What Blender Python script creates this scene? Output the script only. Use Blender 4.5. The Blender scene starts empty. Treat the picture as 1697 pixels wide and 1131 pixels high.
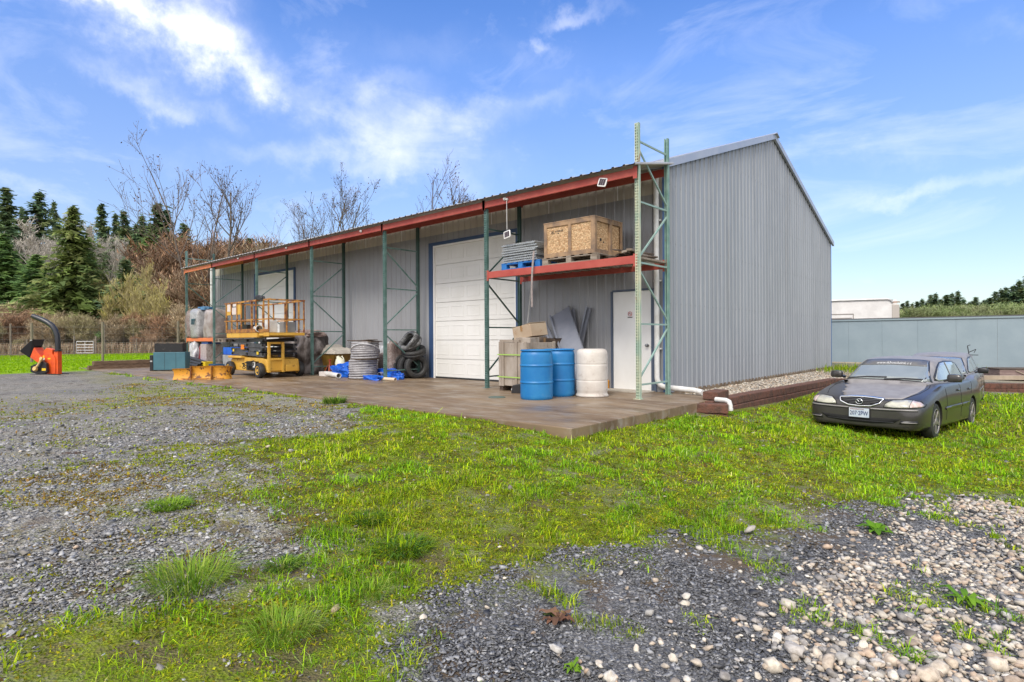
import math
CLOUDS= [(-1.302, 0.461, 0.153, 0.068, -0.31, 0.61), (-1.224, 0.431, 0.103, 0.045, -0.44, 0.5), (-1.157, 0.412, 0.068, 0.024, -0.35, 0.31), (-1.405, 0.443, 0.086, 0.022, 0.0, 0.5), (-1.272, 0.344, 0.09, 0.025, -0.21, 0.34), (-0.962, 0.408, 0.084, 0.026, -0.14, 0.26), (-1.001, 0.35, 0.108, 0.043, -0.38, 0.24), (-0.809, 0.361, 0.104, 0.03, 0.09, 0.22), (-0.892, 0.312, 0.181, 0.056, -0.14, 0.17), (-1.096, 0.277, 0.231, 0.023, 0.05, 0.12), (-0.678, 0.481, 0.024, 0.014, -0.17, 0.24), (-0.605, 0.516, 0.059, 0.017, 0.0, 0.21), (-0.642, 0.404, 0.109, 0.024, 0.14, 0.13), (-0.181, 0.276, 0.131, 0.03, 0.0, 0.13), (-0.049, 0.214, 0.18, 0.018, 0.12, 0.17), (-1.446, 0.203, 0.047, 0.014, -0.09, 0.15), (-1.021, 0.285, 0.129, 0.028, 0.0, 0.1), (-0.005, 0.391, 0.054, 0.018, 0.17, 0.09), (-0.819, 0.457, 0.229, 0.035, 0.0, 0.05)]
SKYSAT=1.22; SKYVAL=1.08; SKYSTR=.10; EXPO=1.12
import bpy, bmesh, math, random
import numpy as np
from mathutils import Matrix, Vector, Euler
from mathutils.bvhtree import BVHTree
R=math.radians
sc=bpy.context.scene
col=sc.collection
random.seed(7)
# ---------------------------------------------------------------- camera
CAM=(5.1175,-9.0489,1.0907); YAW=0.7292
cd=bpy.data.cameras.new('camera'); cam=bpy.data.objects.new('camera',cd); col.objects.link(cam)
cd.sensor_width=36; cd.lens=20.26; cd.shift_y=-0.0028; cd.clip_start=.05; cd.clip_end=3000
_r=Vector((math.cos(YAW),math.sin(YAW),0)); _f=Vector((-math.sin(YAW),math.cos(YAW),0)); _u=Vector((0,0,1))
r2=(_r-_u*.0056).normalized(); u2=(_u+_r*.0056).normalized()
cam.matrix_world=Matrix(((r2.x,u2.x,-_f.x,CAM[0]),(r2.y,u2.y,-_f.y,CAM[1]),(r2.z,u2.z,-_f.z,CAM[2]),(0,0,0,1)))
sc.camera=cam
# ---------------------------------------------------------------- sky, sun, exposure
SUN=Vector((.30,-1.0,1.15)).normalized()
w=bpy.data.worlds.new('World'); sc.world=w; w.use_nodes=True
nt=w.node_tree; nt.nodes.clear()
def N(t,**k):
    n=nt.nodes.new(t)
    for a,b in k.items(): setattr(n,a,b)
    return n
L=nt.links.new
sky=N('ShaderNodeTexSky',sky_type='NISHITA'); sky.sun_disc=False
sky.sun_elevation=math.asin(SUN.z); sky.sun_rotation=math.atan2(SUN.x,SUN.y)
sky.altitude=0; sky.air_density=1.0; sky.dust_density=0.6; sky.ozone_density=3.0
tc=N('ShaderNodeTexCoord')
def math2(op,a,b=None,clamp=False):
    n=N('ShaderNodeMath',operation=op); n.use_clamp=clamp
    for i,x in enumerate((a,b)):
        if x is None: continue
        if isinstance(x,(int,float)): n.inputs[i].default_value=x
        else: L(x,n.inputs[i])
    return n.outputs[0]
def dotn(v,d):
    n=N('ShaderNodeVectorMath',operation='DOT_PRODUCT'); L(v,n.inputs[0]); n.inputs[1].default_value=d; return n.outputs['Value']
def noise(v,scale,detail=6,rough=.6,dist=0):
    n=N('ShaderNodeTexNoise'); L(v,n.inputs['Vector']); n.inputs['Scale'].default_value=scale; n.inputs['Detail'].default_value=detail
    n.inputs['Roughness'].default_value=rough; n.inputs['Distortion'].default_value=dist; return n.outputs['Fac']
gen=tc.outputs['Generated']
# warp directions a little so the cloud edges are ragged
nz=N('ShaderNodeTexNoise'); L(gen,nz.inputs['Vector']); nz.inputs['Scale'].default_value=9; nz.inputs['Detail'].default_value=8; nz.inputs['Roughness'].default_value=.62
sub=N('ShaderNodeVectorMath',operation='SUBTRACT'); L(nz.outputs['Color'],sub.inputs[0]); sub.inputs[1].default_value=(.5,.5,.5)
scl=N('ShaderNodeVectorMath',operation='SCALE'); L(sub.outputs[0],scl.inputs[0]); scl.inputs['Scale'].default_value=.16
wadd=N('ShaderNodeVectorMath',operation='ADD'); L(gen,wadd.inputs[0]); L(scl.outputs[0],wadd.inputs[1]); wv=wadd.outputs[0]
def skydir(az,el):   # az measured from the direction the building gable looks back along (radians), el up
    return Vector((math.sin(az)*math.cos(el),math.cos(az)*math.cos(el),math.sin(el)))
def blob(az,el,w_,h_,tilt,strength,power=1.0):
    d=skydir(az,el); e=Vector((math.cos(az),-math.sin(az),0)); up=e.cross(d).normalized()
    ct,st=math.cos(tilt),math.sin(tilt); a=e*ct+up*st; b=up*ct-e*st
    x=math2('SUBTRACT',dotn(wv,a),d.dot(a)); y=math2('SUBTRACT',dotn(wv,b),d.dot(b))
    x=math2('MULTIPLY',x,1/w_); y=math2('MULTIPLY',y,1/h_)
    r=math2('ADD',math2('MULTIPLY',x,x),math2('MULTIPLY',y,y))
    r=math2('SUBTRACT',1.0,math2('MULTIPLY',r,.40),True); r=math2('MULTIPLY',r,math2('MULTIPLY',r,r))
    front=math2('GREATER_THAN',dotn(gen,d),0)
    return math2('MULTIPLY',math2('MULTIPLY',r,strength),front)
CL=CLOUDS
acc=None
for c in CL:
    o=blob(*c); acc=o if acc is None else math2('ADD',acc,o)
# thin streaks: stretched noise on a flat cloud layer, plus unseen cloud added behind and above the camera as fill light
mp=N('ShaderNodeMapping'); L(gen,mp.inputs['Vector']); mp.inputs['Rotation'].default_value=(0,0,R(30)); mp.inputs['Scale'].default_value=(1.0,2.4,4.5)
st=noise(mp.outputs[0],2.1,9,.62,.6)
st=math2('MULTIPLY',math2('SUBTRACT',st,.52,True),.9,True)
nb=noise(gen,2.6,8,.6)
behind=math2('MULTIPLY',math2('ADD',dotn(gen,(-_f.x,-_f.y,.75)),-.22,True),3.4,True)
behind=math2('MULTIPLY',behind,math2('MULTIPLY',math2('SUBTRACT',nb,.20,True),3.2,True))
tex=noise(gen,9,9,.62)
tx2=math2('MULTIPLY',math2('SUBTRACT',tex,.34,True),3.4); acc=math2('MULTIPLY',acc,math2('ADD',tx2,.12))
hz=math2('MULTIPLY',math2('SUBTRACT',.50,dotn(gen,(0,0,1)),True),.32,True)
fac=math2('ADD',math2('ADD',math2('ADD',acc,st),hz),behind,True)
fac=math2('MINIMUM',fac,.97)
mix=N('ShaderNodeMix',data_type='RGBA'); L(fac,mix.inputs['Factor'])
hs=N('ShaderNodeHueSaturation'); L(sky.outputs[0],hs.inputs['Color']); hs.inputs['Saturation'].default_value=SKYSAT; hs.inputs['Value'].default_value=SKYVAL; hs.inputs['Hue'].default_value=.512
elv=N('ShaderNodeMapRange'); L(dotn(gen,(0,0,1)),elv.inputs[0]); elv.inputs[1].default_value=0.0; elv.inputs[2].default_value=.42; elv.inputs[3].default_value=.52; elv.inputs[4].default_value=1.12
vs_=N('ShaderNodeVectorMath',operation='SCALE'); L(hs.outputs[0],vs_.inputs[0]); L(elv.outputs[0],vs_.inputs['Scale']); L(vs_.outputs[0],mix.inputs['A']); mix.inputs['B'].default_value=(7.6,7.45,7.5,1)
bg=N('ShaderNodeBackground'); L(mix.outputs['Result'],bg.inputs['Color']); bg.inputs['Strength'].default_value=SKYSTR
wo=N('ShaderNodeOutputWorld'); L(bg.outputs[0],wo.inputs['Surface'])
sd=bpy.data.lights.new('sun','SUN'); sd.energy=1.35; sd.angle=R(22); sd.color=(1,.95,.87)
so=bpy.data.objects.new('sun',sd); col.objects.link(so); so.rotation_euler=SUN.to_track_quat('Z','Y').to_euler(); so.location=(0,-10,30)
sc.view_settings.view_transform='Standard'; sc.view_settings.look='None'; sc.view_settings.gamma=1; sc.view_settings.use_curve_mapping=False
sc.view_settings.exposure=EXPO
sc.render.engine='CYCLES'
# ---------------------------------------------------------------- helpers
def tag(o,label=None,cat=None,group=None,kind=None):
    if label: o['label']=label
    if cat: o['category']=cat
    if group: o['group']=group
    if kind: o['kind']=kind
    return o
def thing(name,label,cat,loc=(0,0,0),rz=0,group=None):
    o=bpy.data.objects.new(name,None); o.empty_display_size=.3; col.objects.link(o); o.location=loc; o.rotation_euler=(0,0,rz)
    return tag(o,label,cat,group)
def dup(root,loc=None,rz=None,label=None,scale=None):
    def cp(o,par):
        c=o.copy(); col.objects.link(c); c.parent=par
        for ch in [x for x in col.objects if x.parent==o and x!=c]: cp(ch,c)
        return c
    kids=[x for x in col.objects if x.parent==root]
    c=root.copy(); col.objects.link(c)
    for k in kids: cp(k,c)
    if loc is not None: c.location=loc
    if rz is not None: c.rotation_euler=(0,0,rz)
    if scale is not None: c.scale=scale if hasattr(scale,'__len__') else (scale,)*3
    if label: c['label']=label
    return c
class MB:
    def split(s,name,mat,parent=None,chunk=8,bevel=0,offset=None,**k):
        out=[]; n=len(s.v); i=0; fi=0
        while i<n:
            q=MB(); q.v=s.v[i:i+chunk]; q.f=[tuple(a-i for a in f) for f in s.f if i<=f[0]<i+chunk]; q.m=[0]*len(q.f)
            o=q.build(name,mat,parent,bevel=bevel,**k); 
            if offset is not None: o.location=offset
            out.append(o); i+=chunk
        return out
    def __init__(s): s.v=[];s.f=[];s.m=[];s.mi=0
    def add(s,vs,fs):
        n=len(s.v); s.v+= [tuple(x) for x in vs]
        for f in fs: s.f.append(tuple(n+i for i in f)); s.m.append(s.mi)
        return s
    def box(s,x,y,z,sx,sy,sz,rot=None):
        """centre x,y, bottom z"""
        vs=[]
        for dz in (0,sz):
            for dx,dy in ((-1,-1),(1,-1),(1,1),(-1,1)): vs.append(Vector((dx*sx/2,dy*sy/2,dz)))
        if rot is not None:
            M=Euler(rot).to_matrix() if not isinstance(rot,(int,float)) else Matrix.Rotation(rot,3,'Z'); vs=[M@v for v in vs]
        vs=[v+Vector((x,y,z)) for v in vs]
        return s.add(vs,[(3,2,1,0),(4,5,6,7),(0,1,5,4),(1,2,6,5),(2,3,7,6),(3,0,4,7)])
    def bb(s,x0,x1,y0,y1,z0,z1): return s.box((x0+x1)/2,(y0+y1)/2,z0,x1-x0,y1-y0,z1-z0)
    def beam(s,p0,p1,w,h,up=(0,0,1)):
        p0=Vector(p0);p1=Vector(p1);d=(p1-p0).normalized();up=Vector(up)
        if abs(d.dot(up))>.98: up=Vector((0,1,0))
        a=d.cross(up).normalized(); b=a.cross(d)
        vs=[p+a*(i*w/2)+b*(j*h/2) for p in (p0,p1) for i,j in ((-1,-1),(1,-1),(1,1),(-1,1))]
        return s.add(vs,[(0,1,2,3),(7,6,5,4),(0,4,5,1),(1,5,6,2),(2,6,7,3),(3,7,4,0)])
    def tube(s,pts,r,n=8,cap=True,closed=False):
        pts=[Vector(p) for p in pts]; k=len(pts); rs=r if hasattr(r,'__len__') else [r]*k
        vs=[];a=None
        for i,p in enumerate(pts):
            if closed: d=(pts[(i+1)%k]-pts[i-1])
            else: d=(pts[min(i+1,k-1)]-pts[max(i-1,0)])
            d.normalize()
            if a is None: a=d.orthogonal().normalized()
            else:
                a=a-d*a.dot(d)
                a=a.normalized() if a.length>1e-5 else d.orthogonal().normalized()
            b=d.cross(a)
            for j in range(n):
                t=2*math.pi*j/n; vs.append(p+(a*math.cos(t)+b*math.sin(t))*rs[i])
        fs=[]
        for i in range(k if closed else k-1):
            i2=(i+1)%k
            for j in range(n): fs.append((i*n+j,i*n+(j+1)%n,i2*n+(j+1)%n,i2*n+j))
        if cap and not closed: fs+= [tuple(range(n))[::-1],tuple((k-1)*n+j for j in range(n))]
        return s.add(vs,fs)
    def lathe(s,prof,n=24,loc=(0,0,0),M=None,capb=True,capt=True):
        vs=[]
        for r,z in prof:
            for j in range(n):
                t=2*math.pi*j/n; v=Vector((r*math.cos(t),r*math.sin(t),z))
                vs.append(v)
        if M is not None: vs=[M@v for v in vs]
        vs=[v+Vector(loc) for v in vs]; k=len(prof)
        fs=[(i*n+j,i*n+(j+1)%n,(i+1)*n+(j+1)%n,(i+1)*n+j) for i in range(k-1) for j in range(n)]
        if capb: fs.append(tuple(range(n))[::-1])
        if capt: fs.append(tuple((k-1)*n+j for j in range(n)))
        return s.add(vs,fs)
    def prism(s,poly,axis,a,b):
        """poly in the two other axes, extruded along axis from a to b"""
        def P(p,t):
            if axis=='x': return (t,p[0],p[1])
            if axis=='y': return (p[0],t,p[1])
            return (p[0],p[1],t)
        n=len(poly); vs=[P(p,a) for p in poly]+[P(p,b) for p in poly]
        fs=[tuple(range(n))[::-1],tuple(range(n,2*n))]+[(i,(i+1)%n,n+(i+1)%n,n+i) for i in range(n)]
        return s.add(vs,fs)
    def blob(s,loc,size,seed=0,amp=.18,sub=3,flat=.15,freq=1.6,rz=0):
        """lumpy wrapped bundle: a rounded box with folds"""
        bm=bmesh.new(); bmesh.ops.create_icosphere(bm,subdivisions=sub,radius=1)
        from mathutils import noise as mn
        M=Matrix.Rotation(rz,3,'Z'); vs=[]
        for v in bm.verts:
            c=v.co; m=max(abs(c.x),abs(c.y),abs(c.z)); q=c.lerp(c/m,.55)
            nn=mn.fractal(c*freq+Vector((seed*7.1,seed*3.3,seed)),.9,2.2,4)
            fold=abs(math.sin((c.x*3+c.z*5+nn*4+seed)))*.25
            cr=mn.noise(c*5.5+Vector((seed,seed*2,0)))+.6*mn.noise(c*11+Vector((0,seed,seed*3))); q=q*(1+amp*nn+amp*.35*fold+.035*abs(cr)*(1+amp*3))
            z=q.z
            if z<-.8: z=-.8-(z+.8)*flat
            vs.append(M@Vector((q.x*size[0]/2,q.y*size[1]/2,(z+.8)*size[2]/1.75))+Vector(loc))
        bm.verts.index_update(); fs=[tuple(v.index for v in f.verts) for f in bm.faces]; bm.free()
        return s.add(vs,fs)
    def build(s,name,mat,parent=None,smooth=False,bevel=0,loc=None,rot=None,auto=None):
        me=bpy.data.meshes.new(name); me.from_pydata([tuple(v) for v in s.v],[],s.f); 
        mats=mat if isinstance(mat,(list,tuple)) else [mat]
        for m in mats: me.materials.append(m)
        if len(mats)>1: me.polygons.foreach_set('material_index',s.m)
        if smooth: me.polygons.foreach_set('use_smooth',[True]*len(me.polygons))
        me.update()
        if auto: 
            me.polygons.foreach_set('use_smooth',[True]*len(me.polygons)); me.set_sharp_from_angle(angle=R(auto))
        o=bpy.data.objects.new(name,me); col.objects.link(o)
        if parent: o.parent=parent
        if loc: o.location=loc
        if rot: o.rotation_euler=rot
        if bevel:
            b=o.modifiers.new('bevel','BEVEL'); b.width=bevel; b.segments=2; b.limit_method='ANGLE'; b.angle_limit=R(40)
        return o
def npmesh(name,V,F,mat,colr=None,smooth=False,parent=None,attr=None):
    me=bpy.data.meshes.new(name); V=np.asarray(V,np.float32); F=np.asarray(F,np.int32); k=F.shape[1]
    me.vertices.add(len(V)); me.vertices.foreach_set('co',V.ravel())
    me.loops.add(F.size); me.loops.foreach_set('vertex_index',F.ravel())
    me.polygons.add(len(F)); me.polygons.foreach_set('loop_start',np.arange(0,F.size,k,dtype=np.int32))
    if smooth: me.polygons.foreach_set('use_smooth',np.ones(len(F),bool))
    me.update(calc_edges=True)
    if colr is not None:
        a=me.color_attributes.new('Col','FLOAT_COLOR','POINT'); c=np.ones((len(V),4),np.float32); c[:,:3]=colr; a.data.foreach_set('color',c.ravel())
    if attr:
        for nme,val in attr.items():
            a=me.color_attributes.new(nme,'FLOAT_COLOR','POINT'); c=np.ones((len(V),4),np.float32); c[:,:val.shape[1]]=val; a.data.foreach_set('color',c.ravel())
    me.materials.append(mat); o=bpy.data.objects.new(name,me); col.objects.link(o)
    if parent: o.parent=parent
    return o
# text as flat mesh in the xz plane facing -y, centred
def textmesh(s,size,depth=.002,bold=0):
    cu=bpy.data.curves.new('lettering','FONT'); cu.body=s; cu.size=size; cu.extrude=depth; cu.align_x='CENTER'; cu.align_y='CENTER'; cu.offset=bold; cu.resolution_u=2
    o=bpy.data.objects.new('lettering',cu); col.objects.link(o); dg=bpy.context.evaluated_depsgraph_get()
    me=bpy.data.meshes.new_from_object(o.evaluated_get(dg)); bpy.data.objects.remove(o); return me
def text(s,size,mat,parent,loc,rot,name='lettering',depth=.002,bold=0,sx=1):
    me=textmesh(s,size,depth,bold); me.materials.clear(); me.materials.append(mat)
    o=bpy.data.objects.new(name,me); col.objects.link(o); o.parent=parent; o.location=loc; o.rotation_euler=rot; o.scale=(sx,1,1); return o
# ---------------------------------------------------------------- materials
def mat(name,c,rough=.6,metal=0,c2=None,scale=4,detail=6,bump=0,bscale=30,lo=.4,hi=.6,rust=None,rl=.6,rh=.68,rs=6,coat=0,stretch=None,spec=.5,attr=None,c3=None,trans=0,flake=0):
    m=bpy.data.materials.new(name); m.use_nodes=True; t=m.node_tree; t.nodes.clear(); k=t.nodes.new; l=t.links.new
    o=k('ShaderNodeOutputMaterial'); b=k('ShaderNodeBsdfPrincipled'); l(b.outputs[0],o.inputs[0])
    b.inputs['Roughness'].default_value=rough; b.inputs['Metallic'].default_value=metal; b.inputs['Specular IOR Level'].default_value=spec
    if coat: b.inputs['Coat Weight'].default_value=coat; b.inputs['Coat Roughness'].default_value=.08
    tcn=k('ShaderNodeTexCoord'); vec=tcn.outputs['Object']
    if stretch:
        mp=k('ShaderNodeMapping'); l(vec,mp.inputs[0]); mp.inputs['Scale'].default_value=stretch; vec=mp.outputs[0]
    def nz(s,d=6,r=.6,v=None):
        n=k('ShaderNodeTexNoise'); l(v or vec,n.inputs['Vector']); n.inputs['Scale'].default_value=s; n.inputs['Detail'].default_value=d; n.inputs['Roughness'].default_value=r; return n.outputs['Fac']
    def rng(x,a,bb):
        n=k('ShaderNodeMapRange'); l(x,n.inputs[0]); n.inputs[1].default_value=a; n.inputs[2].default_value=bb; return n.outputs[0]
    def mx(f,A,B,mode='MIX'):
        n=k('ShaderNodeMix'); n.data_type='RGBA'; n.blend_type=mode
        if isinstance(f,(int,float)): n.inputs['Factor'].default_value=f
        else: l(f,n.inputs['Factor'])
        for nm,x in (('A',A),('B',B)):
            if isinstance(x,tuple): n.inputs[nm].default_value=(*x,1)
            else: l(x,n.inputs[nm])
        return n.outputs['Result']
    cur=c
    if attr:
        a=k('ShaderNodeVertexColor'); a.layer_name=attr; cur=a.outputs['Color']
        if c2: cur=mx(rng(nz(scale,detail),lo,hi),cur,mx(1.0,cur,c2,'MULTIPLY'))
    elif c2: cur=mx(rng(nz(scale,detail),lo,hi),c,c2)
    if c3: cur=mx(rng(nz(scale*5.3,4),.5,.75),cur,c3)
    if flake:
        vn=k('ShaderNodeTexVoronoi'); l(vec,vn.inputs['Vector']); vn.inputs['Scale'].default_value=flake; vn.inputs['Randomness'].default_value=1; sp_=k('ShaderNodeSeparateColor'); l(vn.outputs['Color'],sp_.inputs[0]); cur=mx(rng(sp_.outputs[0],0,1),mx(1.0,cur,(.62,.58,.5),'MULTIPLY'),mx(1.0,cur,(1.35,1.38,1.45),'MULTIPLY'))
    if rust:
        f=rng(nz(rs,8,.7),rl,rh); cur=mx(f,cur,rust)
    if isinstance(cur,tuple): b.inputs['Base Color'].default_value=(*cur,1)
    else: l(cur,b.inputs['Base Color'])
    if bump:
        bn=k('ShaderNodeBump'); bn.inputs['Strength'].default_value=bump; bn.inputs['Distance'].default_value=.02; l(nz(bscale,5),bn.inputs['Height']); l(bn.outputs[0],b.inputs['Normal'])
    if trans: 
        tr=k('ShaderNodeBsdfTranslucent'); ms=k('ShaderNodeMixShader'); ms.inputs[0].default_value=trans
        if isinstance(cur,tuple): tr.inputs[0].default_value=(*cur,1)
        else: l(cur,tr.inputs[0])
        l(b.outputs[0],ms.inputs[1]); l(tr.outputs[0],ms.inputs[2]); l(ms.outputs[0],o.inputs[0])
    return m
# ---------------------------------------------------------------- terrain
def S(t): t=np.clip(t,0,1); return t*t*(3-2*t)
def g(x,y):
    x=np.asarray(x,float); y=np.asarray(y,float)
    z=-.035-.40*S((x+1)/6)-.10*S((y+1)/4)*S(x/1.5)-.14*S((x-.5)/3)*S((y+3)/5)
    d=np.hypot(x-CAM[0],y-CAM[1])
    z=z+13*S((d-85)/110)*S((-x-20)/60)
    z=z+ .02*np.sin(x*1.3+y*.7)*S(d/6)*np.where(x<0.9,1,.5)*np.where((y>-3.6)&(x<1.2),0,1)
    z=z+11*np.exp(-((x-122)**2+(y-165)**2)/(2*38**2))
    back=S((y-13.9)/.5)*np.where(x<1.2,0,0)
    return z
def gz(x,y): return float(g(x,y))
def vnoise(x,y,seed=0):
    xi=np.floor(x).astype(np.int64); yi=np.floor(y).astype(np.int64); xf=x-xi; yf=y-yi
    def h(a,b):
        n=(a*374761393+b*668265263+seed*144269)&0x7fffffff; n=((n^(n>>13))*1274126177)&0x7fffffff; return ((n^(n>>16))&0xffff)/65535.
    u=xf*xf*(3-2*xf); v=yf*yf*(3-2*yf)
    return (h(xi,yi)*(1-u)+h(xi+1,yi)*u)*(1-v)+(h(xi,yi+1)*(1-u)+h(xi+1,yi+1)*u)*v
def fbm(x,y,o=4,seed=0):
    s=0;a=.5;t=0
    for i in range(o): s=s+a*vnoise(x*2**i+i*17.3,y*2**i-i*9.1,seed+i); t+=a; a*=.5
    return s/t
def sdf(P,x,y):
    """signed distance, positive inside"""
    d=np.full(x.shape,1e9); ins=np.zeros(x.shape,bool); n=len(P)
    for i in range(n):
        ax,ay=P[i]; bx,by=P[(i+1)%n]; ex,ey=bx-ax,by-ay; wx,wy=x-ax,y-ay
        t=np.clip((wx*ex+wy*ey)/(ex*ex+ey*ey+1e-12),0,1); d=np.minimum(d,np.hypot(wx-ex*t,wy-ey*t))
        c=((ay>y)!=(by>y)); 
        if abs(by-ay)>1e-9: ins^= c&(x<(bx-ax)*(y-ay)/(by-ay)+ax)
    return np.where(ins,d,-d)
GRASS=[(-3.93,-3.04),(-2.85,-2.6),(-1.38,-2.3),(0.25,-2.2),(0.4,-1.03),(0.22,1.27),(0.78,0.2),(1.0,2.13),(1.0,4.27),(1.2,8.4),(2.4,12.5),(8,16),(20,16),(20,2),(8,-.5),(6.33,-0.98),(5.09,-2.36),(4.71,-2.69),(4.36,-2.99),(4.31,-3.59),(4.07,-3.64),(3.97,-3.99),(3.96,-4.75),(3.7,-5.06),(3.62,-5.28),(3.37,-5.47),(3.31,-5.84),(3.13,-6.12),(2.97,-6.38),(3.01,-6.69),(2.89,-6.99),(2.88,-7.22),(3.06,-7.44),(3.14,-7.63),(3.33,-7.87),(2.76,-8.37),(2.1,-8.71),(1.97,-8.65),(1.9,-8.46),(1.89,-8.25),(1.97,-7.93),(1.88,-7.61),(2.14,-7.39),(1.55,-7.15),(0.97,-6.98),(0.35,-6.88),(-0.47,-6.79),(-1.13,-6.13),(-0.77,-5.62),(-0.97,-4.84),(-2.37,-4.49),(-2.88,-3.74)]
CHIP=[(3.6,-9.5),(3.3,-7.75),(2.94,-7.45),(2.83,-7.18),(2.63,-7.02),(2.64,-6.76),(2.77,-6.42),(2.73,-6.08),(2.91,-5.79),(3.1,-5.48),(3.17,-5.07),(3.45,-4.86),(3.54,-4.61),(3.83,-4.27),(3.84,-3.42),(3.95,-3.03),(4.22,-2.97),(4.28,-2.31),(5.1,-1.6),(7.68,0.6),(12,0),(12,-14),(4,-14)]
PEB=[(3.96,-4.63),(3.93,-3.99),(3.96,-3.55),(4.24,-3.09),(4.24,-2.39),(4.48,-1.98),(5.1,-1.73),(7.59,0.27),(12,0),(12,-14),(4.6,-14),(4.2,-7.83),(3.96,-6.63),(3.87,-6.3),(3.89,-6.05),(3.88,-5.68),(3.9,-5.22)]
LAWN=[(-21.2,-14),(-20.9,-6.5),(-20.6,-4.2),(-21.2,-3.2),(-22.8,2.5),(-23.5,14),(-23,60),(-60,60),(-95,20),(-70,-30),(-30,-60)]
def masks(x,y):
    n1=fbm(x*1.1,y*1.1,4,3); n2=fbm(x*4,y*4,3,11); n3=fbm(x*.45,y*.8,3,23)
    sg=sdf(GRASS,x,y)+ (n1-.5)*.9+(n2-.5)*.35
    G=S((sg+.15)/.5)*np.clip(.35+1.3*S((n1*.55+n2*.45-.34)/.2),0,1)
    far=S((sdf(GRASS,x,y)-.8)/1.5)*S((y+6)/2.5); G=np.maximum(G,S((sg+.1)/.3)*(.55+.45*far)*S((n2-.22)/.12))
    # thin green along the concrete edge and weedy fringe
    e=S(1-np.abs(y+3.55+.25*(n1-.5))/.28)*((x<-1)&(x>-21)); G=np.maximum(G,e*S((n2-.50)/.12)*.8)
    sl=sdf(LAWN,x,y)+(n1-.5)*.5; LW=S(sl/.4+.5)
    K=S((sdf(CHIP,x,y)+(n2-.5)*.35)/.18+.5)
    Pb=S((sdf(PEB,x,y)+(n1-.5)*1.4+(n2-.5)*.9)/1.0+.12)
    sm=sdf(GRASS,x,y)
    M=S((n3-.38)/.16)*S((sm+8)/6)*(.6+.6*S((n2-.35)/.3))+.40*S((sm+7)/5)*S((n2-.36)/.2)+.85*S(1-np.abs(y+5.2+1.2*(n3-.5)+.04*x)/.75)*S((n2-.33)/.2)*(x<-3)+.7*S((y+4.6)/1.2)*S((n2-.38)/.2)
    M=np.clip(M,0,1)*(1-K)
    D=S((n2*.6+fbm(x*9,y*9,2,15)*.4-.545+.03*S((x-1)/3))/.07)*S((sg+.6)/.6)*.9
    D=np.maximum(D,S(1-np.hypot((x-3.75)/.8,(y+3.4)/.8))*.8)
    return G,LW,K,Pb,M,D
# ---------------------------------------------------------------- ground sheet
def axis(lo,hi,dlo,dhi,fine):
    a=list(np.arange(dlo,dhi,fine)); s=fine; x=dhi
    while x<hi: a.append(x); s*=1.13; x+=s
    a.append(hi); s=fine; x=dlo-fine; b=[]
    while x>lo: b.append(x); s*=1.13; x-=s
    b.append(lo); return np.array(b[::-1]+a)
gxs=axis(-900,900,-13,7.5,.045); gys=axis(-900,900,-9.6,3.5,.045)
X,Y=np.meshgrid(gxs,gys); nx,ny=len(gxs),len(gys)
Gm,LW,K,Pb,Mo,Di=masks(X,Y)
Z=g(X,Y)+.012*(fbm(X*3,Y*3,3,5)-.5)*S((7-np.hypot(X-CAM[0],Y-CAM[1]))/3)*2*((X>1.2)|(Y<-3.6))
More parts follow.
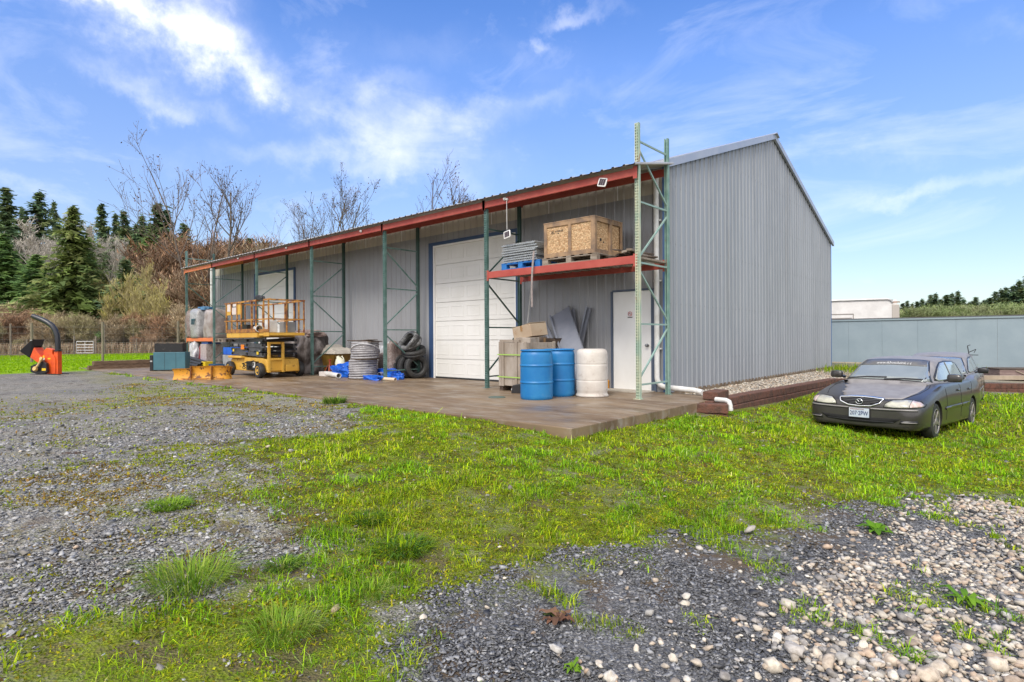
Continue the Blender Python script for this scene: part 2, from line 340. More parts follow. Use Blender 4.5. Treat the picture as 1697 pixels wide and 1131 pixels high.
# bank and bed levels
V=np.stack([X,Y,Z],-1).reshape(-1,3)
i=np.arange(nx-1)[None,:]+nx*np.arange(ny-1)[:,None]; F=np.stack([i,i+1,i+nx+1,i+nx],-1).reshape(-1,4)
def gmat():
    m=bpy.data.materials.new('ground'); m.use_nodes=True; t=m.node_tree; t.nodes.clear(); k=t.nodes.new; l=t.links.new
    o=k('ShaderNodeOutputMaterial'); b=k('ShaderNodeBsdfPrincipled'); l(b.outputs[0],o.inputs[0]); b.inputs['Roughness'].default_value=.85; b.inputs['Specular IOR Level'].default_value=.12
    geo=k('ShaderNodeNewGeometry'); pos=geo.outputs['Position']
    A=k('ShaderNodeVertexColor'); A.layer_name='A'; B=k('ShaderNodeVertexColor'); B.layer_name='B'
    sa=k('ShaderNodeSeparateColor'); l(A.outputs[0],sa.inputs[0]); sb=k('ShaderNodeSeparateColor'); l(B.outputs[0],sb.inputs[0])
    def vor(s,out='Color',f='F1'):
        n=k('ShaderNodeTexVoronoi'); n.feature=f; l(pos,n.inputs['Vector']); n.inputs['Scale'].default_value=s; return n.outputs[out]
    def nz(s,d=6,r=.6):
        n=k('ShaderNodeTexNoise'); l(pos,n.inputs['Vector']); n.inputs['Scale'].default_value=s; n.inputs['Detail'].default_value=d; n.inputs['Roughness'].default_value=r; return n.outputs['Fac']
    def rng(x,a,bb,c=0,d=1):
        n=k('ShaderNodeMapRange'); l(x,n.inputs[0]); n.inputs[1].default_value=a; n.inputs[2].default_value=bb; n.inputs[3].default_value=c; n.inputs[4].default_value=d; return n.outputs[0]
    def mx(f,A_,B_,mode='MIX'):
        n=k('ShaderNodeMix'); n.data_type='RGBA'; n.blend_type=mode
        if isinstance(f,(int,float)): n.inputs['Factor'].default_value=f
        else: l(f,n.inputs['Factor'])
        for nm,x in (('A',A_),('B',B_)):
            if isinstance(x,tuple): n.inputs[nm].default_value=(*x,1)
            else: l(x,n.inputs[nm])
        return n.outputs['Result']
    def mul(a,b_):
        n=k('ShaderNodeMath'); n.operation='MULTIPLY'
        for i_,x in enumerate((a,b_)):
            if isinstance(x,(int,float)): n.inputs[i_].default_value=x
            else: l(x,n.inputs[i_])
        return n.outputs[0]
    sv=k('ShaderNodeSeparateColor'); l(vor(75),sv.inputs[0]); sv2=k('ShaderNodeSeparateColor'); l(vor(26),sv2.inputs[0]); sv3=k('ShaderNodeSeparateColor'); l(vor(8),sv3.inputs[0])
    # left gravel: grey chips with pale and brown ones among them
    gr=mx(sv.outputs[0],(.135,.13,.122),(.36,.35,.335)); gr=mx(rng(nz(.6,7,.7),.38,.62),mx(1.0,gr,(.84,.84,.86),'MULTIPLY'),mx(1.0,gr,(1.2,1.16,1.04),'MULTIPLY')); gr=mx(rng(nz(16,7,.75),.5,.7),gr,mx(1.0,gr,(.55,.54,.52),'MULTIPLY'))
    gr=mx(rng(sv2.outputs[1],.93,.97),gr,(.42,.38,.34)); gr=mx(rng(nz(3.5,6,.7),.60,.72),gr,(.16,.12,.085)); gr=mx(rng(sv3.outputs[0],.95,.99),gr,(.09,.055,.035))
    ch=mx(sv.outputs[1],(.065,.065,.068),(.22,.22,.225)); ch=mx(rng(sv2.outputs[1],.94,.97),ch,(.32,.31,.30))
    base=mx(sa.outputs[2],gr,ch)
    soil=mx(nz(7,7,.7),(.075,.052,.034),(.16,.12,.085))
    base=mx(mul(sb.outputs[1],.9),base,soil)
    pn=mul(sb.outputs[0],rng(nz(18,8,.78),.44,.62)); moss=mx(rng(nz(5,5),.35,.65),(.27,.24,.035),(.15,.19,.025)); moss=mx(rng(nz(11,4),.58,.7),moss,(.30,.17,.035))
    base=mx(pn,base,moss)
    gg=mx(rng(nz(1.3,6,.65),.35,.65),(.14,.21,.012),(.24,.29,.018)); gg=mx(rng(nz(9,6,.7),.55,.75),gg,(.10,.08,.03)); gg=mx(rng(nz(40,3),.3,.7),mx(1.0,gg,(.6,.62,.6),'MULTIPLY'),gg)
    gsoil=mx(nz(9,6,.7),(.10,.09,.035),(.17,.17,.05)); base=mx(mul(sa.outputs[0],rng(nz(3,4,.6),.30,.5)),base,gsoil); base=mx(mul(sa.outputs[0],rng(nz(26,6,.75),.36,.56)),base,gg); base=mx(mul(sb.outputs[1],.8),base,soil)
    lw=mx(rng(nz(.35,6,.6),.35,.65),(.20,.36,.005),(.29,.44,.005)); lw=mx(rng(nz(6,6,.7),.5,.75),lw,(.13,.24,.02))
    base=mx(sa.outputs[1],base,lw)
    # woodland floor far away
    d=k('ShaderNodeVectorMath'); d.operation='DISTANCE'; l(pos,d.inputs[0]); d.inputs[1].default_value=CAM
    wf=mx(rng(nz(.4,6,.7),.35,.65),(.14,.10,.055),(.19,.155,.09)); base=mx(rng(d.outputs['Value'],49,54),base,wf)
    l(base,b.inputs['Base Color'])
    bn=k('ShaderNodeBump'); bn.inputs['Strength'].default_value=1; bn.inputs['Distance'].default_value=.012
    ad=k('ShaderNodeMath'); ad.operation='ADD'; l(vor(75,'Distance'),ad.inputs[0]); l(mul(sv.outputs[2],.9),ad.inputs[1]); l(ad.outputs[0],bn.inputs['Height']); l(bn.outputs[0],b.inputs['Normal'])
    return m
npmesh('ground',V,F,gmat(),smooth=True,attr={'A':np.stack([Gm,LW,K,Pb],-1).reshape(-1,4),'B':np.stack([Mo,Di],-1).reshape(-1,2)})['kind']='structure'
# ---------------------------------------------------------------- scatter: stones, chips, moss, grass
rng_=np.random.default_rng(5)
def pts(d0,d1,dens,fov=1.02):
    a=.5*(2*fov)*(d1*d1-d0*d0); n=int(a*dens); r=np.sqrt(rng_.uniform(d0*d0,d1*d1,n)); t=rng_.uniform(-fov,fov,n)-YAW
    x=CAM[0]+np.sin(t)*r; y=CAM[1]+np.cos(t)*r
    ok=~((x<1.0)&(x>-21.2)&(y>-3.42)) & ~((x<1.3)&(x>-24)&(y>-.3))
    return x[ok],y[ok],r[ok]
def rotm(n,tilt=1.0):
    a=rng_.uniform(0,6.283,n); b=rng_.normal(0,tilt,n); c=rng_.normal(0,tilt,n)
    ca,sa_,cb,sb_,cc,sc_=np.cos(a),np.sin(a),np.cos(b),np.sin(b),np.cos(c),np.sin(c); Rm=np.zeros((n,3,3))
    Rm[:,0,0]=ca*cb;Rm[:,0,1]=ca*sb_*sc_-sa_*cc;Rm[:,0,2]=ca*sb_*cc+sa_*sc_
    Rm[:,1,0]=sa_*cb;Rm[:,1,1]=sa_*sb_*sc_+ca*cc;Rm[:,1,2]=sa_*sb_*cc-ca*sc_
    Rm[:,2,0]=-sb_;Rm[:,2,1]=cb*sc_;Rm[:,2,2]=cb*cc
    return Rm
def stones(name,x,y,size,cols,m,proto,faces,flat,jit,tilt,label,smooth,z0=None,cat='gravel'):
    n=len(x); P=proto[None]*(1+rng_.normal(0,jit,(n,len(proto),1)))+rng_.normal(0,jit*.5,(n,len(proto),3))
    s=size[:,None]*np.stack([rng_.uniform(.8,1.35,n),rng_.uniform(.65,1.0,n),rng_.uniform(.6,1.1,n)*flat],-1)
    P=P*s[:,None,:]; P=np.einsum('nij,nkj->nki',rotm(n,tilt),P)
    zz=(g(x,y) if z0 is None else z0)+size*flat*rng_.uniform(.1,.7,n)
    P=P+np.stack([x,y,zz],-1)[:,None,:]
    k=len(proto); F=(faces[None]+k*np.arange(n)[:,None,None]).reshape(-1,faces.shape[1])
    o=npmesh(name,P.reshape(-1,3),F,m,np.repeat(cols,k,0),smooth=smooth); tag(o,label,cat,kind='stuff'); return o
def pal(n,L_,var=.12):
    c=np.array(L_)[rng_.integers(0,len(L_),n)]; return np.clip(c*(1+rng_.normal(0,var,(n,1))),.005,.9)
cube=np.array([(-1,-1,-1),(1,-1,-1),(1,1,-1),(-1,1,-1),(-1,-1,1),(1,-1,1),(1,1,1),(-1,1,1)],float)*.5
cubef=np.array([(3,2,1,0),(4,5,6,7),(0,1,5,4),(1,2,6,5),(2,3,7,6),(3,0,4,7)])
def ico(sub):
    bm=bmesh.new(); bmesh.ops.create_icosphere(bm,subdivisions=sub,radius=.5); v=np.array([tuple(q.co) for q in bm.verts]); bm.verts.index_update(); f=np.array([[q.index for q in a.verts] for a in bm.faces]); bm.free(); return v,f
m_stone=mat('river_stone',(.5,.5,.5),rough=.75,attr='Col',c2=(.72,.70,.68),scale=40,bump=.15,bscale=150)
m_chip=mat('stone_chip',(.1,.1,.1),rough=.65,attr='Col',c2=(.7,.7,.72),scale=60)
# dark crushed chips
xs_,ys_,cs_,ss_=[],[],[],[]
for d0,d1,de,sz in ((1.2,2.4,11000,.0072),(2.4,4.0,7000,.0085),(4.0,6.5,3000,.0105),(6.5,12,560,.015)):
    x,y,r=pts(d0,d1,de); G_,LW_,K_,P_,M_,D_=masks(x,y); n_=len(x)
    keepK=(rng_.random(n_)<K_*.95); keepL=(rng_.random(n_)<(1-K_)*S((-sdf(GRASS,x,y)+.8)/1.5)*np.clip(1-G_*.98,.0,1)*.85*(1-.5*D_)*(1-.35*M_)*(1-S((r-8)/3)*.8))|(rng_.random(n_)<.03*(1-K_)*D_)
    for kp,L_ in ((keepK,[(.07,.07,.073),(.13,.13,.134),(.20,.20,.203),(.33,.33,.33),(.105,.105,.108),(.16,.16,.163)]),(keepL,[(.18,.175,.17),(.26,.255,.245),(.34,.335,.325),(.13,.13,.13),(.24,.22,.19),(.44,.43,.41),(.30,.295,.285)])):
        xs_.append(x[kp]); ys_.append(y[kp]); c=pal(kp.sum(),L_,.15); cs_.append(c); ss_.append(sz*rng_.lognormal(0,.35,kp.sum())*1.25)
x,y,c,s=map(np.concatenate,(xs_,ys_,cs_,ss_)); print('chips',len(x))
stones('gravel_chips',x,y,s,c,m_chip,cube,cubef,.36,.24,.32,'crushed grey stone chips spread over the yard',False)
wcl=lambda x,y: fbm(x*2.6,y*2.6,3,77)
# rounded river pebbles
PC=[(.54,.47,.38),(.48,.40,.31),(.40,.37,.34),(.60,.54,.45),(.48,.36,.26),(.29,.27,.25),(.56,.50,.41),(.42,.40,.37),(.44,.35,.27),(.23,.20,.17),(.60,.56,.49),(.50,.42,.33)]
for d0,d1,de,sub in ((1.2,3.6,2100,2),(3.6,9.0,1800,1)):
    x,y,r=pts(d0,d1,de); G_,LW_,K_,P_,M_,D_=masks(x,y); n_=len(x)
    kp=rng_.random(n_)<np.where(K_>.3,np.maximum(P_*(.62+.6*S((fbm(x*2.1,y*2.1,3,19)-.33)/.22)),.014),.003*(1-.6*G_))*(1-.7*S((wcl(x,y)-.60)/.05)); x,y=x[kp],y[kp]
    v_,f_=ico(sub); stones('river_pebbles',x,y,.026*rng_.lognormal(0,.40,len(x)),pal(len(x),PC,.14),m_stone,v_,f_,.62,.09,.30,'rounded tan and grey river pebbles heaped on the yard' if sub==2 else 'rounded tan river pebbles farther back on the yard',True); print('peb',len(x))
def blades(name,x,y,z,h,wd,cols,m,lean=.35,label='',cat='grass',kind='stuff',parent=None,phi=None,lf=None):
    n=len(x); a=rng_.uniform(0,6.283,n) if phi is None else phi; tx=-np.sin(a)*wd/2; ty=np.cos(a)*wd/2
    b=np.abs(rng_.normal(0,lean,n))+.12 if lf is None else lf
    dx,dy=np.cos(a)*b*h,np.sin(a)*b*h
    P=np.zeros((n,5,3)); P[:,0]=np.stack([x-tx,y-ty,z],-1); P[:,1]=np.stack([x+tx,y+ty,z],-1)
    P[:,2]=np.stack([x-tx*.8+dx*.35,y-ty*.8+dy*.35,z+h*.6],-1); P[:,3]=np.stack([x+tx*.8+dx*.35,y+ty*.8+dy*.35,z+h*.6],-1)
    P[:,4]=np.stack([x+dx,y+dy,z+h*np.clip(1.02-.35*b,.35,1)],-1)
    F=(np.array([(0,1,3),(0,3,2),(2,3,4)])[None]+5*np.arange(n)[:,None,None]).reshape(-1,3)
    o=npmesh(name,P.reshape(-1,3),F,m,np.repeat(cols,5,0),parent=parent)
    if kind: tag(o,label,cat,kind=kind)
    return o
m_grass=mat('grass_blade',(.2,.3,.03),rough=.55,attr='Col',spec=.12,trans=.35)
GC=[(.19,.30,.004),(.28,.40,.004),(.12,.22,.006),(.36,.46,.006),(.17,.29,.006),(.36,.43,.012),(.09,.18,.008),(.22,.36,.005),(.12,.22,.01),(.36,.36,.08),(.24,.38,.004)]
xs_=[];acc_=[]
for d0,d1,de,hh,ww in ((1.3,3,6200,.048,.0036),(3,5,5600,.048,.0050),(5,8,3600,.048,.0072),(8,13,1700,.05,.011),(13,24,420,.075,.02)):
    x,y,r=pts(d0,d1,de); G_,LW_,K_,P_,M_,D_=masks(x,y); n_=len(x); pt=fbm(x*1.7,y*1.7,3,41)
    pr=S(G_*1.6)*(1-.6*D_)*(.62+.9*S((pt-.3)/.3)); far_=S((sdf(GRASS,x,y)-.6)/1.5)
    # thin weeds dotted over the dark chips
    wc=fbm(x*2.6,y*2.6,3,77); pr=np.maximum(pr,S((wc-.655)/.05)*K_*(r>2.0)*(r<9)); pr=pr*(1-.95*K_*(wc<.645))
    kp=rng_.random(n_)<pr; x,y,r,pt,far_=x[kp],y[kp],r[kp],pt[kp],far_[kp]; n_=len(x)
    cl_=fbm(x*5.5,y*5.5,3,87); h=.72*hh*rng_.lognormal(-.25,.42,n_)*(.55+.5*pt)*(.35+1.6*S((cl_-.38)/.3))*(1+.35*far_*S((r-6)/4)); acc_.append((x,y,g(x,y)-.004,h,ww*rng_.uniform(.7,1.4,n_),np.array([1.14,1.14,1.6])*pal(n_,GC,.18)*(.62+.5*fbm(x*.9,y*.9,3,51)+.9*(fbm(x*8,y*8,3,53)-.42))[:,None]*1.22*np.stack([.82+.26*S((fbm(x*1.4,y*1.4,4,57)-.36)/.3),np.ones(n_),np.ones(n_)],-1)))
x,y,z,h,wd,c=map(np.concatenate,zip(*acc_)); print('blades',len(x))
blades('grass',x,y,z,h,wd,c,m_grass,lean=.95,label='short bright green grass growing across the yard')
# lawn beyond the gravel
x,y,r=pts(19,58,42); kp=masks(x,y)[1]>rng_.random(len(x)); kp&=~((x>-21.5)); x,y,r=x[kp],y[kp],r[kp]
blades('lawn_grass',x,y,g(x,y)-.01,.07*rng_.lognormal(0,.25,len(x)),.05*np.ones(len(x)),pal(len(x),[(.22,.40,.005),(.30,.47,.005),(.25,.42,.008)],.08),m_grass,label='mown bright lawn in the field beyond the gravel')
# moss and clover flecks
acc_=[]
for d0,d1,de,ww in ((1.3,3,7000,.0075),(3,5.5,5200,.0100),(5.5,9,2700,.0125),(9,18,900,.017)):
    x,y,r=pts(d0,d1,de); G_,LW_,K_,P_,M_,D_=masks(x,y); n_=len(x); q=fbm(x*5,y*5,3,91)
    kp=rng_.random(n_)<np.maximum(M_*(1-K_)*S((q-.34)/.22),G_*.95*S((fbm(x*9,y*9,2,99)-.28)/.2))*(1-K_*.95); x,y=x[kp],y[kp]; n_=len(x); hue=fbm(x*1.3,y*1.3,3,61)[:,None]
    cA=pal(n_,[(.36,.38,.012),(.26,.34,.012),(.38,.33,.02),(.20,.28,.012),(.30,.38,.012)],.15); cB=pal(n_,[(.38,.25,.03),(.34,.28,.03),(.26,.15,.04)],.15); cc=np.where(S((hue-.54)/.08)*(1-.85*G_[kp][:,None])>rng_.random((n_,1)),cB,cA)
    acc_.append((x,y,g(x,y)+.002,ww*rng_.lognormal(-.1,.5,n_),ww*rng_.lognormal(-.2,.4,n_),cc*(.45+.85*S((fbm(x*16,y*16,2,95)-.25)/.5))[:,None]))
x,y,z,h,wd,c=map(np.concatenate,zip(*acc_)); print('moss',len(x))
blades('moss',x,y,z,h,wd,c,m_grass,lean=1.2,label='yellow green moss and clover creeping over the gravel',cat='moss')
# individual tufts and weeds
def tuft(name,label,x,y,rad,h,n,cols,wd=.005,cat='tuft',lean=.7):
    a=rng_.uniform(0,6.283,n); r=rad*np.sqrt(rng_.random(n))*.6; px,py=r*np.cos(a),r*np.sin(a)
    phi=a+rng_.normal(0,.5,n); lf=np.abs(rng_.normal(0,.25,n))+lean*(r/rad)*1.3+.15
    o=blades(name,px,py,np.zeros(n)-.004,h*rng_.lognormal(-.2,.3,n),wd*rng_.uniform(.7,1.3,n),pal(n,cols,.12),m_grass,kind=None,phi=phi,lf=lf)
    o.location=(x,y,gz(x,y)); tag(o,label,cat); return o
bright=[(.20,.34,.03),(.28,.42,.04),(.15,.28,.03),(.36,.42,.08)]; dark=[(.06,.14,.02),(.09,.19,.02),(.05,.11,.02),(.13,.24,.03)]
tuft('grass_tuft','large spiky bright green grass tuft on the grey gravel at lower left',1.78,-7.90,.30,.15,520,bright,.0048,lean=1.3)
tuft('grass_tuft','compact dark green tuft on gravel between the spiky tuft and the lawn',1.90,-7.45,.15,.055,330,dark+bright,.006,lean=1.5)
tuft('grass_tuft','broad bright green clump alone on the gravel above the spiky tuft',.60,-7.62,.20,.06,420,bright[:3],.008,lean=1.4)
tuft('grass_tuft','dark bushy tuft in the grass, farther of the dark pair',1.62,-6.68,.20,.06,420,dark+GC[:3],.007,lean=1.5)
tuft('grass_tuft','dark bushy tuft in the grass, nearer of the dark pair',2.15,-6.78,.27,.07,560,dark+GC[:3],.007,lean=1.6)
tuft('grass_tuft','green tuft growing against the front edge of the concrete slab',-4.0,-3.55,.30,.13,420,dark+bright,.009)
tuft('grass_tuft','upright yellow green tuft at the bottom edge left of centre',2.50,-7.75,.24,.11,330,bright,.004,lean=1.2)
tuft('grass_tuft','pale green tuft on bare ground below the two dark tufts',2.45,-7.25,.20,.07,260,bright,.004,lean=1.3)
def rosette(label,x,y,rad,n,cols,wd):
    mb=MB(); 
    vs=[];fs=[];cc=[]
    for k in range(n):
        a=k*2.4+random.uniform(-.3,.3); l_=rad*random.uniform(.6,1.1); ca,sa_=math.cos(a),math.sin(a); up=random.uniform(.15,.5); b=len(vs)
        for j,(t,wq) in enumerate(((.1,.25),(.35,.9),(.6,1),(.85,.6),(1,.05))):
            for s_ in (-1,0,1): vs.append((ca*t*l_-sa_*s_*wq*wd/2,sa_*t*l_+ca*s_*wq*wd/2,.01+up*l_*math.sin(t*2.6)+abs(s_)*.01*math.sin(t*9+k)))
        for j in range(4):
            for q in (0,1): fs.append((b+j*3+q,b+j*3+q+1,b+j*3+q+4,b+j*3+q+3))
        cc+= [random.choice(cols)]*15
    o=npmesh('weed',np.array(vs),np.array(fs),m_grass,np.array(cc),smooth=True); o.location=(x,y,gz(x,y)); return tag(o,label,'weed')
rosette('reddish brown dock leaves lying on the dark stone chips',3.32,-6.69,.10,13,[(.22,.11,.07),(.16,.09,.06),(.28,.16,.10),(.12,.15,.04)],.035)
rosette('broad leafed green weed among the river pebbles',4.85,-4.9,.15,11,[(.12,.26,.03),(.18,.34,.03)],.035)
rosette('small green leafy weed on the dark chips below the reddish dock',3.62,-6.98,.06,9,[(.20,.36,.03),(.16,.30,.03)],.018)
rosette('low light green weed at the edge of the chips near the car side grass',4.25,-3.9,.13,12,[(.14,.30,.02),(.10,.22,.02)],.05)
# ---------------------------------------------------------------- materials for the place
M={}
M['wall']=mat('grey_steel_siding',(.30,.318,.345),rough=.42,c2=(.262,.278,.302),scale=1.3,spec=.5,c3=(.325,.338,.36),bump=.12,bscale=1.6,stretch=(1,1,.12),rust=(.27,.265,.26),rl=.62,rh=.85,rs=1.1)
M['wallf']=mat('grey_steel_siding_front',(.305,.308,.322),rough=.4,c2=(.26,.262,.272),scale=.8,spec=.5,stretch=(1,1,.35))
M['trimblue']=mat('blue_trim',(.06,.13,.30),rough=.45,c2=(.07,.145,.32),scale=2)
M['flash']=mat('grey_flashing',(.36,.39,.45),rough=.35,metal=.2,c2=(.42,.44,.48),scale=2)
M['whitedoor']=mat('white_door_paint',(.80,.795,.78),rough=.45,c2=(.74,.73,.71),scale=1.5,stretch=(1,1,.5))
M['ohd']=mat('off_white_door_panel',(.71,.70,.68),rough=.5,c2=(.65,.64,.61),scale=1.0,stretch=(1,1,.4))
M['pvc']=mat('white_pvc',(.72,.72,.71),rough=.4,c2=(.60,.59,.56),scale=5)
M['navyt']=mat('navy_door_trim',(.03,.065,.15),rough=.45,c2=(.035,.075,.17),scale=2)
M['galv']=mat('galvanised_sheet',(.50,.50,.49),rough=.45,metal=.35,c2=(.40,.40,.40),scale=2.5)
M['soffit']=mat('roof_sheet_underside',(.44,.42,.38),rough=.6,c2=(.36,.34,.30),scale=1.5)
M['green']=mat('teal_rack_paint',(.07,.145,.125),rough=.5,c2=(.13,.22,.20),scale=5,rust=(.20,.09,.04),rl=.70,rh=.74,rs=9)  # rack green; its lighter mottle stands in for glints on the front posts
M['greenold']=mat('faded_green_rack_paint',(.30,.42,.33),rough=.6,c2=(.60,.58,.40),scale=4,stretch=(1,1,.4),rust=(.26,.11,.05),rl=.585,rh=.64,rs=5)
M['brace']=mat('pale_green_brace_paint',(.27,.40,.36),rough=.5,c2=(.26,.36,.31),scale=6)
M['greend']=mat('dark_brace_shaded_post_green',(.028,.065,.055),rough=.5,c2=(.045,.09,.075),scale=5)  # dark green of one frame's braces; on rear posts it paints in shade
M['red']=mat('red_beam_paint',(.36,.055,.04),rough=.55,c2=(.42,.085,.06),scale=1.8,rust=(.22,.08,.05),rl=.66,rh=.74,rs=5)
M['orange']=mat('orange_beam_paint',(.72,.20,.06),rough=.5,c2=(.62,.17,.06),scale=4,rust=(.3,.12,.05),rl=.62,rh=.68,rs=7)
M['metal']=mat('worn_metal',(.3,.3,.3),rough=.35,metal=.9)
M['black']=mat('black_rubber',(.018,.018,.019),rough=.6,c2=(.035,.034,.033),scale=8)
M['blackp']=mat('black_paint',(.015,.015,.017),rough=.35)
M['wood']=mat('old_grey_wood',(.20,.155,.115),rough=.85,c2=(.32,.27,.22),scale=3,stretch=(1,8,8),bump=.3,bscale=30)
M['wooddark']=mat('dark_wet_wood',(.055,.038,.028),rough=.8,c2=(.12,.085,.06),scale=4,stretch=(1,6,6),bump=.3,bscale=30)
# ---------------------------------------------------------------- concrete slab
def slabmat():
    m=mat('stained_concrete',(.255,.18,.11),rough=.5,c2=(.125,.08,.045),scale=.9,detail=10,lo=.36,hi=.64,c3=(.30,.26,.215),rust=(.33,.13,.04),rl=.66,rh=.80,rs=.5,bump=.15,bscale=60,stretch=(.4,1.7,1))
    t=m.node_tree; b=[n for n in t.nodes if n.type=='BSDF_PRINCIPLED'][0]
    n=t.nodes.new('ShaderNodeTexNoise'); n.inputs['Scale'].default_value=1.1; n.inputs['Detail'].default_value=6
    r=t.nodes.new('ShaderNodeMapRange'); r.inputs[1].default_value=.35; r.inputs[2].default_value=.6; r.inputs[3].default_value=.28; r.inputs[4].default_value=.7
    tc_=[q for q in t.nodes if q.type=='TEX_COORD'][0]; t.links.new(tc_.outputs['Object'],n.inputs['Vector']); t.links.new(n.outputs[0],r.inputs[0]); t.links.new(r.outputs[0],b.inputs['Roughness']); return m
M['slab']=slabmat()
mb=MB(); jx=[-23.2,-19.6,-16,-12.4,-8.8,-5.2,-1.9,1.02]
for a,b in zip(jx[:-1],jx[1:]): 
    pass
mb.bb(-23.2,1.02,-3.40,1.46,-.32,0)
tag(mb.build('concrete_slab',M['slab'],bevel=.012),kind='structure')
mb=MB(); mb.bb(-22.3,-.12,1.62,13.8,-.3,.03); tag(mb.build('building_footing',M['slab']),kind='structure')
# ---------------------------------------------------------------- building
YF,YB,XL,XR=1.475,14.02,-22.30,-.135; ZF,ZR,ZB=4.48,6.61,4.44; YR=7.72
B=thing('metal_building','long grey ribbed steel building with a peaked roof, white doors and blue trim','building',(-11,7,0))
def loc(o): o.location=Vector(o.location)-Vector((-11,7,0)); return o
def topz(y): return ZF+(ZR-ZF)*(y-YF)/(YR-YF) if y<YR else ZR+(ZB-ZR)*(y-YR)/(YB-YR)
def ribs(a,b,step=.2286,extra=()):
    P=[]; n=int((b-a)/step)+2
    for i in range(n):
        c=a+.12+i*step
        for d,o in ((-.034,0),(-.017,.021),(.017,.021),(.034,0)): 
            if a<c+d<b: P.append((c+d,o))
        c2=c+step/2
        for d,o in ((-.014,0),(-.007,.003),(.007,.003),(.014,0)):
            if a<c2+d<b: P.append((c2+d,o))
    P.append((a,0));P.append((b,0))
    for e in extra: P.append((e-1e-4,0));P.append((e+1e-4,0))
    return sorted(P)
mb=MB(); P=ribs(YF,YB)
P=sorted(P+[(YR,0)])
for (y0,o0),(y1,o1) in zip(P[:-1],P[1:]):
    n=len(mb.v); mb.v+=[(XR+o0,y0,.0),(XR+o1,y1,.0),(XR+o1,y1,topz(y1)),(XR+o0,y0,topz(y0))]; mb.f.append((n,n+1,n+2,n+3)); mb.m.append(0)
gw=loc(mb.build('gable_wall',M['wall'],B)); 
M['trimscrew']=mat('screw_head',(.22,.23,.25))
mb=MB()
for z in (.62,1.75,2.95,4.1,5.15):
    y=YF+.12-.06
    while y<YB-.05:
        if z<topz(y)-.1: mb.box(XR+.004,y,z,.008,.014,.014); 
        y+=.2286
laps=MB(); q_=YF+.16
while q_<YB-.2:
    laps.bb(XR+.0,XR+.023,q_,q_+.012,0,topz(q_)-.04); q_+=.9144
laps.split('sheet_lap',M['wall'],B,offset=(11,-7,0))
loc(mb.build('screw_row',M['trimscrew'],B)).__setitem__('kind','stuff')
ops=[(-7.19,-4.12,3.66),(-18.12,-15.05,3.66),(-1.45,-.47,2.06)]
mb=MB(); ex=[e for o in ops for e in o[:2]]; P=ribs(XL,XR-.0,extra=ex); P=[(x,0 if any(o[0]-.05<x<o[1]+.05 for o in ops) and False else o_) for x,o_ in P]
for (x0,o0),(x1,o1) in zip(P[:-1],P[1:]):
    if x1-x0<1e-6: continue
    c=(x0+x1)/2; zb=0.0
    for o in ops:
        if o[0]<c<o[1]: zb=o[2]
    n=len(mb.v); mb.v+=[(x1,YF-o1,zb),(x0,YF-o0,zb),(x0,YF-o0,3.975),(x1,YF-o1,3.975)]; mb.f.append((n+1,n,n+3,n+2)); mb.m.append(0)
loc(mb.build('front_wall',M['wallf'],B))
mb=MB()
for (x0,o0),(x1,o1) in zip(P[:-1],P[1:]):
    if x1-x0<1e-6: continue
    n=len(mb.v); mb.v+=[(x1,YF-o1-.004,3.96),(x0,YF-o0-.004,3.96),(x0,YF-o0-.004,ZF-.02),(x1,YF-o1-.004,ZF-.02)]; mb.f.append((n+1,n,n+3,n+2)); mb.m.append(0)
loc(mb.build('light_strip',mat('pale_translucent_siding',(.50,.46,.39),rough=.5,c2=(.44,.40,.34),scale=1.2,stretch=(1,1,.5)),B))
mb=MB()
for k in range(12): x=XL+.9+k*1.83; mb.bb(x-.012,x+.012,YF-.03,YF-.024,3.96,ZF-.03)
mb.split('strip_lap',M['whitedoor'],B,offset=(11,-7,0))
mb=MB(); mb.bb(XL-.02,XL,YF,YB,0,4.4); mb.prism([(YF,4.4),(YR,ZR-.05),(YB,4.4)],'x',XL-.02,XL)
loc(mb.build('far_end_wall',M['wall'],B))
mb=MB(); mb.bb(XL,XR-.03,YB-.03,YB,0,ZB-.02); loc(mb.build('back_wall',M['wall'],B))
# roof sheets
def sheet(mb,x0,x1,y0,z0,y1,z1,step=.2286,th=.0,h=.022):
    P=ribs(x0,x1,step)
    for (a,oa),(b,ob) in zip(P[:-1],P[1:]):
        oa=oa/.021*h;ob=ob/.021*h
        n=len(mb.v); mb.v+=[(a,y0,z0+oa),(b,y0,z0+ob),(b,y1,z1+ob),(a,y1,z1+oa)]; mb.f.append((n,n+1,n+2,n+3)); mb.m.append(0)
mb=MB(); sheet(mb,XL-.1,XR+.06,YF-.12,ZF+.02,YR,ZR+.07); sheet(mb,XL-.1,XR+.06,YR,ZR+.07,YB+.15,ZB+.02); loc(mb.build('roof',M['galv'],B))
mb=MB()
def rake(mb,y0,z0,y1,z1,hh=.155):
    mb.add([(XR+.03,y0,z0-.05),(XR+.09,y0,z0-.05),(XR+.09,y1,z1-.05),(XR+.03,y1,z1-.05),(XR+.03,y0,z0+hh-.05),(XR+.09,y0,z0+hh-.05),(XR+.09,y1,z1+hh-.05),(XR+.03,y1,z1+hh-.05)],[(0,3,2,1),(4,5,6,7),(0,1,5,4),(1,2,6,5),(2,3,7,6),(3,0,4,7)])
rake(mb,YF-.14,ZF-.03,YR-.01,ZR); rake(mb,YR+.01,ZR,YB+.16,ZB-.05)
loc(mb.build('rake_trim',M['flash'],B))
mb=MB(); mb.prism([(YR-.22,ZR+.02),(YR,ZR+.10),(YR+.22,ZR+.02),(YR,ZR+.125)],'x',XL-.1,XR+.14); loc(mb.build('ridge_cap',M['flash'],B))
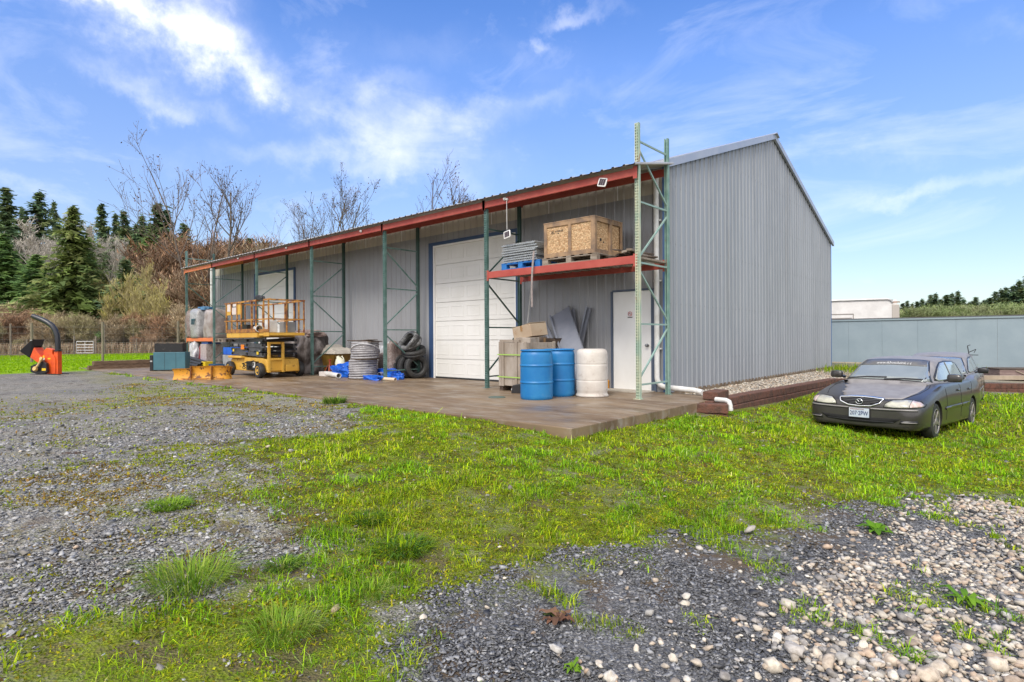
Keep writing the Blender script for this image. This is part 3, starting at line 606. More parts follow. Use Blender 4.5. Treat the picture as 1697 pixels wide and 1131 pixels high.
mb=MB(); mb.bb(XR-.115,XR-.003,YF-.032,YF-.004,.0,ZF); loc(mb.build('corner_trim',M['trimblue'],B)); mb=MB(); mb.bb(XR-.02,XR+.027,YB-.04,YB+.01,0,ZB); loc(mb.build('corner_trim',M['trimblue'],B))
# eave strip and white corner downpipe at the far end
mb=MB(); mb.bb(XL-.1,XR+.05,YF-.14,YF-.02,ZF-.03,ZF+.0); loc(mb.build('eave_trim',M['flash'],B))
# overhead doors
def ohd(x0,x1,label):
    mb=MB(); z1=3.62; n=7; hh=z1/n; yy=YF+.02
    mb.bb(x0+.04,x1-.04,yy+.03,yy+.06,0.01,z1)
    for i in range(n):
        mb.bb(x0+.04,x1-.04,yy,yy+.03,.02+i*hh,.02+(i+1)*hh-.014)
        k=5; pw=(x1-x0-.08)/k
        for j in range(k):
            a=x0+.04+j*pw+.055; b=x0+.04+(j+1)*pw-.055; c=.02+i*hh+.11; d=.02+(i+1)*hh-.12
            for (p,q,r_,s_) in ((a,b,c,c+.018),(a,b,d-.018,d),(a,a+.018,c+.018,d-.018),(b-.018,b,c+.018,d-.018)): mb.bb(p,q,yy-.006,yy+.001,r_,s_)
    o=loc(mb.build('overhead_door',M['ohd'],B,bevel=.004)); o['label']=label
    mb=MB(); mb.bb(x0-.0,x0+.05,YF-.03,YF+.05,0,3.66); mb.bb(x1-.05,x1,YF-.03,YF+.05,0,3.66); mb.bb(x0+.05,x1-.05,YF-.03,YF+.05,3.61,3.66)
    a=mb.build('door_stop',M['whitedoor'],o)
    mb=MB(); mb.bb(x0-.17,x0-.003,YF-.045,YF-.0,0,3.75); mb.bb(x1+.003,x1+.10,YF-.045,YF-.0,0,3.75); mb.bb(x0-.0,x1+.0,YF-.045,YF-.0,3.663,3.75)
    mb.build('door_trim',M['navyt'],o)
    mb=MB(); mb.bb(x0+.04,x1-.04,yy-.02,yy+.05,.0,.045); mb.build('bottom_seal',M['black'],o); return o
ohd(-7.19,-4.12,'white panelled overhead door right of the middle of the front wall'); ohd(-18.12,-15.05,'white panelled overhead door behind the scissor lift')
# entry door
mb=MB(); mb.bb(-1.405,-.515,YF-.005,YF+.04,.015,2.045); d=loc(mb.build('entry_door',M['whitedoor'],B,bevel=.004))
mb=MB(); mb.bb(-1.45,-1.41,YF-.035,YF+.05,0,2.06); mb.bb(-.51,-.47,YF-.035,YF+.05,0,2.06); mb.bb(-1.41,-.51,YF-.035,YF+.05,2.05,2.085)
mb.bb(-.467,-.40,YF-.03,YF-.0,0,2.085)
mb.build('door_frame',mat('slate_blue_door_frame',(.075,.10,.15),rough=.5),d)
mb=MB(); mb.lathe([(.032,0),(.032,.012),(.012,.015),(.012,.035),(.026,.045),(.032,.06),(.026,.075),(.005,.08)],16,(-.60,YF-.005,.93),Matrix.Rotation(R(90),3,'X')); mb.build('door_knob',M['metal'],d,auto=30)
mb=MB(); mb.bb(-1.07,-.93,YF-.008,YF-.005,1.49,1.63); sg=mb.build('door_sign',mat('white_sign',(.75,.72,.72),rough=.4),d)
M['signred']=mat('red_sign_ink',(.5,.03,.03)); M['ink']=mat('black_ink',(.02,.02,.02))
mb=MB(); mb.tube([(-1.0+.042*math.cos(t*.393),YF-.011,1.578+.042*math.sin(t*.393)) for t in range(16)],.005,6,closed=True); mb.beam((-1.03,YF-.011,1.608),(-.97,YF-.011,1.548),.004,.008,(0,1,0)); mb.build('prohibition_ring',M['signred'],sg)
mb=MB(); mb.bb(-1.03,-.975,YF-.0105,YF-.0085,1.573,1.583); mb.bb(-1.055,-.945,YF-.0105,YF-.0085,1.498,1.516); mb.split('sign_symbol',M['ink'],sg)
mb=MB(); mb.bb(-1.47,-.42,1.0,YF-.0,0,.02); loc(mb.build('door_step',mat('pale_step_concrete',(.42,.38,.32),rough=.8,c2=(.34,.30,.25)),B))
# white downspout with elbow running out past the corner
mb=MB(); xd=-.355; yd=YF-.085
pts_=[(xd,yd,4.3),(xd,yd,.30)]+[(xd+.19*(1-math.cos(t)),yd-.0,.30-.19*math.sin(t)) for t in [.3,.6,.9,1.2,1.57]]
pts_+=[(.45,yd-.04,.085),(.62,yd-.1,.06)]
mb.tube(pts_,.052,14); 
for z in (.85,2.2,3.4): mb.bb(xd-.075,xd+.075,yd+.02,YF-.02,z,z+.03)
loc(mb.build('downspout',M['pvc'],B,auto=40))
mb=MB(); mb.tube([(1.17,.56,.03),(1.36,.52,.03),(1.42,.50,.01),(1.44,.49,-.05),(1.44,.49,-.11)],.042,14); mb.lathe([(.049,0),(.049,.04)],14,(1.44,.49,-.13)); loc(mb.build('downspout_outlet',M['pvc'],B,auto=40))
mb=MB(); xw=-22.40; mb.bb(XL-.06,XL+.10,YF-.2,YF-.05,0,4.3); loc(mb.build('corner_downspout',M['pvc'],B,bevel=.01))
mb=MB(); mb.bb(-1.62,-1.50,1.28,1.46,.0,.19); y_=mb.build('yellow_block',mat('yellow_plastic',(.75,.32,.02),rough=.5),bevel=.01); tag(y_,'small yellow orange block on the slab beside the white entry door','block')
# ---------------------------------------------------------------- pallet racking with the lean-to roof
RK=thing('pallet_rack','green pallet racking along the building front with red beams and a sheet roof','pallet rack',(-11,.6,0))
def rl_(o): o.location=Vector(o.location)-Vector((-11,.6,0)); return o
PITCH=3.737; FX=[-i*PITCH for i in range(6)]+[-5*PITCH-2.90]; DEP=1.1756
def post(x,y,h,sgn,holes=True):
    """C channel, perforated face at y, back toward sgn nearly closed by lips"""
    mb=MB(); w=.076; t=.004; f0,f1=sorted((y,y+sgn*.004))
    if holes:
        for a,b in ((-.038,-.028),(-.006,.006),(.028,.038)): mb.bb(x+a,x+b,f0,f1,0,h)
        z=.03
        while z<h:
            for a,b in ((-.0285,-.0055),(.0055,.0285)): mb.bb(x+a,x+b,f0,f1,z,min(z+.017,h))
            z+=.0508
    else: mb.bb(x-.038,x+.038,f0,f1,0,h)
    s0,s1=sorted((y+sgn*.004,y+sgn*.07))
    for sx in (-1,1):
        a,b=sorted((x+sx*.038,x+sx*.034))
        mb.bb(a,b,s0,s1,0,h)
        c,d=sorted((x+sx*.034,x+sx*.008)); e,f=sorted((y+sgn*.066,y+sgn*.07)); mb.bb(c,d,e,f,0,h)  # lips made extra wide to darken the inside behind the holes
    mb.bb(x-.07,x+.07,min(y-.03,y-.03*sgn)-.01,y+.085 if sgn>0 else y+.03,.001,.008)
    return mb
ZS=[.25,1.33,2.42,3.5]
A_=[('F',.35,1.25),('R',1.42,2.3),('F',2.5,3.38),('R',3.6,4.45)]
B_=[('R',.35,1.2),('F',1.45,2.35),('R',2.52,3.42)]
for i,x in enumerate(FX):
    tall=i in (0,6); hf=4.88 if tall else 3.93; hr=4.88 if tall else 4.17
    fr=bpy.data.objects.new('upright_frame',None); col.objects.link(fr); fr.parent=RK
    fr['label']='faded rust streaked green upright frame at the near end' if i==0 else ('tall green upright frame at the far end' if i==6 else 'green upright frame')
    pm=M['greenold'] if i==0 else M['green']
    rl_(post(x,0,hf,1).build('post',pm,fr)); rl_(post(x,DEP,hr,-1,holes=i<3).build('post',M['greend'] if i else mat('mid_green_post',(.13,.24,.20),rough=.55,c2=(.22,.33,.28),rust=(.25,.10,.05),rl=.66,rh=.7,rs=5),fr))  # rear posts beyond the first take the green with shade painted in
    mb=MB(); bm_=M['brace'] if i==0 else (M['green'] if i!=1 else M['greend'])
    for z in ZS+([4.57] if tall else []): mb.beam((x,.05,z),(x,DEP-.05,z),.03,.03)
    if i==6: mb.beam((x,.05,4.15),(x,DEP-.05,4.15),.03,.03)
    pat=B_ if i in (2,6) else A_
    for s_,a,b in pat:
        if b>4.2 and not tall: continue
        p,q=((.05,a),(DEP-.05,b)) if s_=='F' else ((DEP-.05,a),(.05,b)); mb.beam((x,p[0],p[1]),(x,q[0],q[1]),.028,.028)
    mb.split('brace',bm_,fr,offset=(11,-.6,0))
def beamobj(x0,x1,y,z0,z1,m,label=None):
    mb=MB(); mb.bb(min(x0,x1),max(x0,x1),y,y+.042,z0,z1); 
    for x in (x0,x1):
        s_=1 if x==x0 else -1
    o=rl_(mb.build('beam',m,RK,bevel=.006))
    if label: o['label']=label
    mb=MB()
    for x in (x0,x1):
        mb.bb(x-.04,x+.04,y-.006,y-.001,z0-.05,z1+.03)
    mb.split('beam_connector',m,o); return o
for i in range(6):
    m_=M['orange'] if i==5 else M['red']
    a,b=FX[i],FX[i+1]
    beamobj(b+.003,a-.003,-.048,3.935,4.075,m_,'orange roof beam' if i==5 else None)
    beamobj(b+.04,a-.04,DEP+.005,4.19,4.335,m_)
sb1=beamobj(FX[1]+.042,FX[0]-.042,.012,2.40,2.545,M['red'],'red shelf beam'); sb2=beamobj(FX[1]+.042,FX[0]-.042,DEP-.055,2.40,2.545,M['red'],'red shelf beam')
beamobj(FX[6]+.042,FX[5]-.042,.012,1.03,1.17,M['orange'],'orange shelf beam'); beamobj(FX[6]+.042,FX[5]-.042,DEP-.055,1.03,1.17,M['orange'],'orange shelf beam')
mb=MB()
for k in range(15): x=FX[1]+.15+k*.246; mb.bb(x,x+.14,.058,DEP-.06,2.50,2.535)
for k in range(10): x=FX[6]+.12+k*.29; mb.bb(x,x+.18,.058,DEP-.06,1.12,1.16)
mb.split('deck_board',M['wood'],RK,offset=(11,-.6,0))
# lean-to roof sheet
mb=MB(); sheet(mb,FX[6]-.18,.06,-.16,4.098,YF-.16,4.425,h=.024); o=rl_(mb.build('lean_to_roof',M['soffit'],RK))
mb=MB()
for k in range(12):
    x=FX[6]+1.2+k*1.83
    mb.beam((x,-.02,4.085),(x,YF-.2,4.40),.012,.012)
mb.split('roof_batten',M['galv'],RK,offset=(11,-.6,0))
mb=MB(); rr=random.Random(3)
P=ribs(FX[6]-.18,.06)
sheet(mb,FX[6]-.18,.06,-.17,4.113,YF-.16,4.44,h=.024)
rl_(mb.build('roof_top_sheet',M['galv'],RK))
# small white bolts/lamps on the roof beam
mb=MB()
for x in (-3.09,-8.4,-12.6,-16.2): mb.lathe([(.03,0),(.04,.02),(.02,.05)],10,(x,-.052,4.03),Matrix.Rotation(R(90),3,'X'))
mb.split('beam_hook',M['pvc'],RK,chunk=30,offset=(11,-.6,0))
# ---------------------------------------------------------------- retaining wall, gravel bed
M['block']=mat('reddish_brown_block',(.15,.062,.042),rough=.95,c2=(.08,.042,.03),scale=9,detail=8,c3=(.16,.09,.07),bump=.8,bscale=45)
path=[(1.02,.62),(1.02,1.6),(1.05,2.8),(1.10,4.2),(1.10,5.6),(1.12,7.0),(1.15,8.6),(1.4,10.5),(2.0,12.3),(3.0,13.6),(4.4,14.5),(6.2,15.7),(8.5,17.2),(11.5,19.2)]
def along(P,step):
    out=[];acc_=0
    for a,b in zip(P[:-1],P[1:]):
        l_=math.dist(a,b); t=acc_
        while t<l_: out.append((a[0]+(b[0]-a[0])*t/l_,a[1]+(b[1]-a[1])*t/l_,math.atan2(b[1]-a[1],b[0]-a[0]),t)); t+=step
        acc_=t-l_
    return out
def wtop(x,y): return .0-.05*float(S((y-2)/6)) -.36*float(S((y-8.0)/5))
RW=thing('retaining_wall','low retaining wall of reddish brown concrete blocks curving from the slab behind the cars','wall',(1.05,4,-.3))
rr=random.Random(11)
for c in range(4):
    mb=MB(); st_=.30
    for x,y,a,t in along([(path[0][0],path[0][1]-(.3 if c else 0)+ (c%2)*.15)]+path[1:],st_):
        zt=wtop(x,y)-.152*c; nx_,ny_=math.sin(a),-math.cos(a); off=.018*c
        if zt<-1.25: continue
        mb.box(x+nx_*off+rr.uniform(-.004,.004),y+ny_*off+rr.uniform(-.004,.004),zt-.148,.296,.24,.146,a+rr.uniform(-.02,.02))
    o=mb.build('block_course',M['block'],RW,bevel=.014); o.location=(-1.05,-4,.3)
mb=MB(); mb.box(1.03,.78,.005,.30,.27,.14,R(96)); mb.box(1.00,1.10,.005,.32,.26,.14,R(92)); mb.box(1.2,.35,-.17,.50,.26,.15,R(20)); mb.box(1.12,.32,-.33,.62,.30,.15,R(30))
o=mb.build('corner_block',M['block'],RW,bevel=.016); o.location=(-1.05,-4,.3)
# gravel bed mesh between gable wall and retaining wall
bx=np.linspace(-.05,1,9)[None,:]; by=np.linspace(1.2,22,90)[:,None]
pw=lambda y: np.interp(y,[p[1] for p in path],[p[0] for p in path])
XX=-.05+(pw(by)-.08+.05)*np.linspace(0,1,9)[None,:]; XX=np.where(by>13.9,-6+(pw(by)+5.9)*np.linspace(0,1,9)[None,:],XX)
YY=by+0*XX; tz=np.vectorize(wtop)(XX,YY); ZZ=-.055+.0*XX+(tz+.0)*np.linspace(0,1,9)[None,:]**2+.012*(fbm(XX*3,YY*3,2,8)-.5)
ZZ=ZZ-.16*S((YY-13)/6)*(XX>1)
V=np.stack([XX,YY,ZZ],-1).reshape(-1,3); i=np.arange(8)[None,:]+9*np.arange(89)[:,None]; F=np.stack([i,i+1,i+10,i+9],-1).reshape(-1,4)
npmesh('gravel_bed',V,F,mat('bed_gravel',(.30,.26,.21),rough=.9,c2=(.20,.17,.14),scale=30,c3=(.14,.2,.03),bump=.6,bscale=60))['kind']='structure'
n=7500; y=rng_.uniform(1.3,13.5,n); x=-.02+(pw(y)-.12)*rng_.random(n); v_,f_=ico(1)
zb=np.vectorize(wtop)(x,y); tt=(x+.05)/(pw(y)-.03); zb=-.05+zb*np.clip(tt,0,1)**2
stones('bed_pebbles',x,y,.034*rng_.lognormal(0,.3,n),pal(n,PC,.14),m_stone,v_,f_,.6,.05,.4,'pale round stones filling the bed between siding and block wall',True,z0=zb)
n=2600; y=rng_.uniform(8.2,14.6,n); x=-.0+(pw(y)-.2)*rng_.random(n); kp=rng_.random(n)<S((y-10.5)/2.5); x,y=x[kp],y[kp]
blades('bed_grass',x,y,-.05+0*x,.16*rng_.lognormal(0,.3,len(x)),.014+0*x,pal(len(x),GC,.12),m_grass,label='green grass growing at the far corner of the building')
# ---------------------------------------------------------------- barrels
M['blue']=mat('blue_drum_plastic',(.006,.145,.39),rough=.45,c2=(.015,.18,.42),scale=3,rust=(.12,.26,.40),rl=.60,rh=.78,rs=3)
M['whitedrum']=mat('dirty_white_drum_plastic',(.64,.60,.55),rough=.5,c2=(.52,.47,.42),scale=2.5,rust=(.20,.15,.12),rl=.58,rh=.80,rs=5)
def drum(label,x,y,m,flare=False,group='barrels',rz=0,name='barrel'):
    t=thing(name,label,'barrel',(x,y,0),rz)
    r=.292
    P=[(.0,.012),(r-.04,.012),(r-.02,0),(r-.004,.02),(r,.06),(r,.27),(r,.288),(r+.009,.295),(r+.009,.31),(r,.317),(r,.335),(r,.57),(r,.588),(r+.009,.595),(r+.009,.61),(r,.617),(r,.635),(r-.002,.78),(r-.012,.83),(r-.03,.85),(r-.006,.857),(r-.002,.872),(r-.012,.884),(r-.03,.882),(r-.045,.855),(0,.852)]
    if flare: P=[(0,.01),(r,.0),(r+.012,.01),(r+.010,.03),(r-.006,.05),(r-.01,.08),(r-.002,.11),(r,.14),(r,.27),(r,.290),(r-.004,.297),(r-.004,.305),(r,.312),(r,.33),(r,.57),(r,.590),(r-.004,.597),(r-.004,.605),(r,.612),(r,.63),(r,.76),(r-.004,.81),(r-.018,.85),(r-.05,.875),(r-.09,.884),(0,.886)]
    mb=MB(); mb.lathe(P,48); mb.build('shell',m,t,auto=60)
    if not flare:
        for s_ in (-1,1):
            mb=MB(); mb.lathe([(.035,0),(.035,.018),(.02,.022),(0,.022)],12,(s_*.17,.03,.852)); mb.build('bung',m,t,auto=40)
    return t
drum('blue plastic barrel, the nearer of the two, in front of the strapped crate',-1.46,-1.03,M['blue'],rz=.4)['group']='blue barrels'
drum('blue plastic barrel behind the other one, next to the leaning grey panels',-1.50,-.30,M['blue'],rz=1.1)['group']='blue barrels'
drum('dirty white plastic barrel standing upside down left of the entry door',-.95,-.02,M['whitedrum'],True)
# ---------------------------------------------------------------- strapped weathered crate, boxes
M['cratew']=mat('weathered_pale_crate_board',(.36,.31,.26),rough=.85,c2=(.27,.22,.175),scale=2.2,rust=(.12,.08,.06),rl=.60,rh=.75,rs=5,stretch=(2,2,.7),bump=.2,bscale=40)
M['card']=mat('worn_cardboard',(.42,.33,.235),rough=.85,c2=(.38,.28,.19),scale=5,rust=(.28,.14,.06),rl=.60,rh=.70,rs=8)
M['strap']=mat('lime_strap',(.32,.50,.10),rough=.5)
t=thing('strapped_crate','weathered wooden crate bound with lime green straps behind the blue barrels','crate',(-2.62,.15,0),R(-3))
mb=MB(); mb.bb(-.46,.34,-.42,.42,.11,1.0); mb.build('crate_body',M['cratew'],t,bevel=.01)
mb=MB()
for x in (-.46,-.385,.0,.27): mb.bb(x,x+.07,-.445,-.422,.1,1.02)
for x in (-.46,.27): mb.bb(x,x+.07,.422,.445,.1,1.02)
for y in (-.42,.34): mb.bb(-.485,-.462,y,y+.08,.1,1.0); mb.bb(.342,.36,y,y+.08,.1,1.0)
mb.split('batten',M['cratew'],t,bevel=.004)
mb=MB()
for x in (-.41,-.06,.28): mb.bb(x-.05,x+.05,-.42,.42,0,.10)
mb.split('skid',M['wooddark'],t)
for z in (.28,.74):
    mb=MB(); mb.bb(-.492,.368,-.452,-.447,z,z+.022); mb.bb(.364,.368,-.447,.447,z,z+.022); mb.bb(-.492,-.488,-.447,.447,z,z+.022); mb.build('strap',M['strap'],t)
mb=MB(); mb.bb(-.46,.1,-.42,.0,1.003,1.06); mb.box(.14,-.2,1.003,.38,.3,.10,(.05,.02,.1)); o=mb.build('torn_lid',M['cratew'],t,bevel=.006)
def carton(label,x,y,z,sx,sy,sz,rot,m=None,name='cardboard_box',cat='box',flaps=True):
    t=thing(name,label,cat,(x,y,z)); t.rotation_euler=rot
    mb=MB(); mb.bb(-sx/2,sx/2,-sy/2,sy/2,0,sz); mb.build('carton_body',m or M['card'],t,bevel=.008)
    if flaps:
        mb=MB(); mb.box(-sx*.26,0,sz+.004,sx*.5,sy*.98,.008,(0,.10,0)); mb.box(sx*.26,0,sz+.004,sx*.5,sy*.98,.008,(0,-.06,0)); mb.split('flap',m or M['card'],t)
        mb=MB(); mb.bb(-.03,.03,-sy/2-.003,-sy/2-.001,sz*.55,sz); mb.build('tape',mat('brown_tape',(.30,.17,.07),rough=.4),t)
    return t
carton('tan cardboard box tilted on top of the lime strapped crate',-2.58,.16,1.10,.56,.46,.26,(R(4),R(-9),R(-8)))
M['darkbox']=mat('dark_brown_soaked_carton',(.075,.050,.036),rough=.8,c2=(.15,.11,.08),scale=4,rust=(.35,.28,.2),rl=.66,rh=.70,rs=6)
carton('dark soggy box behind the blue barrels beside the strapped crate',-2.66,.93,.62,.56,.44,.46,(0,R(3),R(-4)),M['darkbox'])
mb=MB(); mb.bb(-2.98,-2.36,.70,1.18,0,.10); mb.bb(-2.98,-2.36,.70,1.18,.10,.60); tag(mb.build('wooden_box',M['wooddark'],bevel=.01),'dark wooden box carrying the soggy box behind the barrels','box')
mb=MB(); mb.bb(-3.0,-2.28,.70,.78,.602,.615); mb.bb(-3.0,-2.28,.9,.98,.602,.618); tag(mb.build('loose_board',M['wooddark']),'dark boards lying across the wooden box behind the barrels','board')
# leaning panels
M['panel']=mat('grey_sheet_trim',(.20,.215,.26),rough=.4,c2=(.24,.25,.29),scale=2)
def lean(label,x0,y0,x1,y1,z1,w,th=.03,name='metal_sheet',cat='metal sheet',m=None,tw=0,lip=True):
    p0=Vector((x0,y0,.0)); p1=Vector((x1,y1,z1)); d=(p1-p0).normalized(); a=Vector((math.cos(tw),math.sin(tw),0)); a=(a-d*a.dot(d)).normalized(); b=d.cross(a)
    mb=MB()
    def slab(a0,a1,b0,b1):
        vs=[p+a*i+b*j for p in (p0,p1) for i,j in ((a0,b0),(a1,b0),(a1,b1),(a0,b1))]
        mb.add(vs,[(0,3,2,1),(4,5,6,7),(0,1,5,4),(1,2,6,5),(2,3,7,6),(3,0,4,7)])
    slab(-w/2,w/2,0,.008)
    if lip: slab(-w/2,-w/2+.008,-.06,-.001); slab(w/2-.008,w/2,-.06,-.001); slab(-w/2+.009,-w/2+.04,-.06,-.052)
    return tag(mb.build(name,m or M['panel'],bevel=.002),label,cat)
lean('wide grey sheet metal trim leaning on the siding behind the blue barrels',-1.22,.18,-2.72,1.34,1.68,.50)
lean('narrow grey metal strip leaning to the left of the wide grey sheet',-1.42,.10,-3.02,1.20,1.36,.12)
lean('long grey channel leaning against the siding right of the wide grey sheet',-2.36,1.25,-1.97,1.40,1.75,.12,tw=.2)
lean('short grey channel showing behind the top of the wide grey sheet',-2.10,1.28,-2.42,1.42,1.72,.12)
mb=MB(); mb.tube([(-3.82,1.28,0),(-3.60,1.40,2.3)],.014,8); tag(mb.build('white_rod',M['pvc']),'thin white rod leaning on the siding right of the big overhead door','rod')
t=thing('black_case','small black case on the slab at the foot of the strapped crate','case',(-2.42,-.42,0),R(25)); mb=MB(); mb.prism([(-.13,0),(.13,0),(.13,.13),(.06,.19),(-.10,.16)],'y',-.1,.1); mb.build('case_body',M['blackp'],t,bevel=.01); mb=MB(); mb.lathe([(.03,0),(.03,.01),(.01,.012)],10,(-.131,-.02,.06),Matrix.Rotation(R(-90),3,'Y')); mb.build('dial',M['galv'],t)
mb=MB(); mb.lathe([(.16,0),(.16,.006),(.15,.01),(0,.01)],24,(-2.17,-1.32,.001)); tag(mb.build('drain_cover',mat('green_cover',(.06,.13,.11),rough=.6,c2=(.09,.12,.1))),'small round green cover lying flat on the slab in front of the crate','cover')
# ---------------------------------------------------------------- shelf load, right bay
M['osb']=mat('strand_board',(.40,.22,.10),rough=.8,c2=(.56,.40,.23),scale=17,detail=3,lo=.35,hi=.65,bump=.2,bscale=60,stretch=(1.2,1.2,2.0),flake=36)
M['cwood']=mat('crate_frame_wood',(.36,.23,.13),rough=.8,c2=(.19,.13,.09),scale=4,stretch=(1,1,1),rust=(.10,.07,.05),rl=.62,rh=.75,rs=6)
M['bluep']=mat('blue_pallet_paint',(.01,.12,.40),rough=.6,c2=(.02,.16,.46),scale=6)
ZSH=2.548
def pallet(name,label,x0,x1,y0,y1,z,m):
    t=thing(name,label,'pallet',((x0+x1)/2,(y0+y1)/2,z)); w_,d_=(x1-x0),(y1-y0)
    mb=MB(); 
    for sx in (-1,0,1):
        for sy in (-1,0,1): mb.box(sx*(w_/2-.07),sy*(d_/2-.06),.016,.14 if sx else .12,.11,.085)
    mb.split('block',m,t)
    mb=MB(); n=7
    for k in range(n): mb.box(-w_/2+.05+k*(w_-.1)/(n-1),0,.118,.10,d_,.018)
    for sy in (-1,0,1): mb.box(0,sy*(d_/2-.06),.102,w_,.11,.0155)
    mb.split('deck_board',m,t)
    mb=MB()
    for sy in (-1,0,1): mb.box(0,sy*(d_/2-.06),0,w_,.11,.0155)
    mb.split('bottom_board',m,t); return t
pallet('wood_pallet','grey wooden pallet under the strand board crate',-2.16,-.86,.02,1.14,ZSH,M['wood'])
pallet('blue_pallet','blue painted pallet under the stack of wire decks',-3.28,-2.22,.02,1.10,ZSH,M['bluep'])
zc=ZSH+.138
t=thing('board_crate','large strand board crate with wooden frame standing on the racking shelf','crate',(-1.52,.58,zc)); x0,x1,y0,y1,hh=-.60,.60,-.55,.44,.68
mb=MB(); mb.bb(x0+.02,x1-.02,y0+.02,y1-.02,.02,hh-.01); mb.build('board_panel',M['osb'],t)
fw_=.075
for nm,bxs in (('corner_post',[(x0,x0+fw_,y0,y0+.03),(x1-fw_,x1,y0,y0+.03),(x1,x1+.02,y0,y0+fw_),(x1,x1+.02,y1-fw_,y1),(x0,x0+fw_,y1-.03,y1)]),('middle_batten',[(0.0,fw_-.005,y0-.003,y0+.018),(x1-.0185,x1+.0235,-.03,.05)])):
    mb=MB()
    for a,b,c,d in bxs: mb.bb(a,b,c,d,.0,hh)
    mb.split(nm,M['cwood'],t,bevel=.004)
mb=MB()
for z0_,z1_ in ((0,.085),(hh-.075,hh)):
    for a,b in ((x0+fw_+.001,-.001),(fw_-.004,x1-fw_-.001)): mb.bb(a,b,y0,y0+.019,z0_,z1_)
    mb.bb(x1-.0188,x1+.018,y0+fw_+.001,-.031,z0_,z1_); mb.bb(x1-.0188,x1+.018,.051,y1-fw_-.001,z0_,z1_)
mb.bb(x0-.01,x1+.02,y0-.004,y0+.05,hh+.001,hh+.022); mb.bb(x1-.03,x1+.024,y0+.051,y1,hh+.001,hh+.022); mb.bb(x0-.01,x0+.05,y0+.051,y1,hh+.001,hh+.022); mb.bb(x0+.051,x1-.031,y0+.051,y1,hh-.01,hh+.01)
mb.split('rail',M['cwood'],t,bevel=.004)
text('Ikonen',.075,M['ink'],t,(-.29,y0+.0185,.50),(R(90),0,0),sx=1.1) if False else None
mb=MB(); rr=random.Random(5)
mb.beam((-.42,y0+.017,.53),(-.36,y0+.017,.49),.004,.014,(0,1,0)); mb.beam((-.42,y0+.017,.49),(-.36,y0+.017,.53),.004,.014,(0,1,0)); mb.beam((-.43,y0+.0165,.48),(-.33,y0+.0165,.478),.004,.01,(0,1,0))
for k in range(6): mb.box(-.31+k*.032,y0+.018,.495,.018,.004,rr.uniform(.02,.036))
mb.box(-.25,y0+.018,.455,.03,.004,.022)
mb.box(x1-.017,-.30,.25,.004,.05,.05); mb.box(x1-.017,-.20,.22,.004,.03,.03)
mb.build('stencil_mark',M['ink'],t)
# wire decks stack
M['wire']=mat('galvanised_wire',(.52,.53,.52),rough=.35,metal=.5,c2=(.40,.41,.40),scale=20)
for k in range(8):
    mb=MB(); rr=random.Random(k); ox=rr.uniform(-.02,.02); oy=rr.uniform(-.015,.015); z=0
    for j in range(20): mb.beam((-.47+ox,-.48+j*.05+oy,z),(.47+ox,-.48+j*.05+oy,z),.008,.008)
    for j in range(19): mb.beam((-.46+j*.0511+ox,-.50+oy,z+.008),(-.46+j*.0511+ox,.50+oy,z+.008),.008,.008)
    for j in range(19): 
        for e in (-1,1): mb.beam((-.46+j*.0511+ox,e*.50+oy,z+.008),(-.46+j*.0511+ox,e*.515+oy,z-.022),.008,.008)
    for j in (0,1,2,3): mb.bb(-.45+j*.29+ox,-.41+j*.29+ox,-.5+oy,.5+oy,z-.032,z-.006)
    for e in (-1,1): mb.bb(-.48+ox,.48+ox,e*.497+oy-.012,e*.497+oy+.012,z-.030,z-.012)
    o=mb.build('wire_deck',M['wire']); o.location=(-2.80,.55,zc+.04+k*.050); o.rotation_euler=(0,R(rr.uniform(-.6,.3)),R(rr.uniform(-2,2)))
    tag(o,['wire shelf deck lying lowest in the stack on the blue pallet','wire shelf deck second from the bottom of the stack on the blue pallet','wire shelf deck third from the bottom of the stack on the blue pallet','wire shelf deck fourth from the bottom of the stack','wire shelf deck fourth from the top of the stack beside the crate','wire shelf deck third from the top of the stack beside the crate','wire shelf deck second from the top of the stack beside the crate','wire shelf deck topmost of the stack beside the strand board crate'][k],'wire deck',group='wire decks stacked on the blue pallet')
# dark planks
lab=['broad','split','short','long','bent','bottom','black','warped','narrow','curled']
rr=random.Random(21)
for k in range(10):
    mb=MB(); l_=rr.uniform(.7,1.15) if k<7 else rr.uniform(.4,.7); w_=rr.uniform(.09,.15)
    mb.box(0,0,0,w_,l_,rr.uniform(.02,.04),(0,0,0)); o=mb.build('old_plank',M['wood'] if k in (3,5,8) else M['wooddark'],bevel=.004)
    o.location=(-.62+.055*k+rr.uniform(-.03,.03),.55+rr.uniform(-.08,.12),ZSH+.01+.030*min(k,9-k)); o.rotation_euler=(rr.uniform(-.02,.06),rr.uniform(-.25,.25),R(rr.uniform(-24,24)))
    tag(o,['rotting dark plank at the crate side of the loose pile','dark plank second from the crate in the loose pile','dark split plank third from the crate in the loose pile','greyer plank lying across the left half of the loose pile','dark plank near the middle of the loose pile','grey weathered plank in the middle of the loose pile','dark plank right of the middle of the loose pile','short dark plank on the right side of the loose pile','short grey plank near the end frame in the loose pile','short dark plank of the loose pile nearest the end frame'][k],'plank',group='old planks heaped on the shelf')
# hanging strap
mb=MB(); P=[(-2.34,-.02,2.86),(-2.35,-.045,2.62),(-2.36,-.058,2.40),(-2.38,-.05,2.1),(-2.37,-.055,1.85),(-2.375,-.05,1.72)]
for a,b in zip(P[:-1],P[1:]): mb.beam(a,b,.045,.006,(0,1,0))
tag(mb.build('ratchet_strap',mat('grey_webbing',(.24,.20,.19),rough=.8,c2=(.33,.28,.26),scale=20)),'faded grey strap hanging over the red shelf beam by the wire decks','strap')
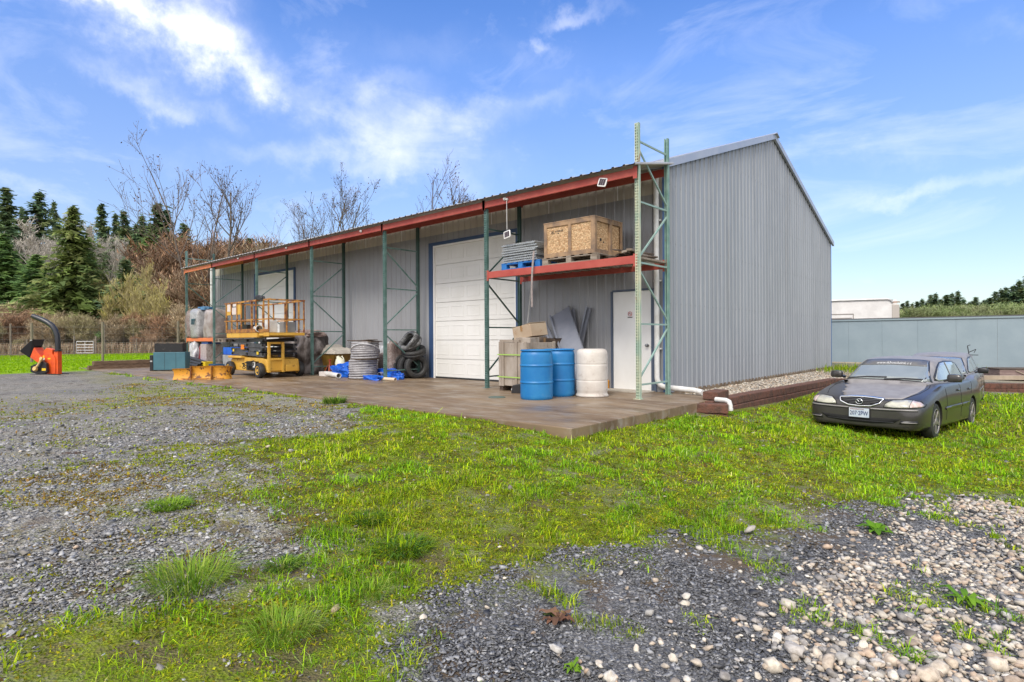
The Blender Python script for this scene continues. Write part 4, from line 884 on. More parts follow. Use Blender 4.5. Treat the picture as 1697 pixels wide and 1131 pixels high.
# two swinging solar lamps
def solar(label,x,z,tilt,cord):
    t=thing('solar_lamp',label,'lamp',(x,-.075,z)); t.rotation_euler=(R(-14),R(tilt),R(8)); t['group']='square solar lamps under the roof beam'
    mb=MB(); s=.085
    mb.prism([(-s+.015,-s),(s-.015,-s),(s,-s+.015),(s,s-.015),(s-.015,s),(-s+.015,s),(-s,s-.015),(-s,-s+.015)],'y',-.012,.012); mb.build('lamp_frame',M['pvc'],t,bevel=.004)
    mb=MB(); mb.bb(-.062,.062,-.016,-.0125,-.062,.062); mb.build('solar_cell',mat('dark_purple_cell',(.03,.015,.025),rough=.12),t)
    mb=MB()
    for k in (-1,1): mb.box(k*.02,-.0175,-.062,.002,.002,.124)
    mb.build('cell_line',M['galv'],t)
    if cord:
        mb=MB(); mb.tube([(x,-.08,z+.10),(x-.01,-.075,4.0)],.006,6); mb.lathe([(.03,0),(.03,.03),(.01,.05)],10,(x-.01,-.05,4.01),Matrix.Rotation(R(90),3,'X')); c=mb.build('hanging_cord',M['pvc'],t); 
        c.matrix_parent_inverse=Matrix.Identity(4); c.matrix_basis=(Matrix.Translation(t.location)@t.rotation_euler.to_matrix().to_4x4()).inverted()
    else:
        mb=MB(); mb.tube([(.03,0,.085),(.05,.02,.12)],.004,6); mb.build('lamp_hook',M['pvc'],t)
solar('square white framed solar lamp hung on the red roof beam near the end frame',-.66,3.93,12,False)
solar('square white framed solar lamp dangling on a cord above the wire decks',-3.02,3.27,-14,True)
# ---------------------------------------------------------------- floor clutter, middle bays
M['wrapgrey']=mat('grey_stretch_wrap',(.34,.34,.34),rough=.3,c2=(.26,.25,.25),scale=5,bump=.6,bscale=14,c3=(.62,.62,.62),stretch=(1,1,2.5))
M['wrapbrown']=mat('brown_wrapped_cloth',(.15,.10,.085),rough=.55,c2=(.24,.19,.17),scale=5,bump=.7,bscale=12,c3=(.35,.32,.31))
M['wrapdark']=mat('dark_grey_tarp',(.08,.065,.06),rough=.5,c2=(.24,.21,.20),scale=3.5,lo=.45,hi=.6,bump=1,bscale=5,stretch=(1,1,.5))
M['wrapwhite']=mat('clear_plastic_wrap',(.55,.55,.56),rough=.2,c2=(.36,.36,.37),scale=6,bump=.7,bscale=12)
M['tarp']=mat('blue_tarp',(.006,.075,.46),rough=.35,c2=(.015,.13,.60),scale=5,bump=.6,bscale=9)
M['conduit']=mat('grey_coil_pipe',(.36,.35,.36),rough=.4,c2=(.27,.26,.27),scale=6)
def spool(label,x,y,z,r,h,n,wrap,board):
    t=thing('coil_spool',label,'pipe coil',(x,y,z)); t['group']='coiled grey pipe spools'
    mb=MB(); rr=random.Random(n)
    mb.lathe([(r*.6,0),(r*.6,h)],20)
    for k in range(n):
        zz=h*(k+.5)/n; mb.tube([(math.cos(a/24*6.283)*(r+rr.uniform(-.006,.006)),math.sin(a/24*6.283)*r,zz+.012*math.sin(a/24*6.283+k)) for a in range(24)],h/n*.52,8,closed=True)
    mb.build('coil',M['conduit'],t,smooth=True)
    mb=MB(); mb.lathe([(r*1.12,0),(r*1.12,.022)],20,(0,0,-.022)); 
    if board: mb.box(-.02,0,h+.005,.80,.50,.022,(0,R(2),.3)); mb.box(.1,.05,h+.030,.5,.3,.018,(0,R(-2),-.2))
    mb.build('flange',M['wooddark'],t)
    if wrap:
        mb=MB(); mb.tube([(math.cos(a)*(r+.03),math.sin(a)*(r+.03),h*(.45+.42*math.sin(a*1.0+2.3))) for a in [i*6.283/24 for i in range(24)]],.022,6,closed=True); mb.build('plastic_band',M['wrapwhite'],t,smooth=True)
        mb=MB(); mb.box(.24,-.265,h*.55,.12,.006,.13,(0,0,.7)); mb.build('paper_tag',M['pvc'],t)
    return t
spool('upper coil of grey pipe with plastic wrapping and boards on top',-8.42,.06,.56,.35,.46,8,True,True)
spool('lower coil of grey pipe standing on the slab between blue tarps',-8.50,.04,.024,.36,.50,9,False,False)
def lump(name,label,cat,loc_,size,m,seed,amp=.18,rz=0,group=None,sub=4):
    mb=MB(); mb.blob((0,0,0),size,seed,amp,sub,rz=rz); o=mb.build(name,m,smooth=not name.startswith('blue_tarp')); o.location=loc_; return tag(o,label,cat,group)
lump('wrapped_bundle','upright sheet of grey plastic wrapping left of the pipe coils','bundle',(-9.15,.40,0),(.55,.45,.86),M['wrapgrey'],3)
lump('brown_sack','brown wrapped sack between the pipe coils and the rack frame','sack',(-8.45,.95,.0),(.75,.55,.70),M['wrapbrown'],5,.12)
lump('plastic_sack','pale plastic wrapped load behind the brown sack','sack',(-8.95,1.18,0),(.75,.4,.92),M['wrapwhite'],9,.15)
def tarp(label,x,y,sx,sy,sz,seed,rz=0): return lump('blue_tarp',label,'tarp',(x,y,0),(sx,sy,sz),M['tarp'],seed,.35,rz,group='crumpled blue tarps')
tarp('crumpled blue tarp left of the pipe coils behind the white pipe',-9.55,.10,.95,.36,.36,2)
tarp('blue tarp heap between pipe coils and rack post, tucked under the brown sack',-8.05,.50,.95,.3,.26,4)
tarp('low blue tarp scrap on the slab just right of the pipe coils',-7.86,-.05,.70,.28,.12,8)
tarp('small blue tarp scrap by the foot of the rack upright in front of the tyres',-7.45,.40,.35,.2,.16,12)
def pipe(label,p0,p1,r,m,name='plastic_pipe',caps=True):
    mb=MB(); p0,p1=Vector(p0),Vector(p1); d=(p1-p0).normalized(); mb.tube([p0,p1],r,20,cap=False); mb.tube([p1,p0],r*.88,20,cap=False)
    # ring ends
    for p in (p0,p1):
        a=d.orthogonal().normalized(); b=d.cross(a); vs=[p+(a*math.cos(t)+b*math.sin(t))*q for q in (r,r*.88) for t in [i*.314159 for i in range(20)]]
        mb.add(vs,[(i,(i+1)%20,20+(i+1)%20,20+i) for i in range(20)])
    return tag(mb.build(name,m,auto=40),label,'pipe')
pipe('short white plastic pipe lying on the slab in front of the blue tarp',(-10.35,-.02,.075),(-9.12,-.33,.075),.07,M['pvc'])
pipe('thin beige pipe lying through the rack upright by the tyres',(-7.75,-.02,.04),(-7.02,.02,.04),.045,mat('beige_pipe',(.62,.50,.36),rough=.45))
pipe('beige pipe end sticking out behind the pipe coils',(-9.7,.65,.12),(-8.9,.1,.2),.05,mat('cream_pipe',(.62,.52,.40),rough=.45))
pipe('grey pipe end sticking out of the blue tarp right of the coils',(-8.3,.72,.14),(-7.98,.2,.12),.06,M['conduit'])
mb=MB(); mb.bb(-10.55,-9.95,-.12,.14,0,.13); o=mb.build('foam_block',mat('white_foam',(.66,.62,.60),rough=.9,c2=(.56,.52,.5)),bevel=.01); tag(o,'flat white foam block on the slab at the foot of a rack post','block')
t=thing('water_jug','cream plastic jug lying beside the blue tarp','jug',(-10.25,.55,.02)); t.rotation_euler=(0,R(-24),R(20))
mb=MB(); mb.lathe([(.02,0),(.13,.01),(.16,.05),(.17,.25),(.15,.42),(.09,.52),(.05,.56),(.05,.60),(0,.60)],24); mb.build('jug_body',mat('cream_plastic',(.66,.64,.50),rough=.4),t,auto=50); mb=MB(); mb.tube([(.08,0,.52),(.15,0,.54),(.17,0,.44),(.16,0,.36)],.016,8); mb.build('handle',mat('cream_plastic_handle',(.66,.64,.50),rough=.4),t,smooth=True)
t=thing('axle_stand','red orange jack stand between the hopper cart and the cream jug','jack stand',(-10.85,.42,0)); rust=mat('red_orange_paint',(.45,.08,.03),rough=.6,c2=(.3,.06,.03),scale=8)
mb=MB()
for sx,sy in ((-1,-1),(1,-1),(1,1),(-1,1)): mb.beam((sx*.16,sy*.14,0),(sx*.035,sy*.035,.30),.035,.02)
mb.split('leg',rust,t); mb=MB(); mb.tube([(0,0,.24),(0,0,.44)],.03,10); mb.bb(-.07,.07,-.025,.025,.44,.47); mb.build('lifting_post',rust,t)
# tub on wheels with pale hood
t=thing('hopper_cart','tapered brown yellow hopper cart with a pale hood behind the white foam block','cart',(-11.45,.92,0),R(4)); yb=mat('brown_yellow_tub',(.28,.17,.03),rough=.5,c2=(.20,.11,.02),scale=4)
mb=MB(); mb.add([(-.30,-.28,.05),(.30,-.28,.05),(.30,.28,.05),(-.30,.28,.05),(-.62,-.42,.62),(.62,-.42,.62),(.62,.42,.62),(-.62,.42,.62)],[(3,2,1,0),(4,5,6,7),(0,1,5,4),(1,2,6,5),(2,3,7,6),(3,0,4,7)]); mb.build('tub',yb,t,bevel=.02)
mb=MB(); mb.add([(-.68,-.46,.63),(.68,-.46,.63),(.68,.46,.63),(-.68,.46,.63),(-.60,-.40,.78),(.62,-.40,.70),(.62,.40,.70),(-.60,.40,.78),(.0,-.2,.92),(.0,.2,.92)],[(3,2,1,0),(0,1,5,4),(2,3,7,6),(3,0,4,7),(1,2,6,5),(4,5,8),(5,6,9,8),(6,7,9),(7,4,8,9)]); mb.build('hood',mat('pale_hood',(.52,.48,.42),rough=.5,c2=(.42,.38,.33),scale=4),t,bevel=.01)
mb=MB(); mb.lathe([(.10,-.03),(.13,-.02),(.13,.02),(.10,.03)],16,(.2,-.34,.13),Matrix.Rotation(R(90),3,'X')); mb.build('wheel',M['black'],t); mb=MB(); mb.beam((-.2,-.4,.8),(-.42,-.42,1.02),.02,.02); mb.build('lever',M['whitedoor'],t)
# tyres
def tyre(label,x,y,z,rot,R0=.33,w_=.2,wrap=False):
    t=thing('car_tyre',label,'tyre',(x,y,z)); t.rotation_euler=rot; t['group']='old tyres'
    P=[(R0*.58,-w_*.42),(R0*.72,-w_*.5),(R0*.92,-w_*.46),(R0*.985,-w_*.36),(R0,-w_*.2),(R0,-w_*.03),(R0*.975,-w_*.02),(R0*.975,w_*.02),(R0,w_*.03),(R0,w_*.2),(R0*.985,w_*.36),(R0*.92,w_*.46),(R0*.72,w_*.5),(R0*.58,w_*.42),(R0*.60,0),(R0*.58,-w_*.42)]
    mb=MB(); mb.lathe(P,32,capb=False,capt=False); mb.build('carcass',M['black'],t,smooth=True)
    if wrap:
        mb=MB(); 
        for k in range(3): mb.tube([(math.cos(a)*R0*.80*(1+.05*math.sin(3*a+k)),math.sin(a)*R0*.80,w_*.5*math.sin(a*1.0+k*2)+.02) for a in [i*6.283/26 for i in range(26)]],.055+.01*k,6,closed=True)
        mb.build('plastic_wrap',mat('dark_film',(.20,.20,.20),rough=.15,c2=(.06,.06,.06),scale=6,bump=.8,bscale=12),t,smooth=True)
    return t
for k,(x,y,z,rx,rz) in enumerate([(-7.40,1.00,.33,86,20),(-7.64,.94,.33,88,14),(-7.88,.90,.33,84,12)]):
    tyre(['black tyre standing upright, rightmost of the row beside the big overhead door','black tyre standing in the middle of the upright row','black tyre standing upright, leftmost of the row next to the brown sack'][k],x,y,z,(R(90),0,R(72+k*4)))
tyre('tyre lying tilted under the plastic wrapped one on the pile',-7.50,1.0,.74,(R(18),R(12),0),.33,.2)
tyre('plastic wrapped tyre on top of the tyre pile beside the overhead door',-7.52,.90,.98,(R(52),R(-12),R(10)),.32,.2,True)
lump('wrapped_bundle','brown and white wrapped roll leaning on the tyres','bundle',(-8.05,.72,0),(.40,.5,.98),M['wrapbrown'],17,.15)
mb=MB(); mb.bb(-7.02,-6.50,.10,.13,1.30,1.345); mb.bb(-7.02,-6.5,.13,.16,1.315,1.33)
# big dark wrapped bundle right of the scissor lift
lump('tarped_load','large dark brown tarp wrapped load on the slab right of the scissor lift','covered load',(-12.35,.42,.0),(1.7,1.1,1.30),M['wrapdark'],23,.16,rz=.1,sub=5)
lump('crumpled_wrapping','crumpled pinkish wrapping on top of the dark tarped load','wrapping',(-12.0,.40,1.16),(1.0,.7,.22),mat('pinkish_wrap',(.38,.29,.26),rough=.5,c2=(.22,.15,.13),scale=6,bump=.7,bscale=12),27,.35)
# ---------------------------------------------------------------- far bay shelf load
xs0=FX[6]; ZL=1.165
lump('wrapped_load','brown and white wrapped load at the left end of the orange shelf','covered load',(-21.45,.32,ZL),(.60,.7,1.15),M['wrapbrown'],31,.14)
lump('wrapped_load','grey plastic wrapped load with dark writing in the middle of the orange shelf','covered load',(-20.62,.30,ZL),(.95,.75,1.22),M['wrapgrey'],33,.09)
lump('wrapped_load','pinkish brown wrapped load at the right end of the orange shelf behind the rack post','covered load',(-19.35,.35,ZL-.02),(.95,.75,1.15),mat('pink_grey_wrap',(.26,.21,.19),rough=.45,c2=(.38,.34,.32),scale=3,bump=.6,bscale=8),37,.1)
mb=MB()
for k in range(5): mb.box(-20.72+k*.08,-.085,ZL+.56,.035,.01,.20)
mb.bb(-20.75,-20.35,-.085,-.075,ZL+.74,ZL+.80)
tag(mb.build('printed_label',mat('dark_teal_print',(.03,.08,.10),rough=.5)),'dark printed marks on the grey wrapped load','label')
lump('crumpled_cover','crumpled blue cover on top of the grey wrapped load','cover',(-20.35,.4,ZL+1.14),(.6,.5,.16),mat('blue_cover',(.03,.12,.26),rough=.4,c2=(.08,.2,.34)),41,.3)
pallet('wood_pallet','dark pallet end hanging past the orange shelf next to the scissor lift',-18.75,-17.9,.05,.95,1.0,M['wood'])
M['bluebox']=mat('blue_bin_plastic',(.02,.06,.22),rough=.5,c2=(.03,.08,.28)); M['grid']=mat('pale_printed_carton',(.48,.43,.40),rough=.7,c2=(.30,.22,.20),scale=9,stretch=(3,3,1))
carton('tall pale patterned carton stack under the orange shelf',-19.75,.32,0,.62,.6,.92,(0,0,0),M['grid'],name='carton_stack',flaps=False)
carton('dark blue bin on top of the pale patterned cartons',-19.75,.32,.925,.66,.5,.15,(0,0,0),M['bluebox'],name='storage_bin',cat='bin',flaps=False)
carton('blue crate above the grey tub behind the scissor lift wheel',-17.6,.40,.52,.80,.6,.28,(0,0,0),M['tarp'],name='storage_bin',cat='bin',flaps=False)
carton('grey tub under the blue crate behind the scissor lift',-17.6,.40,0,.85,.62,.51,(0,0,0),mat('grey_tub',(.36,.36,.35),rough=.6,c2=(.28,.28,.27)),name='storage_bin',cat='bin',flaps=False)
carton('yellow box on the slab beside the foot of the rack post',-18.9,-.15,0,.30,.3,.24,(0,0,.1),mat('yellow_box',(.70,.50,.02),rough=.5),name='storage_box',flaps=False)
carton('flat dark blue box right of the rack post behind the yellow blade',-17.85,-.2,0,.62,.35,.17,(0,0,0),mat('petrol_blue_box',(.015,.07,.15),rough=.5),name='storage_box',flaps=False)
lump('white_bag','white plastic bag sagging under the orange shelf beam','bag',(-20.75,.1,.02),(.5,.4,.95),M['wrapwhite'],43,.25)
lump('red_bag','dark red bag pressed against the pale cartons','bag',(-20.2,.2,.1),(.35,.3,.75),mat('dark_red_bag',(.20,.02,.02),rough=.5),47,.25)
lump('blue_tarp','blue tarp scrap under the orange shelf behind the black pipes','tarp',(-19.9,-.12,.02),(.8,.3,.26),M['tarp'],49,.3,group='crumpled blue tarps')
for k in range(3): pipe(['black pipe, upper of the three lying under the orange shelf','black pipe, middle of the three lying under the orange shelf','black pipe, lowest of the three lying on the slab'][k],(-20.6,-.30-.12*k,.40-.13*k),(-18.9,-.22-.12*k,.20-.06*k),.07,M['black'])
# ---------------------------------------------------------------- teal cabinet with black toolbox
M['teal']=mat('teal_cabinet_paint',(.045,.135,.175),rough=.45,c2=(.055,.16,.20),scale=2)
t=thing('teal_cabinet','teal steel cabinet lying on the slab left of the racking','cabinet',(-17.85,-1.72,0),R(0))
cx=Vector((math.cos(R(62)),math.sin(R(62)),0))
t.rotation_euler=(0,0,R(56)); mb=MB(); mb.bb(-.52,.50,-.30,.30,.03,.66); mb.build('cabinet_body',M['teal'],t,bevel=.012)
mb=MB()
for x in (-.16,.20): mb.bb(x-.004,x+.004,-.303,-.3005,.05,.64)
mb.build('panel_seam',M['blackp'],t)
mb=MB(); mb.bb(-.64,-.54,-.27,.2,.0,.56); mb.build('end_housing',M['blackp'],t,bevel=.01); mb=MB(); mb.bb(-.63,-.56,-.276,-.27,.32,.37); mb.build('handle',M['galv'],t)
t=thing('toolbox','black rusty toolbox resting on the teal cabinet','toolbox',(-17.85,-1.72,.662),R(56)); mb=MB(); mb.bb(-.50,.40,-.24,.24,0,.30); mb.build('box_body',mat('scratched_black_paint',(.012,.012,.013),rough=.4,c2=(.05,.045,.04),scale=14,lo=.62,hi=.66),t,bevel=.01)
mb=MB(); mb.bb(-.512,.412,-.25,.25,.30,.325); mb.build('lid',mat('rust_edged_lid',(.03,.028,.026),rough=.5,c2=(.14,.10,.07),scale=9),t,bevel=.006)
# ---------------------------------------------------------------- yellow snow blade
M['yel']=mat('yellow_machine_paint',(.62,.27,.02),rough=.55,c2=(.70,.34,.04),scale=3,rust=(.11,.035,.015),rl=.53,rh=.60,rs=6)
M['yellift']=mat('lift_yellow_paint',(.58,.31,.035),rough=.5,c2=(.64,.38,.06),scale=3,rust=(.13,.05,.02),rl=.60,rh=.66,rs=5)
t=thing('snow_blade','rusty yellow curved blade lying on the slab in front of the scissor lift','blade',(-12.05,-2.85,0))
def bladeseg(mb,P,h,zoff=0):
    k=8
    for (a,b) in zip(P[:-1],P[1:]):
        a=Vector((*a,0));b=Vector((*b,0)); d=(b-a).normalized(); n=Vector((d.y,-d.x,0))
        prof=[(.06*math.sin(math.pi*j/k)+.10*(j/k-.5)**2*2,h*j/k) for j in range(k+1)]
        vs=[p+n*(.06-q)+Vector((0,0,z+zoff)) for p in (a,b) for q,z in prof]+[p+n*(.03-q)+Vector((0,0,z+zoff)) for p in (a,b) for q,z in prof]
        m_=k+1; fs=[(j,m_+j,m_+j+1,j+1) for j in range(k)]+[(2*m_+j,2*m_+j+1,3*m_+j+1,3*m_+j) for j in range(k)]
        fs+=[(0,2*m_,3*m_,m_),(k,m_+k,3*m_+k,2*m_+k)]+[(j,j+1,2*m_+j+1,2*m_+j) for j in range(k)]+[(m_+j,3*m_+j,3*m_+j+1,m_+j+1) for j in range(k)]
        mb.add(vs,fs)
c0=Vector((-12.05,-2.85)); q=[Vector(p)-c0 for p in ((-12.35,-3.42),(-11.98,-3.02),(-11.55,-2.62),(-11.48,-2.45),(-11.60,-2.25))]
W_=[Vector(p)-c0 for p in ((-12.42,-3.40),(-12.35,-3.44),(-12.20,-3.32),(-11.98,-3.12),(-11.98,-3.10),(-11.78,-2.92),(-11.58,-2.72),(-11.47,-2.58),(-11.43,-2.46),(-11.46,-2.34),(-11.56,-2.24))]
HH=[.26,.30,.31,.31,.37,.37,.38,.38,.37,.35,.32]; vs=[]; k=10; n=len(W_)
for side in (0,.022):
    for a_,(p,h_) in enumerate(zip(W_,HH)):
        d=(W_[min(a_+1,n-1)]-W_[max(a_-1,0)]).normalized(); nn_=Vector((d.y,-d.x))
        for j_ in range(k+1):
            f_=j_/k; o_=.05-.05*math.sin(math.pi*(f_*.9+.05))+.02*(f_>.93)-side; r_=p+nn_*o_; vs.append((r_.x,r_.y,h_*f_+.004))
fs=[]; m_=k+1
for a_ in range(n-1):
    for j_ in range(k):
        b_=a_*m_+j_; fs.append((b_,b_+m_,b_+m_+1,b_+1)); b2=b_+n*m_; fs.append((b2,b2+1,b2+m_+1,b2+m_))
    for j_ in (0,k): b_=a_*m_+j_; fs.append((b_,b_+n*m_,b_+m_+n*m_,b_+m_) if j_==0 else (b_,b_+m_,b_+m_+n*m_,b_+n*m_))
for a_ in (0,n-1):
    for j_ in range(k): b_=a_*m_+j_; fs.append((b_,b_+1,b_+1+n*m_,b_+n*m_))
mb=MB(); mb.add(vs,fs); mb.build('mouldboard',M['yel'],t,auto=50)
rm_=mat('rusty_edge',(.16,.06,.025),rough=.8,c2=(.4,.18,.03),scale=9)
for q_ in (W_[4],W_[6]): mb=MB(); mb.box(q_.x+.05,q_.y-.05,0,.022,.10,.37,R(48)); mb.build('rib',rm_,t)
for a_,b_ in ((0,4),(4,8)): mb=MB(); mb.beam((W_[a_].x+.05,W_[a_].y-.05,.02),(W_[b_].x+.05,W_[b_].y-.05,.02),.03,.04); mb.build('cutting_edge',rm_,t)
mb=MB(); mb.beam((q[1].x,q[1].y+.1,.2),(q[2].x-.25,q[2].y+.2,.2),.06,.06); mb.build('back_bar',M['yel'],t)
# ---------------------------------------------------------------- scissor lift
t=thing('scissor_lift','rusty yellow scissor lift with railed platform parked in front of the far overhead door','scissor lift',(-12.1,-1.05,0),R(-2))
def wheel(parent,x,y,r,w_,rimm,name='wheel',hub=.5):
    e=bpy.data.objects.new(name,None); col.objects.link(e); e.parent=parent; e.location=(x,y,r)
    Mx=Matrix.Rotation(R(90),3,'X')
    P=[(r*.6,-w_*.42),(r*.72,-w_*.5),(r*.93,-w_*.44),(r,-w_*.25),(r,w_*.25),(r*.93,w_*.44),(r*.72,w_*.5),(r*.6,w_*.42)]
    mb=MB(); mb.lathe(P,28,M=Mx); mb.build('tyre',M['black'],e,auto=35)
    mb=MB(); mb.lathe([(r*.55,w_*.44),(r*.58,w_*.46),(r*.5,w_*.46),(r*.4,w_*.38),(r*.2,w_*.40),(r*.18,w_*.5),(0,w_*.5)],20,M=Mx,capb=False)
    mb.lathe([(r*.55,-w_*.44),(r*.58,-w_*.46),(r*.5,-w_*.46),(r*.4,-w_*.38),(r*.2,-w_*.40),(r*.18,-w_*.5),(0,-w_*.5)],20,M=Mx,capb=False); mb.build('rim',rimm,e,auto=35); return e
for x,y in ((1.02,-.55),(-1.15,-.55),(1.02,.62),(-1.15,.62)): wheel(t,x,y,.215,.16,M['yellift'])
mb=MB(); mb.prism([(-1.35,.16),(1.28,.16),(1.28,.30),(1.22,.52),(.95,.56),(-.55,.56),(-.6,.50),(-1.30,.52),(-1.38,.44)],'y',-.45,.50); mb.build('chassis',M['yellift'],t,bevel=.02)
mb=MB(); mb.bb(-1.32,-.3,-.56,.58,.53,.60); mb.build('chassis_cover',M['yellift'],t,bevel=.02)
mb=MB(); mb.bb(.1,.72,-.56,-.455,.20,.46); mb.build('motor_bay',M['blackp'],t); mb=MB(); rr=random.Random(4)
for k in range(14): 
    x=rr.uniform(-.1,.7); z=rr.uniform(.25,.46); mb.tube([(x,-.57,z),(x+rr.uniform(-.1,.1),-.60,z+rr.uniform(-.05,.08)),(x+rr.uniform(-.2,.2),-.57,z+rr.uniform(-.12,.08))],.012,6)
mb.build('hose',M['black'],t,smooth=True); mb=MB(); mb.bb(.60,.74,-.575,-.56,.28,.44); mb.build('data_plate',M['pvc'],t)
# end ladder frame
mb=MB()
for y in (-.42,-.02): mb.bb(1.30,1.36,y-.035,y+.035,.16,1.02)
for z in (.50,.96): mb.bb(1.30,1.36,-.385,-.055,z,z+.06)
mb.build('ladder',M['yellift'],t,bevel=.006)
mb=MB(); mb.bb(1.281,1.36,.05,.42,.18,.36); mb.bb(1.281,1.33,-.39,-.05,.20,.48); mb.build('end_bumper',M['yellift'],t,bevel=.01)
M['scis']=mat('dark_scissor_steel',(.055,.055,.062),rough=.45,c2=(.085,.085,.09),scale=5)
mb=MB()
for k in range(4):
    z0_=.62+k*.13
    for y in (-.46,.40):
        s_=1 if k%2 else -1; yy=y+(.03 if k%2 else 0)
        mb.beam((-1.18,yy,z0_+.055-s_*.03),(1.15,yy,z0_+.055+s_*.03),.05,.112)
mb.split('scissor_arm',M['scis'],t,bevel=.005)
mb=MB()
for k in range(4):
    for x in (-1.12,0,1.1): mb.tube([(x,-.52,.675+k*.13),(x,.50,.675+k*.13)],.035,10)
mb.split('pivot_pin',M['blackp'],t,chunk=20)
mb=MB(); mb.bb(-.42,-.18,-.515,-.505,.80,.94); mb.build('warning_label',mat('orange_label',(.75,.22,.02),rough=.4),t); mb=MB(); mb.bb(.72,.84,-.515,-.505,.66,.74); mb.bb(-1.05,-.95,-.515,-.505,.73,.81); mb.build('caution_label',mat('yellow_label',(.7,.5,.03)),t); mb=MB(); mb.bb(-.95,-.66,-.515,-.507,.90,.97); mb.build('model_label',mat('grey_label',(.2,.2,.2)),t)
# platform
PX0,PX1=-1.25,1.0; EX=1.72; py0,py1=-.62,.50
pf=bpy.data.objects.new('platform',None); col.objects.link(pf); pf.parent=t
mb=MB(); mb.bb(PX0,PX1,py0,py1,1.15,1.29); mb.bb(PX1+.002,EX,py0+.05,py1-.05,1.20,1.28); mb.bb(EX-.35,EX,py0+.045,py0+.03,1.18,1.34); mb.build('deck',M['yellift'],pf,bevel=.008)
mb=MB(); mb.bb(PX0,PX1,py0-.01,py0+.005,1.292,1.40); mb.bb(PX1,EX,py0+.03,py0+.045,1.285,1.38); mb.split('toe_board',mat('rusty_toe_board',(.38,.17,.035),rough=.6,c2=(.2,.08,.03),scale=5),pf)
mb=MB(); rust2=mat('rusted_rail_paint',(.50,.24,.045),rough=.6,c2=(.17,.06,.025),scale=5,lo=.44,hi=.58)
for yy,xa,xb,xs__ in ((py0,PX0-.12,PX1,(PX0,PX0+.42,PX0+.84,PX0+1.15,PX0+1.9,PX1-.05)),(py1,PX0-.12,PX1,(PX0,PX0+.8,PX0+1.6,PX1-.05)),(py0+.05,PX1-.5,EX+.06,(PX1-.45,PX1+.35,EX-.05)),(py1-.05,PX1-.5,EX,(PX1+.35,EX-.05))):
    for x in xs__: mb.beam((x,yy,1.29),(x,yy,2.20),.035,.035)
    mb.beam((xa,yy,2.20),(xb,yy,2.20),.04,.045); mb.beam((xa,yy,1.66),(xb,yy,1.66),.035,.035)
for x,ya,yb_ in ((PX0,py0,py1),(EX-.05,py0+.05,py1-.05)):
    mb.beam((x,ya,2.2),(x,yb_,2.2),.04,.04); mb.beam((x,ya,1.66),(x,yb_,1.66),.035,.035); mb.beam((x,(ya+yb_)/2,1.29),(x,(ya+yb_)/2,2.2),.035,.035)
mb.build('guard_rail',rust2,pf)
mb=MB(); mb.bb(PX0+.05,PX0+.38,py0-.006,py0+.02,1.84,2.14); mb.bb(PX0+.47,PX0+.80,py0-.006,py0+.02,1.84,2.02); mb.bb(PX0+.88,PX0+1.14,py0-.006,py0+.02,1.84,2.14); mb.split('panel_board',M['yellift'],pf)
mb=MB(); mb.bb(PX0+.10,PX0+.34,py0-.012,py0-.0065,1.95,2.17); mb.bb(PX0+.48,PX0+.79,py0-.012,py0-.0065,1.85,2.06); mb.bb(PX0+.55,PX0+.79,py0-.012,py0-.0065,2.09,2.17); mb.build('notice',mat('faded_notice',(.62,.50,.44),rough=.6,c2=(.66,.62,.58),scale=9),pf)
mb=MB(); mb.bb(PX0+.12,PX0+.75,-.3,.1,1.291,1.55); mb.build('control_box',M['blackp'],pf)
carton('white slatted crate standing on the lift platform',-11.0,-1.35,1.295,.26,.26,.34,(0,0,0),M['pvc'],name='plastic_crate',cat='crate',flaps=False)
carton('clear grey bin at the outer end of the lift platform',-10.62,-1.05,1.285,.26,.35,.30,(0,0,0),mat('smoky_bin',(.22,.22,.22),rough=.3),name='storage_bin',cat='bin',flaps=False)
o=pipe('white bucket tube lying at the edge of the lift platform',(-11.55,-1.52,1.40),(-11.05,-1.66,1.40),.10,M['pvc'],name='white_tube')
mb=MB(); mb.blob((0,0,0),(.44,.12,.13),55,.3,3); o=mb.build('glove',M['black'],smooth=True); o.location=(-11.0,-1.66,2.20); o.rotation_euler=(0,R(10),0); tag(o,'black work glove lying on the top rail of the scissor lift','glove')
# ---------------------------------------------------------------- wood chipper
M['org']=mat('orange_machine_paint',(.74,.10,.010),rough=.45,c2=(.60,.07,.012),scale=4,rust=(.22,.06,.02),rl=.66,rh=.72,rs=6)
t=thing('wood_chipper','orange and black wood chipper with a curved chute standing at the edge of the lawn','wood chipper',(-19.35,-5.05,gz(-19.35,-5.05)))
# local frame: u along picture right, built facing the yard
t.rotation_euler=(0,0,R(40)); t.scale=(.66,.72,.80)
def pr(n,poly,y0_,y1_,m,bev=.01,par=None):
    mb=MB(); mb.prism(poly,'y',y0_,y1_); return mb.build(n,m,par or t,bevel=bev)
pr('drum_housing',[(.10,.02)]+[(.10+.0,.55)]+[(.34+.40*math.cos(a)*1.0-.12,.55+.34*math.sin(a)) for a in [2.6,2.2,1.8,1.4,1.0,.6,.2]]+[(.60,.02)],-.16,.16,M['org'])
pr('hopper',[(-.62,.72),(-.42,1.12),(-.05,.72),(.02,.50),(-.12,.42),(-.62,.72)][:5],-.24,.24,M['org'])
mb=MB(); mb.add([(-.70,-.2,.70),(-.42,-.2,1.16),(-.42,.2,1.16),(-.70,.2,.70),(-1.08,-.34,.98),(-.40,-.34,1.46),(-.40,.34,1.46),(-1.08,.34,.98)],[(0,1,5,4),(1,2,6,5),(2,3,7,6),(3,0,4,7),(4,5,6,7)]); mb.build('feed_chute',M['blackp'],t,bevel=.01)
mb=MB(); mb.beam((-.46,-.36,1.42),(-.46,.36,1.42),.10,.03); mb.build('chute_lip',M['galv'],t)
